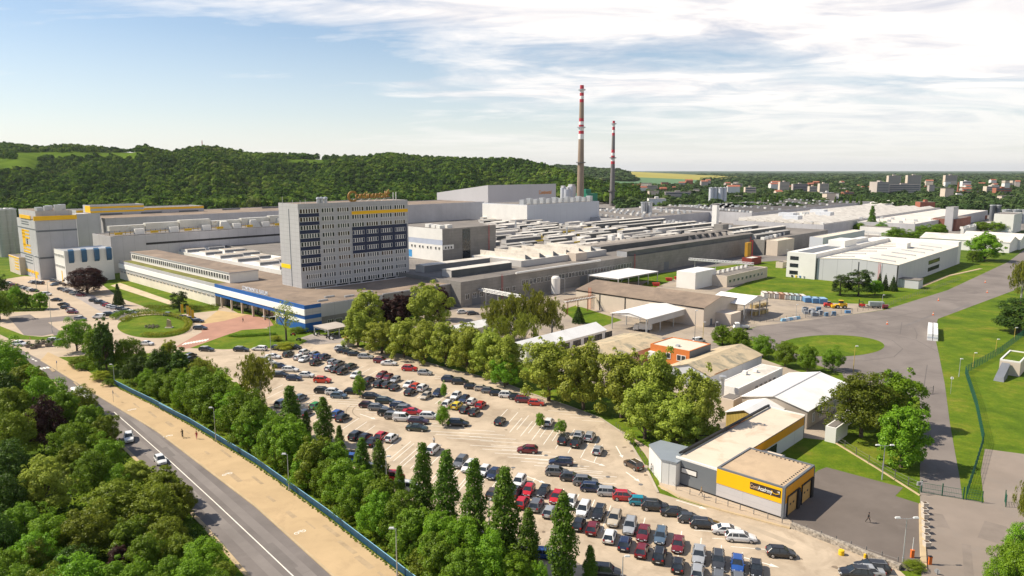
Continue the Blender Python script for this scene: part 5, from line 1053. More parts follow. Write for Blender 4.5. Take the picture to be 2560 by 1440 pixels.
def proto(shape, seed):
    """unit tree: height 10, crown radius about 3.6 (columns 1.3); returns crown mesh, trunk mesh"""
    r = random.Random(seed*31+hash(shape) % 7 if False else seed*31+len(shape)); cs = []; tr = MB(); bark = BIRCH if shape == 'wispy' else BARK
    def lean(a): return Vector((r.uniform(-a, a), r.uniform(-a, a), 0))
    if shape in ('round', 'oval', 'tall', 'shrub', 'wispy', 'sparse'):
        z0, z1, R = {'round': (.2, 9.5, 3.7), 'oval': (.0, 9.7, 3.1), 'tall': (-.3, 9.8, 2.5), 'shrub': (.5, 9.3, 4.2), 'wispy': (1.8, 9.6, 3.0), 'sparse': (2.8, 9.6, 3.4)}[shape]; zc = (z0+z1)/2; hz = (z1-z0)/2
        n = {'round': 66, 'oval': 66, 'tall': 60, 'shrub': 60, 'wispy': 46, 'sparse': 22}[shape]; ph = r.uniform(0, 6)
        for i in range(n):
            t = i*2.399963+r.uniform(-.3, .3); u = 1-1.75*(i+.5)/n; u = max(-.85, min(.97, u+r.uniform(-.08, .08))); q = math.sqrt(1-u*u); f = (r.uniform(.50, .92) if r.random() < .8 else r.uniform(.9, 1.05))*(1+.16*math.sin(2*t+ph)+.08*math.sin(5*t))
            w = q*R*f*(1.0 if u < .0 else (1-.2*u if shape in ('round', 'shrub') else 1-.42*u)); p = (w*math.cos(t), w*math.sin(t), zc+hz*u*f*1.04)
            cs.append((p, r.uniform(.50, 1.25)*(R/3.6)*(.75 if shape in ('wispy', 'sparse') else 1), (q*math.cos(t), q*math.sin(t), u)))
        for i in range(22):
            t = r.uniform(0, 6.28); u = r.uniform(-.55, .98); q = math.sqrt(1-u*u); f = r.uniform(.96, 1.09); w = q*R*f*(1-.25*max(u, 0)); cs.append(((w*math.cos(t), w*math.sin(t), zc+hz*u*f), r.uniform(.28, .5)*R/3.7, (q*math.cos(t), q*math.sin(t), u+.4)))
        for i in range(8): cs.append(((r.uniform(-1, 1)*R*.4, r.uniform(-1, 1)*R*.4, zc+r.uniform(-.5, .6)*hz), R*.33, (0, 0, .3)))
        top = Vector((0, 0, z1*.8)); tr.tube((0, 0, 0), (0, 0, max(z0, 1)+.6), .26, .19, bark, 8); tr.tube((0, 0, max(z0, 1)+.5), top, .18, .05, bark, 6)
        for i in range(14):
            c = r.choice(cs)[0]; zb = min(z0+r.uniform(-.2, hz*.9), c[2]-.3); 
            if zb < .6: zb = .6
            tr.tube((0, 0, zb), c, .09, .025, bark, 5)
        nl = {'round': 16000, 'oval': 18000, 'tall': 12000, 'shrub': 12000, 'wispy': 4200, 'sparse': 1900}[shape]
        V = leaves(cs, nl, {'wispy': .17, 'sparse': .19, 'shrub': .19}.get(shape, .18), seed, .35, 1.5 if shape == 'wispy' else 0)
    elif shape == 'column':
        ph = r.uniform(0, 6)
        for i in range(90):
            z = .35+9.3*i/90; t = i*2.4; w = 1.45*min(1, (z+.9)/2.4)*max(.10, (1-((z-2.5)/7.8)**2 if z > 2.5 else 1))*r.uniform(.45, 1.08)*(1+.16*math.sin(z*1.7+ph)+.10*math.sin(z*3.9+2*ph)); cs.append(((w*math.cos(t)*.75, w*math.sin(t)*.75, z), .40+w*.24, (math.cos(t)*.8, math.sin(t)*.8, .6)))
        tr.tube((0, 0, 0), (0, 0, 7), .17, .04, bark, 7); V = leaves(cs, 8200, .17, seed, .5)
    elif shape == 'cone':
        for i in range(15):
            z = .9+8.6*i/15; w = 2.1*(1-i/15)**.9
            for j in range(max(3, int(9*(1-i/17)))):
                t = j*2*math.pi/max(3, int(9*(1-i/17)))+i*.7
                for s in (.45, .8): cs.append(((w*s*math.cos(t), w*s*math.sin(t), z-.35*s), .30+.18*(1-i/15), (math.cos(t), math.sin(t), .1)))
        cs.append(((0, 0, 9.6), .22, (0, 0, 1))); tr.tube((0, 0, 0), (0, 0, 9.3), .2, .03, bark, 7); V = leaves(cs, 4600, .15, seed, .1, .4)
    else: # pine
        for i in range(52):
            z = 1.8+r.random()*7.4; t = r.uniform(0, 6.28); w = 2.3*math.sqrt(max(.05, 1-((z-5)/5)**2))*r.uniform(.4, 1); cs.append(((w*math.cos(t), w*math.sin(t), z), r.uniform(.55, 1.05), (math.cos(t), math.sin(t), .5)))
        tr.tube((0, 0, 0), (.2, 0, 8.6), .22, .05, bark, 7)
        for c in cs[:14]: tr.tube((.1, 0, c[0][2]-.7), c[0], .07, .02, bark, 5)
        V = leaves(cs, 8000, .17, seed, .4)
    return leafmesh('crown', V, LM['wood']), tr.mesh('trunk')
PROT = {}
for sh, nv in (('round', 3), ('oval', 3), ('tall', 3), ('shrub', 3), ('column', 5), ('wispy', 2), ('sparse', 1), ('cone', 1), ('pine', 2)):
    PROT[sh] = [proto(sh, 10+k) for k in range(nv)]
RAD = {'round': 3.7, 'oval': 3.1, 'tall': 2.5, 'shrub': 4.2, 'column': 1.35, 'wispy': 3.3, 'sparse': 3.5, 'cone': 2.1, 'pine': 2.6}
NAMES = {'column': 'columnar_tree', 'cone': 'spruce_tree', 'pine': 'pine_tree', 'shrub': 'leafy_shrub', 'wispy': 'birch_tree'}
tr_ = random.Random(99)
def tree_at(x, y, h, rad, shape, leaf, look, area, group=None, name=None):
    cm, tm = PROT[shape][tr_.randrange(len(PROT[shape]))]; e = empty(name or NAMES.get(shape, 'leafy_tree'), x, y, 0, tr_.uniform(0, 6.28)); k = rad/RAD[shape]
    e.scale = (k, k, h/10); c = bpy.data.objects.new('crown', cm); COL.objects.link(c); c.parent = e; setmat(c, 0, LM[leaf]); t = bpy.data.objects.new('trunk', tm); COL.objects.link(t); t.parent = e
    tag(e, look, area, 'shrub' if 'shrub' in e.name else 'tree', group); return e
def T(shape, leaf, look, area, px, top, base, wid, group=None):
    x, y = G(px, base); h = max(1.2, hgt(x, y, top)); d = y*CP+(H-h/2)*SP; tree_at(x, y, h, wid/2/F*d, shape, leaf, look, area, group)
PL = 'along the kerb of the car park'
for px, t, b_, w in ((895, 772, 868, 76), (955, 797, 884, 84), (1010, 792, 894, 84), (1062, 797, 905, 84), (1115, 803, 916, 88), (1168, 800, 930, 92), (1220, 812, 945, 92), (1268, 832, 962, 92)):
    T('oval', 'plane', 'smaller plane tree', PL, px, t, b_, w, 'small plane trees along the kerb')
for px, t, b_, w in ((1372, 842, 1003, 135), (1458, 855, 1024, 130), (1553, 868, 1045, 128), (1640, 876, 1078, 135), (1612, 950, 1098, 130), (1690, 985, 1118, 130), (1742, 915, 1112, 118)):
    T('oval', 'plane', 'tall yellow-green plane tree', 'between the car park and the old sheds', px, t-6, b_, w*.92, 'tall plane trees before the sheds')
T('round', 'bright', 'dark green bushy tree', 'at the end of the smaller plane row', 1262, 890, 968, 70)
T('tall', 'plane', 'bright yellow-green tree, tall', 'in front of the grey wing beside the office tower', 921, 714, 840, 84); T('oval', 'plane', 'bright yellow-green tree, broad', 'in front of the grey wing beside the office tower', 1074, 700, 830, 100)
for px, t, b_, w in ((967, 738, 825, 48), (1003, 728, 828, 66), (1100, 712, 800, 56)): T('oval', 'purple', 'purple-leaved tree', 'before the grey wing of the entrance building', px, t, b_, w, 'purple trees before the grey wing')
T('round', 'purple', 'very large dark purple tree', 'in front of the white hooded block', 219, 664, 733, 98)
for px, t, b_, w in ((1240, 735, 850, 80), (1285, 722, 852, 92), (1335, 712, 850, 96), (1380, 735, 846, 74), (1310, 770, 868, 90), (1255, 780, 866, 70)): T('wispy', 'willow', 'wispy olive willow', 'between the factory front and the white sheds', px, t, b_, w, 'willows before the factory front')
T('cone', 'spruce', 'slim dark spruce', 'on the lawn before the long entrance wing', 297, 704, 764, 30); T('pine', 'spruce', 'dark pine', 'before the entrance wing, right of the flag poles', 449, 726, 778, 44); T('cone', 'spruce', 'small dark spruce', 'on the grass under the rusty pipe bridge', 1446, 763, 808, 36)
for px, t, b_, w in ((45, 710, 772, 34), (66, 728, 772, 30), (101, 726, 773, 38)): T('oval', 'bright', 'dense small tree', 'on the grass by the far car park', px, t, b_, w, 'small trees by the far car park')
T('round', 'wood', 'large tree', 'cut by the photograph edge at the far car park', 0, 722, 800, 70); T('round', 'dark', 'dark round tree', 'at the far end of the left car park', 6, 690, 735, 30)
CL = 'at the road junction before the oval lawn'
T('round', 'bright', 'full bright green tree', CL, 193, 797, 878, 72); T('tall', 'dark', 'tall dark ivy-clad tree', CL, 268, 792, 938, 56); T('oval', 'bright', 'dark green tree with drooping boughs', CL, 252, 806, 925, 70); T('round', 'wood', 'spreading yew-like tree', CL, 322, 838, 930, 76)
T('round', 'dark', 'rounded dark evergreen', CL, 348, 888, 955, 70); T('round', 'dark', 'rounded dark evergreen', CL, 404, 868, 960, 70); T('tall', 'dark', 'narrow dark evergreen', CL, 452, 866, 965, 54); T('oval', 'lime', 'small light green tree', CL, 424, 848, 905, 40)
T('shrub', 'olive', 'low spreading juniper', CL, 200, 888, 917, 60); T('shrub', 'wood', 'low dark shrub', CL, 205, 906, 926, 30); T('shrub', 'lime', 'pale flowering shrub', 'beside the start of the blue railing', 252, 926, 950, 50); T('shrub', 'wood', 'low shrub', 'beside the start of the blue railing', 272, 946, 966, 26)
T('wispy', 'willow', 'tall pale-stemmed birch', 'in the belt of trees above the car park', 645, 870, 1018, 112); T('wispy', 'willow', 'birch with thin twigs', 'in the belt of trees above the car park', 510, 885, 985, 80)
T('sparse', 'lime', 'airy yellow-green tree', 'in front of the blue end of the entrance building', 716, 752, 852, 70)
T('shrub', 'lime', 'low golden shrub', 'at the foot of the blue entrance wall', 690, 838, 852, 30); T('shrub', 'wood', 'low green shrub', 'at the foot of the blue entrance wall', 745, 816, 832, 40); T('shrub', 'lime', 'yellow ground shrub', 'on the lawn corner by the car park', 715, 856, 872, 60)
for px, t, b_, w in ((900, 935, 992, 34), (1110, 955, 994, 17), (1107, 1010, 1066, 36), (1350, 1029, 1070, 24), (1402, 1049, 1085, 28)): T('round', 'bright', 'young sapling with a small bright crown', 'inside the car park', px, t, b_, w, 'saplings in the car park')
# belt between the blue railing and the car park
BA = 'along the lower edge of the car park'
for px, t, b_, w in ((730, 962, 1098, 54), (768, 1028, 1102, 26), (812, 990, 1112, 48), (850, 1062, 1128, 24), (907, 1093, 1188, 40), (950, 1098, 1208, 42), (1000, 1163, 1235, 28), (1060, 1104, 1318, 60), (1118, 1122, 1345, 66), (1187, 1143, 1375, 68), (1262, 1162, 1412, 80), (1320, 1268, 1432, 58), (1406, 1228, 1462, 72), (1474, 1362, 1462, 36)):
    T('column', 'column', 'dark columnar hornbeam', BA, px, t, b_, w*.88, 'columnar hornbeams along the car park')
BB = 'in the belt beside the blue railing'
belt = [('round', 'wood', 330, 945, 1012, 66), ('round', 'wood', 375, 935, 1030, 80), ('oval', 'bright', 345, 925, 990, 50), ('round', 'wood', 425, 930, 1060, 90), ('round', 'bright', 395, 945, 1046, 64), ('round', 'wood', 470, 950, 1085, 90), ('oval', 'wood', 530, 930, 1060, 92), ('round', 'bright', 520, 985, 1105, 92), ('round', 'wood', 580, 975, 1110, 96), ('oval', 'bright', 570, 1045, 1140, 76), ('round', 'wood', 630, 1000, 1120, 90), ('round', 'bright', 628, 1060, 1170, 90), ('round', 'wood', 680, 1040, 1165, 100), ('oval', 'bright', 705, 1050, 1190, 90), ('round', 'wood', 665, 1100, 1200, 76), ('oval', 'olive', 780, 1090, 1222, 92), ('round', 'bright', 740, 1120, 1225, 84), ('oval', 'wood', 835, 1095, 1215, 80), ('round', 'bright', 860, 1145, 1270, 100), ('round', 'wood', 800, 1150, 1262, 80), ('oval', 'bright', 905, 1175, 1290, 90), ('round', 'wood', 870, 1200, 1310, 90), ('oval', 'wood', 955, 1185, 1315, 90), ('round', 'bright', 940, 1230, 1345, 90), ('round', 'wood', 1005, 1225, 1350, 96), ('oval', 'wood', 1040, 1260, 1400, 100), ('round', 'bright', 1100, 1275, 1420, 110), ('shrub', 'wood', 1000, 1300, 1375, 70), ('round', 'bright', 1165, 1285, 1440, 110), ('oval', 'wood', 1090, 1330, 1460, 100), ('round', 'bright', 1225, 1330, 1470, 100), ('shrub', 'olive', 1040, 1372, 1450, 90), ('round', 'wood', 1160, 1370, 1490, 100), ('oval', 'bright', 1285, 1370, 1480, 90), ('shrub', 'wood', 1110, 1410, 1500, 90), ('shrub', 'bright', 1345, 1400, 1480, 60)]
LK = {'wood': 'mid green bushy tree', 'bright': 'fresh green full-crowned tree', 'olive': 'olive green spreading tree', 'purple': 'dark purple tree', 'dark': 'dark green dense tree', 'plane': 'yellow-green leafy tree', 'chest': 'brownish green tree', 'lime': 'pale lime green tree'}
RAILW = [Vector(G(*p)) for p in RW[2:]]
def rail_dist(p):
    best = (1e9, None)
    for a, c in zip(RAILW, RAILW[1:]):
        d = c-a; L = d.length; d = d/L; t = max(0, min(L, (p-a).dot(d))); q = a+d*t; n = Vector((-d.y, d.x)); s_ = (p-a).dot(n)
        if (p-q).length < best[0]: best = ((p-q).length, n, s_)
    return best
def Tb(sh, lf, look, area, px, top, base, wid, group):
    x, y = G(px, base); h = max(1.2, hgt(x, y, top)); d = y*CP+(H-h/2)*SP; rad = wid/2/F*d; p = Vector((x, y)); dist, n, s_ = rail_dist(p)
    if s_ < rad+.3: p = p+n*(rad+.3-s_)
    tree_at(p.x, p.y, h, rad, sh, lf, look, area, group)
for sh, lf, px, t, b_, w in belt: Tb(sh, lf, LK[lf] if sh != 'shrub' else LK[lf].replace('tree', 'shrub').replace('bushy shrub', 'low shrub'), BB, px, t, b_, w*1.04, 'leafy trees beside the blue railing')
# wood at the lower left
LW_ = 'in the roadside wood'
wood_list = [('round', 'bright', 25, 848, 960, 90), ('oval', 'olive', 70, 900, 1010, 80), ('round', 'dark', 8, 925, 1030, 90), ('round', 'bright', 110, 930, 1060, 100), ('shrub', 'olive', 210, 960, 1040, 60), ('oval', 'wood', 160, 965, 1080, 80), ('oval', 'olive', 45, 965, 1090, 90), ('round', 'purple', 122, 990, 1120, 84), ('oval', 'wood', 235, 1010, 1110, 80), ('oval', 'olive', 270, 1030, 1130, 60), ('round', 'olive', 30, 1020, 1150, 110), ('round', 'wood', 190, 1050, 1165, 100), ('round', 'bright', 270, 1092, 1180, 80), ('oval', 'plane', 120, 1135, 1290, 120), ('round', 'dark', 30, 1105, 1230, 110), ('round', 'wood', 235, 1125, 1235, 90), ('oval', 'olive', 190, 1100, 1200, 70), ('oval', 'plane', 345, 1150, 1225, 80), ('shrub', 'bright', 300, 1160, 1235, 70), ('oval', 'olive', 410, 1170, 1260, 90), ('round', 'olive', 300, 1200, 1330, 150), ('round', 'olive', 390, 1215, 1345, 140), ('oval', 'olive', 455, 1205, 1300, 70), ('round', 'dark', 20, 1185, 1330, 110), ('round', 'bright', 130, 1280, 1410, 110), ('round', 'wood', 70, 1250, 1380, 100), ('round', 'olive', 230, 1270, 1400, 120), ('oval', 'wood', 330, 1290, 1400, 90), ('round', 'olive', 420, 1290, 1400, 100), ('round', 'dark', 15, 1290, 1430, 90), ('round', 'bright', 95, 1330, 1460, 110), ('round', 'olive', 100, 1350, 1470, 80), ('oval', 'purple', 305, 1362, 1440, 60), ('round', 'wood', 370, 1335, 1450, 90), ('oval', 'olive', 455, 1330, 1430, 70), ('round', 'bright', 510, 1345, 1450, 110), ('round', 'wood', 20, 1370, 1500, 100), ('round', 'dark', 190, 1360, 1490, 100), ('round', 'bright', 205, 1390, 1530, 140), ('oval', 'wood', 285, 1400, 1520, 90), ('round', 'bright', 350, 1400, 1530, 100), ('round', 'wood', 430, 1390, 1510, 90), ('round', 'bright', 490, 1395, 1530, 110), ('oval', 'olive', 560, 1395, 1490, 60), ('shrub', 'wood', 60, 1410, 1560, 120), ('round', 'olive', 120, 1425, 1580, 110), ('shrub', 'wood', 540, 1420, 1540, 90), ('shrub', 'wood', 390, 1430, 1560, 100)]
for sh, lf, px, t, b_, w in wood_list: T(sh, lf, LK[lf] if sh != 'shrub' else LK[lf].replace('tree', 'shrub').replace('bushy shrub', 'low shrub'), LW_, px, t, b_, w*1.05, 'trees of the roadside wood')
# right side
T('round', 'chest', 'broad brownish green chestnut', 'beside the training hall lawn', 2152, 930, 1092, 158); T('oval', 'bright', 'bright green chestnut, taller', 'beside the service road', 2238, 918, 1070, 112); T('oval', 'bright', 'bright green chestnut, shorter', 'beside the service road', 2252, 1005, 1168, 122)
for px, t, b_, w in ((1806, 810, 862, 52), (1845, 818, 870, 58), (1906, 833, 895, 54), (1962, 848, 917, 54), (2018, 857, 930, 54), (2082, 870, 926, 54)): T('round', 'wood', 'small round-headed tree', 'along the fence of the oval test track', px, t, b_, w, 'small trees along the test track fence')
T('wispy', 'willow', 'drooping willow', 'at the far edge beside the wide test road', 2552, 640, 752, 70); T('pine', 'spruce', 'wide dark pine', 'on the grass slope beside the test road', 2548, 742, 832, 130)
T('oval', 'bright', 'tall full tree', 'on the grass beyond the modern works', 2460, 578, 652, 78); T('oval', 'wood', 'small dark tree', 'at the foot of the tall full tree beyond the works', 2432, 622, 655, 26)
PB = 'in front of the modern works'
T('pine', 'spruce', 'dark pine', PB, 2100, 683, 738, 50); T('pine', 'spruce', 'dark pine', PB, 2146, 670, 740, 62); T('round', 'bright', 'round bright tree', PB, 2187, 697, 737, 36)
for px, t, b_, w in ((2166, 680, 728, 24), (2197, 679, 726, 20), (2212, 683, 726, 20), (2232, 688, 728, 26)): T('cone', 'spruce', 'narrow spruce', PB, px, t, b_, w, 'spruces in front of the modern works')
T('column', 'column', 'lone tall poplar', 'behind the modern works', 2177, 513, 582, 17)
for px, t, b_, w in ((2148, 557, 582, 38), (2205, 553, 584, 42), (2238, 570, 606, 62), (2282, 576, 606, 44), (2345, 557, 592, 46), (2310, 562, 592, 40), (2452, 552, 580, 40), (2495, 553, 582, 48), (2230, 556, 576, 30), (2416, 563, 582, 24)): T('round', 'bright' if px % 2 else 'wood', 'bushy tree', 'in the row behind the modern works', px, t, b_, w, 'bushy trees behind the modern works')
T('round', 'wood', 'tree', 'between the office tower and the pale warehouse roofs', 1072, 540, 562, 14)
SB = 'at the lower corner beside the driveway'
T('wispy', 'willow', 'drooping birch', SB, 2562, 1180, 1330, 60)
for px, t, b_, w in ((2550, 1300, 1420, 90), (2530, 1345, 1450, 90), (2500, 1390, 1490, 80), (2560, 1370, 1500, 110)): T('shrub', 'bright', 'bright leafy shrub', SB, px, t, b_, w, 'leafy shrubs beside the driveway')
T('shrub', 'olive', 'low weedy shrub', 'at the end of the stone kerb wall', 2285, 1403, 1422, 50)
for i, (x0, D, n) in enumerate(((2090, 980, 7), (1890, 1000, 8), (1560, 1150, 12))):
    for k in range(n):
        px = x0+k*9+tr_.uniform(-2, 2); x = (px-1280)/F*D; tree_at(x, D+tr_.uniform(-8, 8), tr_.uniform(17, 24), tr_.uniform(1.6, 2.4), 'column', 'column', 'dark slender poplar', 'in the far rows of poplars before the town', 'far poplars')
# ---------------------------------------------------------------- hedges
def hedge(look, area, pts, wid, h, leaf, nl, closed=False, name='hedge'):
    P = [Vector(G(*p)) for p in pts]; seg = list(zip(P, P[1:])); o = P[0]; e = empty(name, o.x, o.y); tag(e, look, area, 'hedge'); cs = []
    for a, c in seg:
        n = max(2, int((c-a).length/(h*.6))); d = (c-a).normalized(); w = Vector((-d.y, d.x))
        for i in range(n):
            m = a+(c-a)*(i+.5)/n-o
            for s in (-.3, .3): cs.append(((m.x+w.x*wid*s, m.y+w.y*wid*s, h*.55), h*.5, (0, 0, .4)))
    q = bpy.data.objects.new('foliage', leafmesh('foliage', leaves(cs, nl, .2, 4), LM[leaf])); COL.objects.link(q); q.parent = e
    b = MB()
    for i in range(0, len(cs), 3): b.tube((cs[i][0][0], cs[i][0][1], 0), (cs[i][0][0], cs[i][0][1], h*.5), .05, .03, BARK, 4)
    b.build('stem', e)
hedge('clipped ring hedge', 'around the oval lawn with the flower bed', oval(387, 815, 86, 27, 36)[20:]+oval(387, 815, 86, 27, 36)[:12], 2.2, 1.5, 'lime', 9000)
hedge('dark outer hedge', 'behind the oval lawn', [(283, 800), (300, 788), (350, 783), (400, 785)], 2.4, 1.8, 'wood', 4000)
hedge('straight clipped hedge', 'on the lawn by the red paving', [(572, 842), (600, 843), (640, 840), (690, 837)], 1.3, 1.0, 'bright', 2500)
hedge('low shrub hedge', 'along the entrance wing lawn', [(365, 772), (410, 775), (450, 768), (500, 776), (545, 770)], 2.5, 1.9, 'olive', 4500)
hedge('low hedge', 'in front of the small trees of the far car park', [(25, 776), (60, 778), (110, 777)], 1.5, 1.0, 'dark', 1800)
# grass tufts and weeds along the verge of the railing
V = []
cs = []
for p, q in zip(RW[3:], RW[4:]):
    a, c = Vector(G(*p)), Vector(G(*q)); n = int((c-a).length/.6)
    for i in range(n):
        m = a+(c-a)*i/n; cs.append(((m.x-.25+tr_.uniform(-.2, .2), m.y-.25, .12), .22, (0, 0, 1)))
o = bpy.data.objects.new('verge_grass', leafmesh('verge_grass', leaves(cs, 9000, .12, 8, .2), LM['olive'])); COL.objects.link(o); kind(o, 'stuff'); o['label'] = 'ragged grass along the foot of the blue railing'
cs = [((*Vector(G(p[0]+tr_.uniform(-14, 30), p[1]+tr_.uniform(-10, 8))), .15), .5, (0, 0, 1)) for p in [(RW[i][0]+(RW[i+1][0]-RW[i][0])*t+28, RW[i][1]+(RW[i+1][1]-RW[i][1])*t-8) for i in range(3, 8) for t in [k/60 for k in range(60)]]]
o = bpy.data.objects.new('undergrowth', leafmesh('undergrowth', leaves(cs, 12000, .2, 9, .2), LM['olive'])); COL.objects.link(o); kind(o, 'stuff'); o['label'] = 'rough undergrowth on the bank behind the blue railing'
cs = []
for k in range(2600):
    px, py = tr_.uniform(-60, 620), tr_.uniform(960, 1600)
    if px < interp([(900, 30), (1030, 205), (1130, 305), (1305, 485), (1440, 600), (1600, 740)], 0) if False else px < np.interp(py, [860, 950, 1025, 1130, 1305, 1440, 1600], [0, 110, 195, 300, 480, 598, 735]): cs.append(((*G(px, py), .4), tr_.uniform(.6, 1.1), (0, 0, 1)))
o = bpy.data.objects.new('undergrowth', leafmesh('undergrowth', leaves(cs, 26000, .26, 12, .2), LM['dark'])); COL.objects.link(o); kind(o, 'stuff'); o['label'] = 'dark undergrowth on the floor of the roadside wood'
# ---------------------------------------------------------------- cars
def paint(n, c, metal=.0): return mat('car_paint_'+n, c, .35, .03, 1, metal, coat=.8, spec=.5)
PAINT = {'black': paint('black', (.012, .012, .014)), 'white': paint('white', (.72, .72, .71)), 'silver': paint('silver', (.42, .43, .44), .3), 'grey': paint('grey', (.16, .165, .175), .3), 'charcoal': paint('charcoal', (.045, .048, .055), .2), 'red': paint('red', (.46, .006, .012)), 'maroon': paint('maroon', (.15, .008, .014)), 'navy': paint('navy', (.012, .022, .065)), 'blue': paint('blue', (.015, .07, .28)), 'steel blue': paint('steel_blue', (.09, .14, .20), .2), 'green': paint('green', (.02, .24, .05)), 'dark green': paint('dark_green', (.02, .035, .025)), 'yellow': paint('yellow', (.68, .53, .02)), 'orange-red': paint('orange_red', (.55, .035, .01)), 'teal': paint('teal', (.0, .22, .30)), 'beige': paint('beige', (.50, .43, .33), .1), 'brown': paint('brown', (.08, .05, .035), .2), 'plum': paint('plum', (.05, .015, .03), .2)}
CGL = glassmat('car_glass', (.022, .028, .034), .05); TYRE = mat('tyre_rubber', (.018, .018, .018), .9, .1, 2); RIM = mat('wheel_rim', (.45, .45, .46), .35, .05, 2, .6); HLAMP = mat('headlight_lens', (.62, .64, .66), .15, .05, 2, .2); TLAMP = mat('taillight_lens', (.35, .006, .006), .25, .05, 2); PLASTIC = mat('black_plastic', (.02, .02, .02), .6, .1, 2); PLATE = mat('plate_white', (.75, .75, .72), .5, .03, 2)
# length, width, height, belt, bonnet height, x positions (from the tail): rear glass foot, rear roof, front roof, screen foot ; boot height
CT = {'hatchback': (4.05, 1.75, 1.49, .93, .88, .10, .62, 2.35, 3.10, .93), 'saloon': (4.65, 1.80, 1.45, .93, .88, .75, 1.45, 2.75, 3.55, .98), 'estate': (4.70, 1.80, 1.49, .94, .88, .10, .50, 2.80, 3.58, .94), 'suv': (4.45, 1.84, 1.68, 1.06, 1.02, .10, .55, 2.60, 3.35, 1.06), 'people carrier': (4.40, 1.82, 1.64, 1.00, .95, .08, .40, 2.75, 3.60, 1.00), 'van': (4.45, 1.84, 1.85, 1.10, 1.04, .05, .16, 2.85, 3.50, 1.10)}
def make_car(t):
    L, Wd, Ht, belt, bon, xr0, xr1, xf1, xf0, boot = CT[t]; w = Wd/2; body = MB(); P = PAINT['white']; y0 = -L/2
    st = [(0, .84, .50, belt-.22), (.12, .93, .30, boot-.03), (xr0+.05 if xr0 > .3 else .30, .98, .24, boot), (L*.30, 1, .22, belt), (L*.62, 1, .22, belt), (xf0, .99, .22, belt-.01), (L-.55, .96, .24, bon-.06), (L-.14, .88, .28, bon-.18), (L, .72, .36, bon-.36)]
    vs = []; fs = []
    for x, k, zb, zt in st:
        y = y0+x; ww = w*k
        vs += [(-ww*.9, y, zb), (-ww, y, zb+.16), (-ww*1.0, y, zt-.20), (-ww*.93, y, zt), (0, y, zt+.045), (ww*.93, y, zt), (ww*1.0, y, zt-.20), (ww, y, zb+.16), (ww*.9, y, zb)]
    for i in range(len(st)-1):
        for j in range(8): fs.append((i*9+j, i*9+j+1, (i+1)*9+j+1, (i+1)*9+j))
        fs.append((i*9+8, i*9, (i+1)*9, (i+1)*9+8))
    fs.append(tuple(range(8, -1, -1))); o = (len(st)-1)*9; fs.append(tuple(range(o, o+9)))
    fs = [f[::-1] for f in fs]; body.add(vs, fs, P)
    # roof skin and pillars
    rb = Ht-.10; wb, wt = w*.90, w*.72
    bot = [(-wb, y0+xr0), (wb, y0+xr0), (wb, y0+xf0), (-wb, y0+xf0)]; top = [(-wt, y0+xr1), (wt, y0+xr1), (wt, y0+xf1), (-wt, y0+xf1)]
    inn = [(x*.80, y0+L*.5+(y-y0-L*.5)*.86) for x, y in top]
    body.hexa([(*p, rb-.02) for p in top], [(*p, rb+.03) for p in top], P); body.hexa([(*p, rb+.03) for p in top], [(*p, Ht) for p in inn], P)
    def pill(a, c, r): body.tube(a, c, r, r, P, 5, False)
    zb = belt-.02
    for sx in (-1, 1):
        pill((sx*wb*1.005, y0+xf0, zb), (sx*wt*1.01, y0+xf1, rb), .045); pill((sx*wb, y0+xr0, zb), (sx*wt*1.01, y0+xr1, rb), .07)
        f = .5; yb = y0+(xr0+xf0)*.5+.1; pill((sx*wb*1.005, yb, zb), (sx*wt*1.01, yb-.05, rb), .035)
        if t in ('estate', 'suv', 'people carrier', 'van'): yb = y0+xr0+(xf0-xr0)*.24; pill((sx*wb*1.005, yb, zb), (sx*wt*1.01, yb+.06, rb), .05)
        body.box(sx*w*.93 if sx > 0 else -w*.93-.20, w*.93+.20 if sx > 0 else -w*.93, y0+xf0-.32, y0+xf0-.18, belt-.02, belt+.12, P)
        if t in ('estate', 'suv'): body.tube((sx*wt*.93, y0+xr1+.2, Ht+.01), (sx*wt*.93, y0+xf1-.2, Ht+.01), .025, .025, STEEL, 4)
    body.box(-.26, .26, y0-.02, y0+.05, .50, .62, PLATE); body.box(-.26, .26, y0+L-.04, y0+L+.02, .40, .51, PLATE); body.box(-w*.80, w*.80, y0+.04, y0+L-.06, .20, .34, PLASTIC); body.box(-w*.42, w*.42, y0+L-.10, y0+L+.01, .53, .64, PLASTIC)
    g = MB(); g.hexa([(*p, zb) for p in bot], [(*p, rb) for p in top], CGL)
    if t == 'van' : body.box(-wb*.99, -wb*.80, y0+xr0, y0+xr0+1.5, zb, rb-.12, P); body.box(wb*.80, wb*.99, y0+xr0, y0+xr0+1.5, zb, rb-.12, P)
    e = bpy.data.objects.new('car', None); q = bpy.data.objects.new('body', body.mesh('body')); q.data.polygons.foreach_set('use_smooth', [False]*len(q.data.polygons)); kids = [q, bpy.data.objects.new('windows_glass' if False else 'glazing', g.mesh('glazing'))]
    r = .32 if t != 'suv' else .36; wm = MB(); wm.tube((-.10, 0, 0), (.10, 0, 0), r, r, TYRE, 16)
    for sx in (-.108, .108): wm.tube((sx-.01, 0, 0), (sx+.01, 0, 0), r*.66, r*.62, RIM, 12)
    wme = wm.mesh('wheel')
    for sx in (-1, 1):
        for yy in (y0+L*.185, y0+L*.80): q = bpy.data.objects.new('wheel', wme); q.location = (sx*(w-.06), yy, r); kids.append(q)
    hm_ = MB(); hm_.hexa([(-.20, -.16, -.06), (.20, -.10, -.06), (.20, .12, -.06), (-.20, .04, -.06)], [(-.20, -.30, .07), (.20, -.22, .07), (.20, .02, .06), (-.20, -.06, .06)], HLAMP); hme = hm_.mesh('headlight')
    tm_ = MB(); tm_.box(-.14, .14, -.03, .12, -.10, .12, TLAMP); tme = tm_.mesh('taillight')
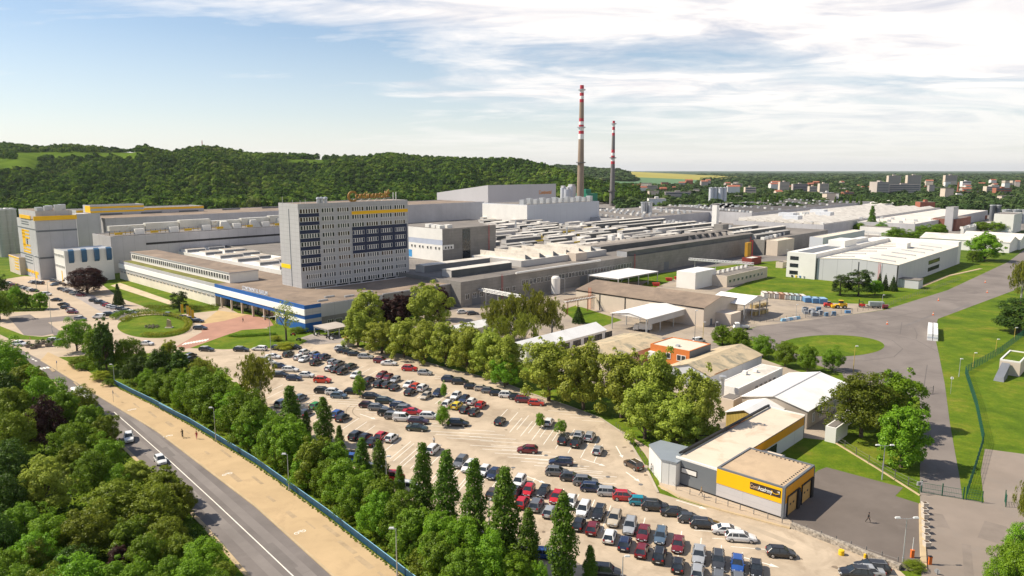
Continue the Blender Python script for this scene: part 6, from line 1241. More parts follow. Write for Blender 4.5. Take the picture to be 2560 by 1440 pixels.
    for sx in (-1, 1):
        q = bpy.data.objects.new('headlight', hme); q.location = (sx*w*.62, y0+L-.10, bon-.26); q.scale = (-sx, 1, 1); kids.append(q)
        q = bpy.data.objects.new('taillight', tme); q.location = (sx*w*.72, y0+.02, belt-.16); kids.append(q)
    return kids
CARP = {t: make_car(t) for t in CT}
HD = {'n': 17, 's': 197, 'e': 99, 'w': 279}
cr = random.Random(5)
def car(px, py, hd, typ, col, area, look=None, group=None):
    kids = CARP[typ]; x, y = G(px, py, .75); h = HD.get(hd, hd)
    e = empty('car' if typ != 'van' else 'small_van', x, y, .045, -math.radians(h+cr.uniform(-1.5, 1.5))); k = cr.uniform(.98, 1.04); e.scale = (k, k, k*cr.uniform(.98, 1.02))
    for q in kids:
        c = q.copy(); COL.objects.link(c); c.parent = e
    b = e.children[0]; setmat(b, 0, PAINT[col]) if b.name.startswith('body') else [setmat(c, 0, PAINT[col]) for c in e.children if c.name.startswith('body')]
    tag(e, look or f'{col} {typ}', area, 'car' if typ != 'van' else 'van', group); return e
TY = {'h': 'hatchback', 's': 'saloon', 'e': 'estate', 'u': 'suv', 'm': 'people carrier', 'v': 'van'}
CO = {'k': 'black', 'w': 'white', 'i': 'silver', 'g': 'grey', 'c': 'charcoal', 'r': 'red', 'm': 'maroon', 'n': 'navy', 'b': 'blue', 'B': 'steel blue', 'G': 'green', 'D': 'dark green', 'y': 'yellow', 'o': 'orange-red', 't': 'teal', 'E': 'beige', 'R': 'brown', 'p': 'plum'}
def cars(ox, oy, area, group, spec):
    for it in spec.split():
        a = it.split(','); car(ox+float(a[0])/4, oy+float(a[1])/4, a[2] if a[2] in HD else float(a[2]), TY[a[3]], CO[a[4]], area, None, group)
g0 = 'cars in the main car park'
cars(640, 700, 'on the lane above the car park', g0, '35,682,279,e,w 215,675,98,h,k 392,668,98,h,k')
cars(640, 700, 'in the far car park corner below the entrance', g0, '170,760,e,s,w 325,738,n,u,D 485,718,n,u,w 430,768,n,h,w 480,788,s,h,w 585,738,n,m,i 620,760,n,h,b 688,768,n,u,n 600,820,n,u,k 85,800,e,h,i 130,818,e,h,w 235,855,e,h,n 345,890,e,e,w 240,942,e,e,k 380,976,e,h,n 508,945,e,h,w 665,998,e,u,o')
cars(640, 700, 'in the herringbone rows under the smaller plane trees', g0, '770,812,n,h,i 828,828,n,e,g 738,876,n,h,w 797,892,n,h,c 868,908,n,u,k 950,858,n,e,D 997,945,s,h,w 1132,992,n,h,k 1095,1055,n,h,c 1255,953,s,m,m 1318,968,s,h,m 1392,990,s,h,i 1238,1034,n,u,c 1312,1040,n,h,c 1387,1068,n,h,k 1530,1038,s,s,w 1600,1056,n,h,o 1668,1075,n,u,w 1540,1114,n,h,k 1697,1154,s,h,E 1818,1124,s,h,n 1998,1154,s,h,w 2080,1186,s,h,n 2158,1208,n,h,w 1918,1234,n,u,w 2010,1250,n,h,y 2090,1288,n,h,c 2182,1314,n,h,k 2248,1242,n,h,r 2440,1404,n,h,k')
cars(640, 700, 'in the kerbside row under the plane trees', g0, '855,684,e,u,w 872,706,e,h,k 928,716,e,h,k 985,734,e,e,k 1098,760,e,e,i 1252,804,e,u,m 1330,826,e,s,w 1537,882,e,u,r 1690,922,e,h,i 1938,990,e,u,n 2040,1014,e,u,k 2160,1060,e,h,k 2258,1078,e,h,E 2330,1100,e,h,g 2415,1126,e,h,k 2515,1146,e,u,w')
cars(1280, 700, 'in the kerbside row under the plane trees', g0, '48,1164,e,h,k 122,1194,e,m,m 242,1222,e,h,o')
cars(640, 700, 'in the middle rows of the car park', g0, '670,1102,e,u,k 780,1118,e,u,w 828,1150,e,h,B 965,1110,e,h,k 1157,1156,e,e,k 1292,1202,e,e,D 1117,1244,e,h,p 1217,1270,e,e,g 1440,1250,e,e,n 1497,1282,e,e,g 1567,1310,e,s,r 1318,1326,e,u,k 1382,1356,e,m,g 1470,1376,e,v,w 1737,1354,e,e,w 1625,1404,e,e,p 2020,1424,e,e,k')
cars(640, 700, 'behind the columnar hornbeams by the birch', g0, '265,1230,n,u,i 442,1170,n,h,B 600,1250,n,h,G 495,1322,n,h,c 815,1330,n,h,b 865,1370,n,h,k')
cars(1280, 700, 'beside the saplings in the car park', g0, '370,1414,n,h,w')
cars(640, 1080, 'in the middle rows of the car park', g0, '1610,-48,e,s,D')
cars(640, 1080, 'behind the columnar hornbeams in the car park', g0, '1000,30,n,u,c 1095,46,n,h,k 1168,88,n,s,k 1253,30,n,h,r 1355,50,n,h,w 900,222,n,u,k 955,268,e,v,b 1365,446,e,v,r 1530,548,e,v,w 1165,348,e,h,g 2045,295,s,u,g 2130,334,s,e,w 2280,380,s,h,w 2375,410,s,h,n 2372,600,n,h,R')
car(640+1770/4, 1080+165/4, 'n', 'people carrier', 'white', 'parked alone in the middle with its door open', 'white people carrier', g0)
cars(1280, 1080, 'in the front rank of the angled double row', g0, '70,495,s,u,w 165,575,s,h,r 315,584,s,h,k 445,644,s,h,r 585,694,s,h,w 715,764,s,m,w 870,804,s,u,k 1024,860,s,u,E 1180,935,s,u,i 1314,1000,s,s,m 1488,1026,s,e,B 1662,1110,s,s,m 1870,1214,s,s,i 2064,1270,s,e,c 2256,1310,s,h,b 2442,1356,s,h,k')
cars(1280, 1080, 'in the rear rank of the angled double row', g0, '30,590,n,u,c 103,694,n,h,r 245,720,n,u,g 378,784,n,h,i 668,908,n,h,k 808,950,n,h,m 978,1030,n,h,w 1128,1100,n,h,n 1299,1170,n,h,m 1475,1220,n,u,k 1660,1316,n,h,k 1857,1382,n,h,i 2065,1442,n,h,g 2262,1462,n,h,g')
cars(1280, 1080, 'in the row facing the training hall', g0, '490,290,w,e,n 452,394,e,u,g 592,446,e,h,c 735,490,e,u,g 817,550,e,e,n 975,594,e,m,i 1132,638,e,u,r 1290,684,e,h,t 1432,736,e,u,k 1628,792,e,s,k 1782,856,e,h,c 1932,910,e,e,k 2150,970,e,s,w 2290,1042,e,e,w')
cars(1280, 1080, 'near the painted arrow', g0, '515,70,n,u,k 645,98,n,u,k 668,24,n,s,i 780,40,n,u,i 860,175,n,h,i 1215,320,-28,u,R')
car(1280+155/4, 1080+168/4, 'w', 'hatchback', 'maroon', 'driving alone across the car park', 'maroon hatchback', g0)
cars(1280, 1080, 'half hidden by the last hornbeams', g0, '315,1205,e,s,b 930,1395,e,v,k')
cars(1920, 1080, 'alone in a bay below the stone wall', g0, '130,1195,e,h,k')
cars(1920, 1080, 'by the yellow bollard at the car park corner', g0, '1040,1340,w,e,k 990,1382,w,s,i 880,1404,w,u,k')
g1 = 'cars in the far car park'; Z8 = 4
def cars8(area, spec):
    for it in spec.split():
        a = it.split(','); car(float(a[0])/8, 680+float(a[1])/8, a[2] if a[2] in HD else float(a[2]), TY[a[3]], CO[a[4]], area, None, g1)
cars8('in the far row by the mixing tower', '110,235,95,h,i 175,215,95,h,g 215,240,95,h,w 270,250,95,h,m 330,262,95,h,m 430,290,95,h,c 500,312,95,h,i 560,330,95,h,k 620,352,95,e,w 690,368,95,h,k 640,190,275,h,w 700,205,275,h,k 790,218,275,u,k')
cars8('beside the white hooded block', '1085,165,95,h,g 1085,240,200,h,B 1195,215,95,h,R')
cars8('in the row under the purple tree', '1235,330,95,h,k 1295,345,95,h,g 1345,370,95,h,i 1400,385,95,h,R 1480,415,95,h,i 1550,412,95,h,k 1625,455,95,h,m')
cars8('in the row along the lawn with the spruce', '1880,560,95,h,k 1995,600,95,u,k 2120,640,95,h,n 2160,660,95,h,r 2220,682,95,h,w 2300,705,95,h,i 2430,730,95,u,k 2540,765,95,u,k 2640,800,95,e,i')
cars8('in the middle of the forecourt', '1130,550,95,s,k 1270,638,95,s,k 1320,702,95,h,k 1420,745,95,h,m 1440,775,95,h,w 1460,795,95,h,m 930,440,95,v,w 1975,890,275,v,w 2180,840,80,u,D 2370,810,95,h,i 1610,930,95,u,g')
cars(0, 700, 'by the flag poles of the entrance', g1, '1690,340,95,h,g 1835,370,95,h,n 1925,385,95,h,k 1975,405,95,e,k 2002,475,95,e,c')
cars(0, 700, 'on the lane below the oval lawn', g1, '1465,628,98,s,w 200,635,98,u,w 545,598,100,e,i 2065,688,98,e,c 2412,690,98,e,k 1905,752,17,h,k 1895,790,17,h,k')
cars(640, 700, 'in the small yard behind the plane trees', 'cars in the works yard', '2065,318,75,u,w 2167,328,75,e,c')
cars(1920, 700, 'by the white flat service house', 'cars in the works yard', '168,1012,60,u,b 235,985,60,u,k')
car(1747, 851, 62, 'van', 'white', 'standing behind the orange house', 'white van', 'cars in the works yard')
car(322, 1093, 150, 'suv', 'white', 'driving on the road, farther up', 'white suv'); car(401, 1148, 142, 'hatchback', 'white', 'driving on the road, partly behind branches', 'white hatchback')
# trucks and the bus
def truck(look, area, px, py, hd, L, kindn, col):
    x, y = G(px, py, 1.0); e = empty(kindn, x, y, .04, -math.radians(hd)); tag(e, look, area, 'bus' if kindn == 'bus' else 'truck'); w = 1.2
    if kindn == 'bus':
        b = MB(); b.hexa([(-w, -L/2, .4), (w, -L/2, .4), (w, L/2, .4), (-w, L/2, .4)], [(-w, -L/2, 2.9), (w, -L/2, 2.9), (w, L/2-.1, 2.9), (-w, L/2-.1, 2.9)], WHITEW); b.hexa([(-w, -L/2, 2.9), (w, -L/2, 2.9), (w, L/2-.1, 2.9), (-w, L/2-.1, 2.9)], [(-w*.8, -L/2+.2, 3.1), (w*.8, -L/2+.2, 3.1), (w*.8, L/2-.4, 3.1), (-w*.8, L/2-.4, 3.1)], WHITEW); b.build('body', e)
        part('orange_band', e, ORA, (-w-.02, w+.02, -L/2+.5, L/2-1, .5, 1.1)); part('window_band', e, CGL, (-w-.025, w+.025, -L/2+.4, L/2-.6, 1.5, 2.5), (-w*.9, w*.9, L/2-.1, L/2+.03, 1.1, 2.7)); part('roof_unit', e, PALE, (-.7, .7, -L/4, L/8, 3.1, 3.4)); ax = (-L*.28, L*.28)
    else:
        b = MB(); b.hexa([(-w, L/2-2, .5), (w, L/2-2, .5), (w, L/2, .5), (-w, L/2, .5)], [(-w, L/2-2, 2.3), (w, L/2-2, 2.3), (w, L/2-.7, 2.3), (-w, L/2-.7, 2.3)], WHITEW); b.build('cab', e); part('windscreen', e, CGL, (-w*.9, w*.9, L/2-.75, L/2-.35, 1.3, 2.0)); part('chassis', e, PLASTIC, (-.9, .9, -L/2, L/2-2, .5, .75)); ax = (-L*.3, L*.3)
        if col == 'box': part('box_body', e, WHITEW, (-w, w, -L/2, L/2-2.1, .76, 2.9))
        else: part('load_bed', e, STEEL, (-w, w, -L/2, L/2-2.1, .76, .9), (-w, -w+.06, -L/2, L/2-2.1, .9, 1.3), (w-.06, w, -L/2, L/2-2.1, .9, 1.3), (-w, w, -L/2, -L/2+.06, .9, 1.3))
    for sx in (-1, 1):
        for yy in ax: b = MB(); b.tube((sx*w-.13*sx-.12, yy, .45), (sx*w-.13*sx+.12, yy, .45), .45, .45, TYRE, 14); b.build('wheel', e)
truck('white city bus with an orange band', 'on the road, half hidden by the roadside wood', 205, 1000, 138, 11.5, 'bus', 'white')
truck('white box truck', 'parked under the open gabled canopy', 1606, 820, 290, 6.5, 'box_truck', 'box'); truck('white flatbed truck', 'parked beside the test track hedge', 1853, 816, 275, 5.4, 'flatbed_truck', 'flat')
# ---------------------------------------------------------------- street furniture
RAILB = mat('railing_blue', (.010, .060, .115), .45, .06, .6); RAILT = mat('railing_light_blue', (.14, .34, .48), .4, .05, 1)
def railing(pts, look, area):
    P = [Vector((*G(*p), 0)) for p in pts]; o = P[0].copy(); e = empty('blue_railing', o.x, o.y); tag(e, look, area, 'railing'); pn = MB(); rl = MB(); ps = []
    for a, c in zip(P, P[1:]):
        d = (c-a).normalized(); n = Vector((-d.y, d.x, 0))*.05; a_, c_ = a-o, c-o
        pn.hexa([(v.x, v.y, .16) for v in (a_-n, c_-n, c_+n, a_+n)], [(v.x, v.y, 1.18) for v in (a_-n, c_-n, c_+n, a_+n)], RAILB)
        rl.bar(a_+Vector((0, 0, 1.24)), c_+Vector((0, 0, 1.24)), .10, RAILT); rl.bar(a_+n*2+Vector((0, 0, .12)), c_+n*2+Vector((0, 0, .12)), .08, RAILT)
        k = int((c-a).length/2.4)
        for i in range(k+1): m = a_+d*((c-a).length*i/max(1, k)); ps.append(m)
    pn.build('panel', e); rl.build('handrail', e)
    b = MB(); b.box(-.05, .05, -.05, .05, 0, 1.24, RAILB); me = b.mesh('post')
    for m in ps[:99]: q = bpy.data.objects.new('post', me); COL.objects.link(q); q.parent = e; q.location = m
railing([(286, 961), (330, 984), (380, 1008), (432, 1036)], 'shorter length of blue panel railing', 'along the walk near the junction')
railing([(398, 1020), (475, 1059), (640, 1160), (820, 1291), (1013, 1441), (1150, 1548)], 'long run of blue panel railing', 'along the walk beside the road')
LAMPH = mat('lamp_housing', (.66, .66, .64), .5, .05, 1); YPOLE = mat('yellow_pole', (.50, .36, .08), .7, .08, 1)
def lamp(px, base, top, arms, look, area, col=STEEL, spread=1.3, dirn=0.0):
    x, y = G(px, base); h = hgt(x, y, top); e = empty('street_lamp', x, y, 0, dirn); tag(e, look, area, 'lamp'); b = MB(); b.tube((0, 0, 0), (0, 0, h), .10, .06, col, 8); b.tube((0, 0, 0), (0, 0, .8), .13, .13, col, 8)
    for k in range(arms):
        s = 1 if k == 0 else -1; b.bar((0, 0, h-.1), (s*spread, 0, h+.12), .05, col)
    b.build('pole', e)
    for k in range(arms):
        s = 1 if k == 0 else -1; b = MB(); b.hexa([(s*spread-.4, -.17, h+.04), (s*spread+.4, -.17, h+.04), (s*spread+.4, .17, h+.04), (s*spread-.4, .17, h+.04)], [(s*spread-.3, -.10, h+.24), (s*spread+.3, -.10, h+.24), (s*spread+.3, .10, h+.24), (s*spread-.3, .10, h+.24)], LAMPH); b.build('lamp_head', e)
BR = 'on the walk beside the blue railing'
for p in ((993, 1441, 1322, 1, math.pi), (723, 1228, 1136, 1, math.pi), (540, 1105, 1020, 1, math.pi), (286, 950, 912, 1, math.pi)): lamp(*p[:4], 'slim grey street lamp', BR, STEEL, .6, p[4])
lamp(967, 1222, 1142, 1, 'slim grey lamp', 'between two columnar hornbeams', STEEL, .5); lamp(1223, 1310, 1250, 1, 'slim grey lamp', 'half hidden among the hornbeams', STEEL, .5); lamp(1556, 1450, 1392, 1, 'grey lamp with one tilted head', 'among the cars at the lower edge', STEEL, .6)
lamp(2257, 1406, 1296, 2, 'grey lamp with two oval heads', 'at the end of the stone kerb wall'); lamp(2205, 1199, 1114, 2, 'grey lamp with two round heads', 'at the lawn corner by the fence')
lamp(680, 925, 792, 2, 'very tall floodlight mast', 'at the top of the car park', STEEL, 1.6); lamp(131, 832, 705, 1, 'very tall mast with a box near its foot', 'on the grass island by the junction', STEEL, .6); lamp(92, 725, 640, 1, 'tall lamp', 'in front of the mixing tower')
TR = 'on the grass along the green fence'
for p in ((2133, 929, 866), (2535, 850, 820), (2489, 880, 849), (2432, 917, 883)): lamp(*p, 1, 'lamp on a yellow pole', TR if p[0] > 2200 else 'on the near side of the oval test track', YPOLE, .5)
lamp(2397, 942, 898, 1, 'short lamp with a round mirror', TR, STEEL, .3); lamp(1106, 800, 752, 1, 'lamp on a yellow pole', 'before the factory front by the bright trees', YPOLE, .5); lamp(946, 808, 778, 1, 'lamp with one curved arm', 'among the purple trees', STEEL, .6, math.pi); lamp(1736, 862, 777, 1, 'thin bare pole', 'beside the open white canopy', DGREY, .3); lamp(1757, 852, 806, 1, 'yellow pole with a flat head', 'beside the open white canopy', YPOLE, .4); lamp(1789, 822, 806, 1, 'low grey lamp', 'in front of the beige warehouse end', STEEL, .5)
lamp(1990, 790, 762, 1, 'thin lamp', 'beside the stacks of pale pallets', STEEL, .3); lamp(2204, 773, 738, 1, 'grey lamp', 'beside the yellow digger', STEEL, .5); lamp(1965, 640, 624, 1, 'curved yard lamp', 'in front of the ribbed dark hall', STEEL, .6); lamp(1486, 770, 730, 1, 'thin lamp post', 'in front of the factory gates', YPOLE, .3)
def signpost(px, base, top, look, area, shape, m, back=None):
    x, y = G(px, base); h = hgt(x, y, top); e = empty('road_sign', x, y, 0, math.radians(138)); tag(e, look, area, 'sign'); b = MB(); b.tube((0, 0, 0), (0, 0, h), .04, .04, STEEL, 6); b.build('pole', e); b = MB()
    if shape == 'r': b.tube((0, -.05, h-.35), (0, -.09, h-.35), .36, .36, m, 18)
    elif shape == 't': b.hexa([(-.42, -.05, h-.7), (.42, -.05, h-.7), (.42, -.09, h-.7), (-.42, -.09, h-.7)][::-1], [(-.03, -.05, h), (.03, -.05, h), (.03, -.09, h), (-.03, -.09, h)][::-1], m)
    else: b.box(-.4, .4, -.09, -.05, h-.6, h, m)
    b.build('plate', e)
SB_ = mat('sign_blue', (.01, .08, .34), .4, .05, 1)
signpost(143, 927, 902, 'round blue road sign', 'on the walk near the junction', 'r', SB_); signpost(284, 1006, 976, 'triangular warning sign seen from behind', 'on the walk before the railing', 't', DGREY); signpost(76, 860, 843, 'small red-bordered sign', 'at the junction by the concrete planters', 'r', RED); signpost(2376, 985, 942, 'round mirror sign on a pale post', 'on the grass beside the test track', 'r', LAMPH); signpost(2342, 1437, 1423, 'round grey sign', 'at the lower edge by the weedy shrub', 'r', STEEL)
signpost(170, 877, 862, 'thin sign post', 'by the stone planters at the junction', 'q', SB_)
# mesh fences
FG = mat('fence_green', (.012, .085, .050), .6, .08, 1); FGY = mat('fence_grey', (.16, .15, .14), .6, .08, 1)
def fence(name, look, area, pts, h, m, step=2.5, gap=.25, wires=4, z=0.0, vert=True, cap=60):
    P = [Vector((*G(*p), 0)) for p in pts]; o = P[0].copy(); e = empty(name, o.x, o.y, z); tag(e, look, area, 'fence'); b = MB(); b2 = MB(); b2.box(-.05, .05, -.05, .05, 0, h, m); pm = b2.mesh('post'); np_ = 0
    for a, c in zip(P, P[1:]):
        L = (c-a).length; d = (c-a).normalized()
        for k in range(wires): zz = h*(k+.6)/wires; b.bar(a-o+Vector((0, 0, zz)), c-o+Vector((0, 0, zz)), .035, m)
        if vert:
            for i in range(int(L/gap)): q = a-o+d*(i*gap); b.bar((q.x, q.y, .05), (q.x, q.y, h-.05), .016, m)
        n = max(1, int(L/step))
        for i in range(n+1):
            if np_ > 98: break
            q = bpy.data.objects.new('post', pm); COL.objects.link(q); q.parent = e; q.location = a-o+d*(L*i/n); np_ += 1
    b.build('mesh_panel', e)
    return e
fence('green_fence', 'tall green welded mesh fence', 'on the grass slope beside the test track', [(2562, 838), (2500, 885), (2413, 935), (2440, 1020), (2450, 1070), (2458, 1110), (2440, 1170), (2415, 1248)], 2.4, FG, 2.5, .22, 5)
fence('green_fence', 'short green mesh fence', 'before the concrete ramp', [(2415, 1250), (2455, 1258)], 2.2, FG, 2.0, .22, 5); fence('green_fence', 'free-standing green fence panel', 'at the driveway edge', [(2514, 1268), (2512, 1255)], 2.2, FG, 1.5, .22, 5)
fence('lawn_fence', 'thin dark lawn fence', 'between the lawn and the service road', [(2085, 1105), (2140, 1140), (2205, 1180), (2270, 1215), (2300, 1228)], 1.8, FGY, 2.6, .5, 3, 0, False)
fence('grey_fence', 'thin grey mesh fence', 'along the hedge trees of the test track', [(1795, 858), (1900, 892), (1990, 912), (2110, 940), (2160, 965)], 1.7, FGY, 2.8, .6, 3, 0, False)
fence('yard_fence', 'thin mesh fence', 'around the storage yard', [(1870, 812), (1900, 806), (2060, 790), (2210, 770), (2245, 755), (2400, 700)], 1.6, FGY, 3, .7, 3, 0, False)
fence('walk_railing', 'light steel handrail along the stone wall', 'in front of the training hall', [(1655, 1182), (1690, 1226), (1760, 1251), (1850, 1277), (1955, 1310), (1980, 1316), (2090, 1358), (2244, 1410)], 1.0, mat('thin_rail', (.22, .21, .20), .6, .1, 1), 2.0, .3, 1, .15, False)
for i in range(16):
    t = i/15; px, py = np.interp(t, [0, .35, .6, .85, 1], [1540, 1570, 1600, 1618, 1634]), np.interp(t, [0, .35, .6, .85, 1], [1068, 1098, 1138, 1166, 1196]); x, y = G(px, py); b = MB(); b.tube((0, 0, 0), (0, 0, .95), .05, .05, FGY, 6); b.lathe((0, 0), [(.075, .9), (.075, 1.0), (0, 1.02)], FGY, 8); e = b.build('bollard'); e.location = (x, y, .1); tag(e, 'thin dark bollard', 'along the kerb by the tall plane trees', 'bollard', 'bollards along the kerb')
def gate(look, area, p, q, h, m, leaves_=2):
    a, c = Vector((*G(*p), 0)), Vector((*G(*q), 0)); o = a.copy(); e = empty('mesh_gate', o.x, o.y); tag(e, look, area, 'gate'); d = (c-a).normalized(); L = (c-a).length
    for k in range(leaves_):
        b = MB(); s, f = d*(L*k/leaves_+.06), d*(L*(k+1)/leaves_-.06)
        for z in (.15, h*.5, h): b.bar((s.x, s.y, z), (f.x, f.y, z), .05, m)
        for w in (s, f): b.bar((w.x, w.y, .15), (w.x, w.y, h), .05, m)
        n = int((f-s).length/.25)
        for i in range(n): w = s+(f-s)*i/n; b.bar((w.x, w.y, .15), (w.x, w.y, h), .015, m)
        b.build('gate_leaf', e)
    for k in range(leaves_+1): w = d*(L*k/leaves_); b = MB(); b.box(w.x-.07, w.x+.07, w.y-.07, w.y+.07, 0, h+.5, m); b.build('post', e)
gate('closed green double mesh gate', 'across the service road', (2303, 1231), (2408, 1249), 1.8, FG); gate('open grey mesh gate', 'beside the tall chestnuts on the test track', (2297, 988), (2332, 984), 1.6, FGY, 2)
x, y = G(2296, 1236); e = empty('number_board', x, y, 0, math.radians(10)); tag(e, 'white number board on a post', 'beside the green double gate', 'sign'); b = MB(); b.bar((0, 0, 0), (0, 0, 2.2), .06, FG); b.build('post', e); b = MB(); b.box(-.55, .55, -.1, -.05, 1.7, 2.4, WHITEW); b.build('plate', e)
q = text('21', .55, BLACK, .02, e, 'numeral', .02, 'CENTER'); q.rotation_euler = (math.pi/2, 0, 0); q.location = (0, -.12, 1.86)
# stone kerb wall and long planting kerb
STONE = mat('gabion_stone', (.36, .31, .25), .95, .3, 6, stain=((.14, .12, .10), 2.5, .5, .6), bump=.6)
def wall_strip(name, look, area, pts, w, h, m, cat='wall'):
    P = [Vector((*G(*p), 0)) for p in pts]; o = P[0].copy(); e = empty(name, o.x, o.y); tag(e, look, area, cat); b = MB()
    for a, c in zip(P, P[1:]):
        d = (c-a).normalized(); n = Vector((-d.y, d.x, 0))*w/2; a, c = a-o, c-o; b.hexa([(v.x, v.y, 0) for v in (a-n, c-n, c+n, a+n)], [(v.x, v.y, h) for v in (a-n*.8, c-n*.8, c+n*.8, a+n*.8)], m)
    b.build('masonry', e)
wall_strip('stone_wall', 'low wall of rough grey stones', 'between the car park and the paved apron', [(1978, 1318), (2100, 1365), (2250, 1424)], 1.0, .75, STONE)
wall_strip('footpath_kerb', 'low concrete kerb along the footpath', 'in front of the training hall', [(1648, 1215), (1700, 1245), (1800, 1276), (1975, 1322)], .5, .22, KERB, 'kerb'); wall_strip('concrete_kerb', 'long narrow concrete kerb', 'between the apron and the driveway', [(2304, 1262), (2306, 1340), (2310, 1425)], .9, .25, KERB, 'kerb')
wall_strip('lawn_kerb', 'low pale garden kerb', 'across the lawn behind the training hall', [(2080, 1103), (2190, 1170), (2300, 1240)], .3, .2, KERB, 'kerb'); wall_strip('ramp_strip', 'long pale concrete strip', 'on the grass beside the modern works', [(2290, 722), (2370, 690), (2452, 672)], 1.8, .2, KERB, 'strip')
PLM = mat('planter_concrete', (.56, .50, .43), .85, .08, 1); SOIL = mat('soil', (.10, .065, .04), .95, .2, 2)
for (px, py) in ((2311, 1270), (2311, 1285), (2312, 1298), (2313, 1317), (2314, 1333), (2315, 1350), (2316, 1369)):
    x, y = G(px, py); e = empty('concrete_planter', x, y, .25, .05); tag(e, 'square pale concrete planter', 'in the line along the driveway', 'planter', 'planters along the driveway'); b = MB(); b.hexa([(-.38, -.38, 0), (.38, -.38, 0), (.38, .38, 0), (-.38, .38, 0)], [(-.45, -.45, .75), (.45, -.45, .75), (.45, .45, .75), (-.45, .45, .75)], PLM); b.build('tub', e); b = MB(); b.box(-.28, .28, -.28, .28, .752, .80, SOIL); b.build('soil', e)
for (px, py, s) in ((72, 868, 1), (82, 872, .8), (95, 868, 1.2), (122, 866, 1.1), (146, 864, 1), (157, 862, .9), (108, 860, .9), (132, 860, 1)):
    x, y = G(px, py); e = empty('stone_planter', x, y, .02, .4); e.scale = (s, s, s); tag(e, 'dark planter with a shrub', 'at the junction before the oval lawn', 'planter', 'planters at the junction'); b = MB(); b.hexa([(-.7, -.7, 0), (.7, -.7, 0), (.7, .7, 0), (-.7, .7, 0)], [(-.85, -.85, 1.0), (.85, -.85, 1.0), (.85, .85, 1.0), (-.85, .85, 1.0)], mat('planter_stone', (.22, .19, .16), .95, .25, 3)); b.build('tub', e)
    q = bpy.data.objects.new('shrub', leafmesh('shrub', leaves([((0, 0, 1.35), .7, (0, 0, .5))], 260, .16, px), LM['dark'])); COL.objects.link(q); q.parent = e
def barrier(px, py, look, up, area):
    x, y = G(px, py); e = empty('barrier', x, y, .02); tag(e, look, area, 'barrier'); b = MB(); b.box(-.22, .22, -.18, .18, 0, 1.1, ORA); b.box(-.24, .24, -.2, .2, 1.1, 1.2, ORA); b.build('housing', e); b = MB()
    if up: b.hexa([(-.06, -.04, 1.1), (.06, -.04, 1.1), (.06, .04, 1.1), (-.06, .04, 1.1)], [(-.04, -.03, 3.1), (.04, -.03, 3.1), (.04, .03, 3.1), (-.04, .03, 3.1)], WHITEW)
    else: b.box(-.25, .25, -.21, .21, 1.2, 1.26, BLACK)
    b.build('boom' if up else 'cap', e)
barrier(2280, 1394, 'orange barrier box with its white boom raised', True, 'on the paved apron'); barrier(2324, 1411, 'orange barrier column without a boom', False, 'on the driveway')
YB = mat('bollard_yellow', (.75, .48, .01), .5, .08, 1)
for px, py, r, h in ((2103, 1387, .42, .75), (2162, 1395, .18, .6)):
    x, y = G(px, py); b = MB(); b.lathe((0, 0), [(0, h), (r*.9, h), (r, h*.9), (r, h*.55), (r*.94, h*.5), (r, h*.45), (r, 0)], YB, 18); o = b.build('yellow_bollard'); o.location = (x, y, .03); tag(o, ('stout' if r > .3 else 'thin')+' yellow bollard', 'on the car park by the stone wall', 'bollard')
b = MB(); b.box(-.2, .2, -.2, .2, 0, .04, RED); b.lathe((0, 0), [(0, .75), (.04, .75), (.09, .5), (.17, .04)], ORA, 10); b.lathe((0, 0), [(.092, .50), (.128, .32)], WHITEW, 10); cm = b.mesh('traffic_cone')
for px, py in ((2218, 811), (2333, 788), (2468, 732), (2463, 707), (2346, 752)):
    o = bpy.data.objects.new('traffic_cone', cm); COL.objects.link(o); o.location = (*G(px, py), .03); o.scale = (1.7,)*3; tag(o, 'small orange traffic cone', 'on the wide test road', 'cone', 'cones on the test road')
# white wrapped stack beside the test track
x, y = G(2331, 852); e = empty('wrapped_stack', x, y, .03, math.radians(-30)); tag(e, 'long double stack wrapped in white sheeting', 'at the edge of the test track', 'stack'); FOIL = mat('white_foil', (.74, .74, .74), .35, .08, 1.5, bump=.5)
b = MB()
for sx in (-1.55, .05):
    for k in range(5): b.hexa([(sx, k*4.2, 0), (sx+1.5, k*4.2, 0), (sx+1.5, k*4.2+4.1, 0), (sx, k*4.2+4.1, 0)], [(sx+.1, k*4.2+.1, 2.2), (sx+1.4, k*4.2+.1, 2.2+.1*(k % 2)), (sx+1.4, k*4.2+4.0, 2.2), (sx+.1, k*4.2+4.0, 2.3)], FOIL)
b.build('wrapping', e); part('strap', e, mat('blue_strap', (.45, .52, .62), .6, .1, 1), (-1.6, 1.6, -.03, .0, 1.0, 1.15))
# storage yard
CCOL = [(.62, .62, .58), (.55, .50, .42), (.60, .60, .58), (.50, .30, .20), (.62, .60, .55), (.45, .55, .55), (.42, .55, .58)]
for k in range(8):
    px = 1917+k*13.2; x, y = G(px, 745.5+k*1.1); e = empty('waste_container', x, y, .03, math.radians(-4)); cc = CCOL[k % 7]; tag(e, 'rusty-rimmed open container' if k % 2 else 'pale open waste container', 'along the storage yard grass', 'container', 'waste containers in the storage yard'); b = MB(); m = mat('container_paint_%d' % (k % 7), cc, .7, .14, .8, stain=((.30, .13, .05), .7, .55, .75)); b.box(-1.2, 1.2, 0, 5.5, .2, 2.3, m); b.build('shell', e); b = MB()
    b.box(-1.3, 1.3, -.08, 0, 2.15, 2.35, RUST); b.box(-1.3, -1.2, 0, 5.5, 2.15, 2.35, RUST); b.box(1.2, 1.3, 0, 5.5, 2.15, 2.35, RUST); b.build('rim', e); part('door', e, DGREY, (-.9, -.8, -.06, 0, .3, 2.1), (.8, .9, -.06, 0, .3, 2.1))
SKB = mat('skip_blue', (.10, .24, .44), .6, .1, 1)
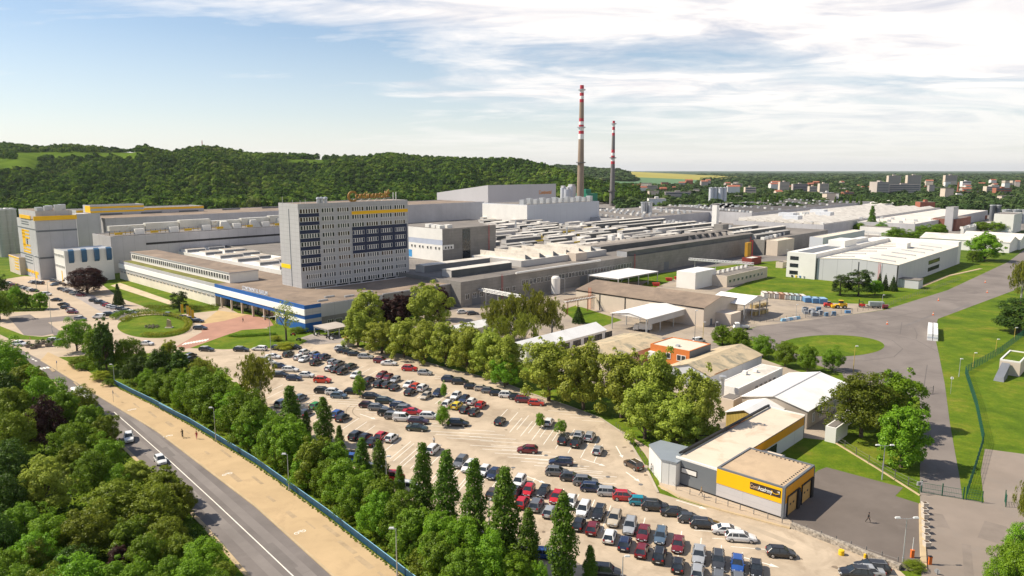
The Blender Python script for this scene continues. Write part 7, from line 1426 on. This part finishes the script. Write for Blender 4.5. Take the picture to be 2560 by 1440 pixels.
for k, (px, py) in enumerate(((2022, 757), (2041, 759), (2058, 760))):
    x, y = G(px, py); e = empty('blue_skip', x, y, .03, math.radians(-4)); tag(e, 'light blue covered skip', 'beside the row of open containers', 'skip', 'blue skips'); b = MB(); b.hexa([(-1.5, 0, .1), (1.5, 0, .1), (1.5, 4, .1), (-1.5, 4, .1)], [(-1.7, -.3, 2.0), (1.7, -.3, 2.0), (1.7, 4.3, 2.0), (-1.7, 4.3, 2.0)], SKB); b.build('tub', e); part('lid', e, mat('skip_lid', (.25, .40, .58), .6, .1, 1), (-1.65, 1.65, -.25, 4.25, 2.0, 2.25))
YM = mat('machine_yellow', (.70, .40, .01), .5, .08, 1)
def wheels(e, pts, r, w=.3):
    for (x, y) in pts: b = MB(); b.tube((x-w/2, y, r), (x+w/2, y, r), r, r, TYRE, 14); b.tube((x-w/2-.02, y, r), (x+w/2+.02, y, r), r*.5, r*.5, RIM, 10); b.build('wheel', e)
x, y = G(2100, 771); e = empty('yellow_loader', x, y, .03, math.radians(80)); tag(e, 'yellow wheel loader', 'in the storage yard', 'machine'); part('body', e, YM, (-1, 1, -2.5, .4, .9, 2.2), (-.9, .9, .4, 2, 1, 1.6)); part('cab', e, GLASS, (-.8, .8, -1, .5, 2.2, 3.2)); part('cab_roof', e, YM, (-.9, .9, -1.1, .6, 3.2, 3.35)); part('bucket', e, YM, (-1.2, 1.2, 2.4, 3.4, .4, 1.3)); wheels(e, ((-1.1, -1.5), (1.1, -1.5), (-1.1, 1.2), (1.1, 1.2)), .75, .5)
x, y = G(2070, 768); e = empty('red_roller', x, y, .03, math.radians(80)); tag(e, 'small red machine', 'to the left of the yellow wheel loader', 'machine'); part('body', e, RED, (-.9, .9, -1.6, 1.6, .6, 1.7)); part('cab', e, GLASS, (-.7, .7, -.8, .4, 1.7, 2.4)); wheels(e, ((-.9, -1.1), (.9, -1.1), (-.9, 1.1), (.9, 1.1)), .5)
x, y = G(2153, 768); e = empty('fork_truck', x, y, .03, math.radians(70)); tag(e, 'red fork-lift truck with a black mast', 'to the right of the yellow wheel loader', 'machine'); part('body', e, RED, (-.7, .7, -1.4, .7, .4, 1.4)); part('mast', e, BLACK, (-.6, -.45, .8, 1, .2, 3.2), (.45, .6, .8, 1, .2, 3.2), (-.6, .6, .8, 1, 3.1, 3.2)); part('cage', e, BLACK, (-.65, .65, -.7, .6, 2.2, 2.3), (-.65, -.58, -.7, -.6, 1.4, 2.2), (.58, .65, -.7, -.6, 1.4, 2.2)); wheels(e, ((-.7, -.9), (.7, -.9), (-.7, .5), (.7, .5)), .4)
x, y = G(2190, 770); e = empty('grey_trailer', x, y, .03, math.radians(80)); tag(e, 'grey tarpaulined trailer', 'at the end of the storage yard', 'trailer'); part('tarpaulin', e, mat('tarpaulin', (.30, .34, .32), .7, .1, 1), (-1.1, 1.1, -2.8, 2.8, .9, 2.6)); part('chassis', e, BLACK, (-1, 1, -3, 3.4, .6, .88)); wheels(e, ((-1, -1), (1, -1), (-1, 1), (1, 1)), .4)
x, y = G(2212, 772); e = empty('red_tank', x, y, .03); tag(e, 'small dark red tank', 'beside the grey tarpaulined trailer', 'tank'); b = MB(); b.tube((-1, 0, 1), (1, 0, 1), .8, .8, PAINT['maroon'], 14); b.build('shell', e); part('cradle', e, BLACK, (-.8, .8, -.5, .5, 0, .3))
pr = random.Random(4)
for k in range(26):
    px, py = pr.uniform(2008, 2090), pr.uniform(776, 792); x, y = G(px, py); w = pr.uniform(1.0, 1.5); h = pr.uniform(.8, 2.0); e = empty('pallet_stack', x, y, .03, pr.uniform(-.3, .3)); tag(e, 'stack of greyish pallets', 'by the yard fence', 'pallets', 'pallet stacks in the storage yard'); b = MB()
    for j in range(int(h/.22)): b.box(-w/2, w/2, -.5, .5, j*.22, j*.22+.15, mat('pallet_grey', (.33, .35, .38), .9, .2, 2) if k % 3 else mat('pallet_blue', (.16, .26, .38), .9, .2, 2))
    b.build('pallet', e)
for k in range(5):
    x, y = G(1958+k*9, 803-k*1.4); e = empty('foil_bale', x, y, .03, .2); tag(e, 'bale wrapped in white and blue foil', 'behind the storage yard fence', 'bale', 'bales behind the storage yard fence'); b = MB(); b.hexa([(-.9, -.6, 0), (.9, -.6, 0), (.9, .6, 0), (-.9, .6, 0)], [(-.7, -.5, 1), (.7, -.5, 1.1), (.7, .5, 1), (-.7, .5, .95)], FOIL if k % 2 else mat('blue_foil', (.22, .42, .58), .4, .1, 1)); b.build('foil', e)
x, y = G(2119, 783); o = part('blue_crate', None, SKB, (-1, 1, -.6, .6, 0, 1.1)); o.location = (x, y, .03); tag(o, 'single light blue crate', 'on the yard edge before the test road', 'crate')
for k in range(8):
    px, py = 1884+k % 4*9, 788-(k//4)*18-k % 4*2; x, y = G(px, py); e = empty('wooden_crate', x, y, .03, UR); tag(e, 'yellowish wooden crate', 'under the wide white canopy', 'crate', 'wooden crates under the wide canopy'); part('boards', e, mat('raw_board', (.48, .36, .16), .9, .15, 2, panel=(.4, .4, .04, .6)), (-1.1, 1.1, -1.1, 1.1, 0, 1.5)); part('lid', e, mat('lid_board', (.40, .33, .22), .9, .15, 2), (-1.15, 1.15, -1.15, 1.15, 1.5, 1.6))
BINS = [('blue', (.03, .16, .36)), ('yellow', (.75, .55, .03))]
def bin_(px, py, cname, c, area):
    x, y = G(px, py); e = empty('waste_bin', x, y, .03, .5); tag(e, cname+' wheeled waste bin', area, 'bin'); b = MB(); b.hexa([(-.5, -.4, .1), (.5, -.4, .1), (.5, .4, .1), (-.5, .4, .1)], [(-.6, -.5, 1.1), (.6, -.5, 1.1), (.6, .5, 1.1), (-.6, .5, 1.1)], mat('bin_'+cname, c, .5, .08, 1)); b.build('tub', e); part('lid', e, mat('bin_'+cname, c), (-.63, .63, -.53, .53, 1.1, 1.2))
bin_(1878, 991, *BINS[0], 'behind the long white gable'); bin_(1886, 988, *BINS[1], 'behind the long white gable')
for k, c in enumerate((('black', (.03, .03, .03)), BINS[1], BINS[0], ('grey', (.25, .27, .30)))): bin_(1981+k*10, 693+k, *c, 'in the line beside the modern works')
for px, py in ((2040, 695), (2077, 698)): 
    x, y = G(px, py); e = empty('blue_skip', x, y, .03); tag(e, 'dark blue open skip', 'before the modern works', 'skip'); b = MB(); b.hexa([(-1.4, -.9, .1), (1.4, -.9, .1), (1.4, .9, .1), (-1.4, .9, .1)], [(-2, -1, 1.4), (2, -1, 1.4), (2, 1, 1.4), (-2, 1, 1.4)], SKB); b.build('tub', e)
for px, py in ((1672, 702), (1694, 699), (1640, 715)):
    x, y = G(px, py); e = empty('red_skip', x, y, .03); tag(e, 'red open skip', 'near the small white cube building', 'skip'); b = MB(); b.hexa([(-1.2, -.9, .1), (1.2, -.9, .1), (1.2, .9, .1), (-1.2, .9, .1)], [(-1.8, -1, 1.5), (1.8, -1, 1.5), (1.8, 1, 1.5), (-1.8, 1, 1.5)], RED); b.build('tub', e); part('rim', e, RUST, (-1.85, 1.85, -1.05, -1.0, 1.4, 1.52))
# flags, monument, flower bed
FLAG = mat('flag_amber', (.75, .40, .02), .8, .06, 1)
for px, base, top in ((453, 795, 760), (467, 797, 764), (472, 801, 768), (479, 805, 774)):
    x, y = G(px, base); h = hgt(x, y, top); e = empty('flag_pole', x, y); tag(e, 'pole with a hanging amber banner', 'by the forecourt before the entrance', 'flag', 'amber banners before the entrance'); b = MB(); b.tube((0, 0, 0), (0, 0, h), .07, .05, STEEL, 6); b.build('pole', e); b = MB(); b.hexa([(.08, -.02, h*.35), (1.1, -.02, h*.33), (1.1, .03, h*.33), (.08, .03, h*.35)], [(.08, -.02, h*.98), (1.1, -.05, h*.98), (1.1, .0, h*.98), (.08, .03, h*.98)], FLAG); b.build('banner', e)
x, y = G(423, 820); e = empty('stone_monument', x, y, .07); tag(e, 'small pale stone monument', 'on the oval lawn', 'monument'); b = MB(); b.hexa([(-.8, -.5, .3), (.8, -.5, .3), (.8, .5, .3), (-.8, .5, .3)], [(-.5, -.3, 3.2), (.6, -.3, 2.7), (.6, .3, 2.7), (-.5, .3, 3.2)], KERB); b.build('stone', e); part('base', e, PLM, (-1.2, 1.2, -.9, .9, 0, .3))
cs = [((*G(380+18*math.cos(t)*r, 818+4*math.sin(t)*r), .2), .5, (0, 0, 1)) for t in [k*.7 for k in range(40)] for r in (.3, .9)]
o = bpy.data.objects.new('flower_bed', leafmesh('flower_bed', leaves(cs, 1500, .2, 2), leafmat('leaf_silver', (.13, .14, .07), (.24, .20, .14)))); COL.objects.link(o); tag(o, 'round bed of greyish flowers', 'on the oval lawn', 'flower bed')
# motorcycles
def moto(px, py, r, m, lk):
    x, y = G(px, py); e = empty('motorcycle', x, y, .05, r); tag(e, lk, 'parked by the flat grey canopy', 'motorcycle', 'motorcycles by the canopy'); b = MB()
    b.hexa([(-.15, -.5, .45), (.15, -.5, .45), (.15, .45, .45), (-.15, .45, .45)], [(-.12, -.8, .85), (.12, -.8, .85), (.16, .35, 1.0), (-.16, .35, 1.0)], m); b.bar((0, .4, .95), (0, .75, .35), .05, STEEL); b.bar((-.35, .4, 1.1), (.35, .4, 1.1), .035, BLACK); b.build('body', e); part('seat', e, BLACK, (-.14, .14, -.75, -.05, .86, .96))
    for yy in (-.65, .75): b = MB(); b.tube((-.06, yy, .32), (.06, yy, .32), .32, .32, TYRE, 14); b.build('wheel', e)
for k, (px, py, m, lk) in enumerate(((785, 838, PAINT['black'], 'black motorcycle'), (790, 840, PAINT['white'], 'white scooter'), (797, 838, PAINT['charcoal'], 'grey motorcycle'), (820, 847, PAINT['black'], 'black motorcycle'), (829, 850, PAINT['white'], 'white motorcycle'), (747, 852, PAINT['charcoal'], 'dark motorcycle'), (733, 840, PAINT['red'], 'red motorcycle'), (776, 833, PAINT['navy'], 'navy motorcycle'))): moto(px, py, .5+k*.15, m, lk)
# ---------------------------------------------------------------- people
SKIN = mat('skin', (.46, .27, .18), .6, .04, 2); HAIR = mat('hair_brown', (.05, .03, .02), .8, .1, 4); SHOE = mat('shoe_dark', (.03, .025, .02), .7, .1, 2)
def cloth(n, c): return mat('cloth_'+n, c, .9, .08, 3)
def person(px, py, hd, look, area, shirt, trous, pose='walk', hair=HAIR, z=.05, hgt_=1.76, bag=None, sit=None):
    """one skinned body: joints as connected edges with a radius each, limbs tapering, five fingers on each hand"""
    V = []; E = []; Rr = []
    def v(p, r, par=None):
        V.append(p); Rr.append(r); 
        if par is not None: E.append((par, len(V)-1))
        return len(V)-1
    st = {'walk': .30, 'stand': .04, 'ride': .1}[pose]; lean = .06 if pose == 'walk' else (.22 if pose == 'ride' else 0.0)
    pel = v((0, 0, .94), .135); ab = v((0, lean*.3, 1.10), .125, pel); ch = v((0, lean*.7, 1.30), .150, ab); nk = v((0, lean, 1.47), .060, ch); hd0 = v((0, lean+.02, 1.56), .080, nk); hd1 = v((0, lean+.03, 1.66), .098, hd0); v((0, lean+.02, 1.73), .070, hd1); v((0, lean+.125, 1.63), .020, hd1)
    for s in (-1, 1):
        f = st*s; hip = v((s*.09, 0, .90), .100, pel); kn = v((s*.10, f*.62+.05, .50 if pose != 'ride' else .62), .064, hip); an = v((s*.10, f-(.10 if f < 0 else 0), .09 if f >= 0 else .14), .042, kn); v((s*.11, f+.15-(.10 if f < 0 else 0), .045), .040, an)
        sh = v((s*.19, lean*.8, 1.40), .062, ch); g = -f*.8 if pose == 'walk' else (.28 if pose == 'ride' else .03); el = v((s*.245, lean*.8+g*.35-.03, 1.13), .046, sh); wr = v((s*.25, lean*.8+g*.95+.05, .90 if pose != 'ride' else 1.06), .030, el); pm = v((s*.25, lean*.8+g*1.1+.06, .83 if pose != 'ride' else 1.02), .034, wr)
        for j in range(4):
            a = v((s*(.252+.004*j), V[pm][1]-.03+.020*j, V[pm][2]-.055), .0095, pm); v((s*(.240+.004*j), V[pm][1]-.026+.020*j, V[pm][2]-.095-(.012 if j in (1, 2) else 0)), .008, a)
        a = v((s*.235, V[pm][1]+.045, V[pm][2]-.005), .010, pm); v((s*.230, V[pm][1]+.058, V[pm][2]-.045), .008, a)
    me = bpy.data.meshes.new('body'); me.from_pydata(V, E, []); o = bpy.data.objects.new('body', me); COL.objects.link(o); sk = o.modifiers.new('skin', 'SKIN'); sk.use_smooth_shade = True
    for i, r in enumerate(Rr): me.skin_vertices[0].data[i].radius = (r, r); me.skin_vertices[0].data[i].use_root = (i == 0)
    ss = o.modifiers.new('subdivision', 'SUBSURF'); ss.levels = 1; ss.render_levels = 1; bpy.context.view_layer.update()
    m2 = bpy.data.meshes.new_from_object(o.evaluated_get(bpy.context.evaluated_depsgraph_get())); o.modifiers.clear(); o.data = m2; m2.materials.clear()
    for m in (shirt, trous, SKIN, SHOE): m2.materials.append(m)
    for p in m2.polygons:
        c = p.center; k = 0 if c.z > .93 else 1
        if c.z > 1.47: k = 2
        elif c.z < .10: k = 3
        elif abs(c.x) > .205 and c.z < 1.0 and pose != 'ride': k = 2
        elif pose == 'ride' and abs(c.x) > .2 and c.z < 1.09: k = 2
        p.material_index = k; p.use_smooth = True
    x, y = G(px, py); e = empty('person', x, y, z, -math.radians(hd)); s = hgt_/1.78; e.scale = (s, s, s); tag(e, look, area, 'person'); o.parent = e
    h = MB(); h.lathe((0, lean), [(0, 1.80), (.07, 1.785), (.105, 1.72), (.112, 1.66), (.10, 1.60)], hair, 14); h.build('hair', e, True)
    f = MB()
    for s_ in (-1, 1): f.box(s_*.035-.012, s_*.035+.012, lean+.115, lean+.128, 1.648, 1.662, BLACK); f.box(s_*.102-.01, s_*.102+.01, lean-.0, lean+.04, 1.61, 1.67, SKIN)
    f.box(-.025, .025, lean+.105, lean+.118, 1.582, 1.592, RED); f.build('face', e)
    return e
person(2170, 1307, 100, 'person in black walking with a dark cap', 'across the paved apron', cloth('black', (.015, .015, .017)), cloth('black', (.015, .015, .017)), 'walk', BLACK)
person(1752, 1243, 110, 'person in a long beige coat', 'on the footpath before the slate wall', cloth('beige', (.42, .32, .20)), cloth('grey', (.14, .13, .12)), 'walk', mat('hair_fair', (.30, .20, .08), .8, .1, 3), .18)
person(1628, 1183, 200, 'person in a white shirt', 'on the footpath beside the zinc porch', cloth('white', (.62, .62, .60)), cloth('dark', (.06, .06, .07)), 'stand', HAIR, .15)
person(492, 1099, 330, 'person in a red top and pink skirt', 'walking on the walk beside the railing', cloth('red', (.45, .04, .06)), cloth('pink', (.42, .08, .16)), 'walk', HAIR, .14)
person(1085, 1112, 20, 'man in a white shirt', 'standing at the open door of a white car', cloth('white', (0, 0, 0)), cloth('dark', (0, 0, 0)), 'stand')
person(815, 906, 200, 'person in dark clothes', 'standing between the parked cars below the entrance', cloth('navy', (.03, .035, .06)), cloth('grey', (0, 0, 0)), 'stand')
person(608, 806, 190, 'small dark figure', 'crossing the red paving', cloth('black', (0, 0, 0)), cloth('dark', (0, 0, 0)), 'walk')
person(643, 790, 120, 'small figure in dark clothes', 'in the shade of the entrance columns', cloth('navy', (0, 0, 0)), cloth('dark', (0, 0, 0)), 'stand')
c = person(457, 1096, 322, 'cyclist in dark clothes', 'riding on the walk beside the railing', cloth('black', (0, 0, 0)), cloth('dark', (0, 0, 0)), 'ride', BLACK, .28)
x, y = G(457, 1096); e = empty('bicycle', x, y, .14, -math.radians(322)); tag(e, 'dark bicycle under the cyclist', 'on the walk beside the railing', 'bicycle'); b = MB()
b.bar((0, -.45, .34), (0, -.15, .9), .03, BLACK); b.bar((0, -.15, .9), (0, .45, .85), .03, BLACK); b.bar((0, .45, .85), (0, .55, .34), .03, BLACK); b.bar((0, 0, .34), (0, .45, .85), .03, BLACK); b.bar((0, -.45, .34), (0, 0, .34), .025, BLACK); b.bar((0, 0, .34), (0, -.18, .85), .03, BLACK); b.build('frame', e); b = MB(); b.bar((-.28, .42, 1.0), (.28, .42, 1.0), .025, BLACK); b.bar((0, .45, .85), (0, .42, 1.0), .03, BLACK); b.build('handlebar', e); part('saddle', e, BLACK, (-.07, .07, -.3, -.05, .9, .96))
for yy in (-.45, .55):
    b = MB(); n = 18
    for i in range(n):
        t0, t1 = 2*math.pi*i/n, 2*math.pi*(i+1)/n; b.tube((0, yy+.33*math.cos(t0), .34+.33*math.sin(t0)), (0, yy+.33*math.cos(t1), .34+.33*math.sin(t1)), .022, .022, TYRE, 5, False)
    b.build('wheel', e)
# ---------------------------------------------------------------- air
hz_ = bpy.data.materials.new('haze'); hz_.use_nodes = True; nt = hz_.node_tree; nt.nodes.clear(); out = N(nt, 'ShaderNodeOutputMaterial'); pv = N(nt, 'ShaderNodeVolumePrincipled'); pv.inputs['Color'].default_value = (.80, .87, .96, 1); pv.inputs['Density'].default_value = HAZE; pv.inputs['Anisotropy'].default_value = .2; nt.links.new(pv.outputs[0], out.inputs['Volume'])
b = MB(); b.box(-26500, 26500, -2500, 26500, -2, 215, hz_); o = b.build('haze'); kind(o, 'stuff'); o['label'] = 'thin blue summer haze over the plain'
# ---------------------------------------------------------------- labels: look + where it stands; where several still read alike, their order from the left
ORD = 'first second third fourth fifth sixth seventh eighth ninth tenth eleventh twelfth thirteenth fourteenth fifteenth sixteenth seventeenth eighteenth nineteenth twentieth'.split()
TENS = {2: 'twenty', 3: 'thirty', 4: 'forty'}
def ordinal(i):
    return ORD[i] if i < 20 else (TENS[(i+1)//10]+'-'+ORD[(i+1) % 10-1] if (i+1) % 10 else {2: 'twentieth', 3: 'thirtieth', 4: 'fortieth'}[(i+1)//10])
by = {}
for o, look, area in TAGS: by.setdefault((look, area), []).append(o)
for (look, area), os_ in by.items():
    if len(os_) == 1: os_[0]['label'] = f'{look} {area}'; continue
    os_.sort(key=lambda o: proj(*o.location)[0])
    n = len(os_)
    for i, o in enumerate(os_):
        if i == 0: w = 'leftmost'
        elif i == n-1: w = 'rightmost'
        else: w = ordinal(i)
        o['label'] = f'{w} {look} {area}' if i in (0, n-1) else f'{w} {look} from the left {area}'
seen = {}
for o, look, area in TAGS:
    l = o['label'].lower(); n = len(l.split())
    if n > 16 or n < 4: print('LABEL LENGTH', n, l)
    if l in seen: print('SAME LABEL', l)
    seen[l] = 1
print('things', len(TAGS), 'objects', len(S.objects))
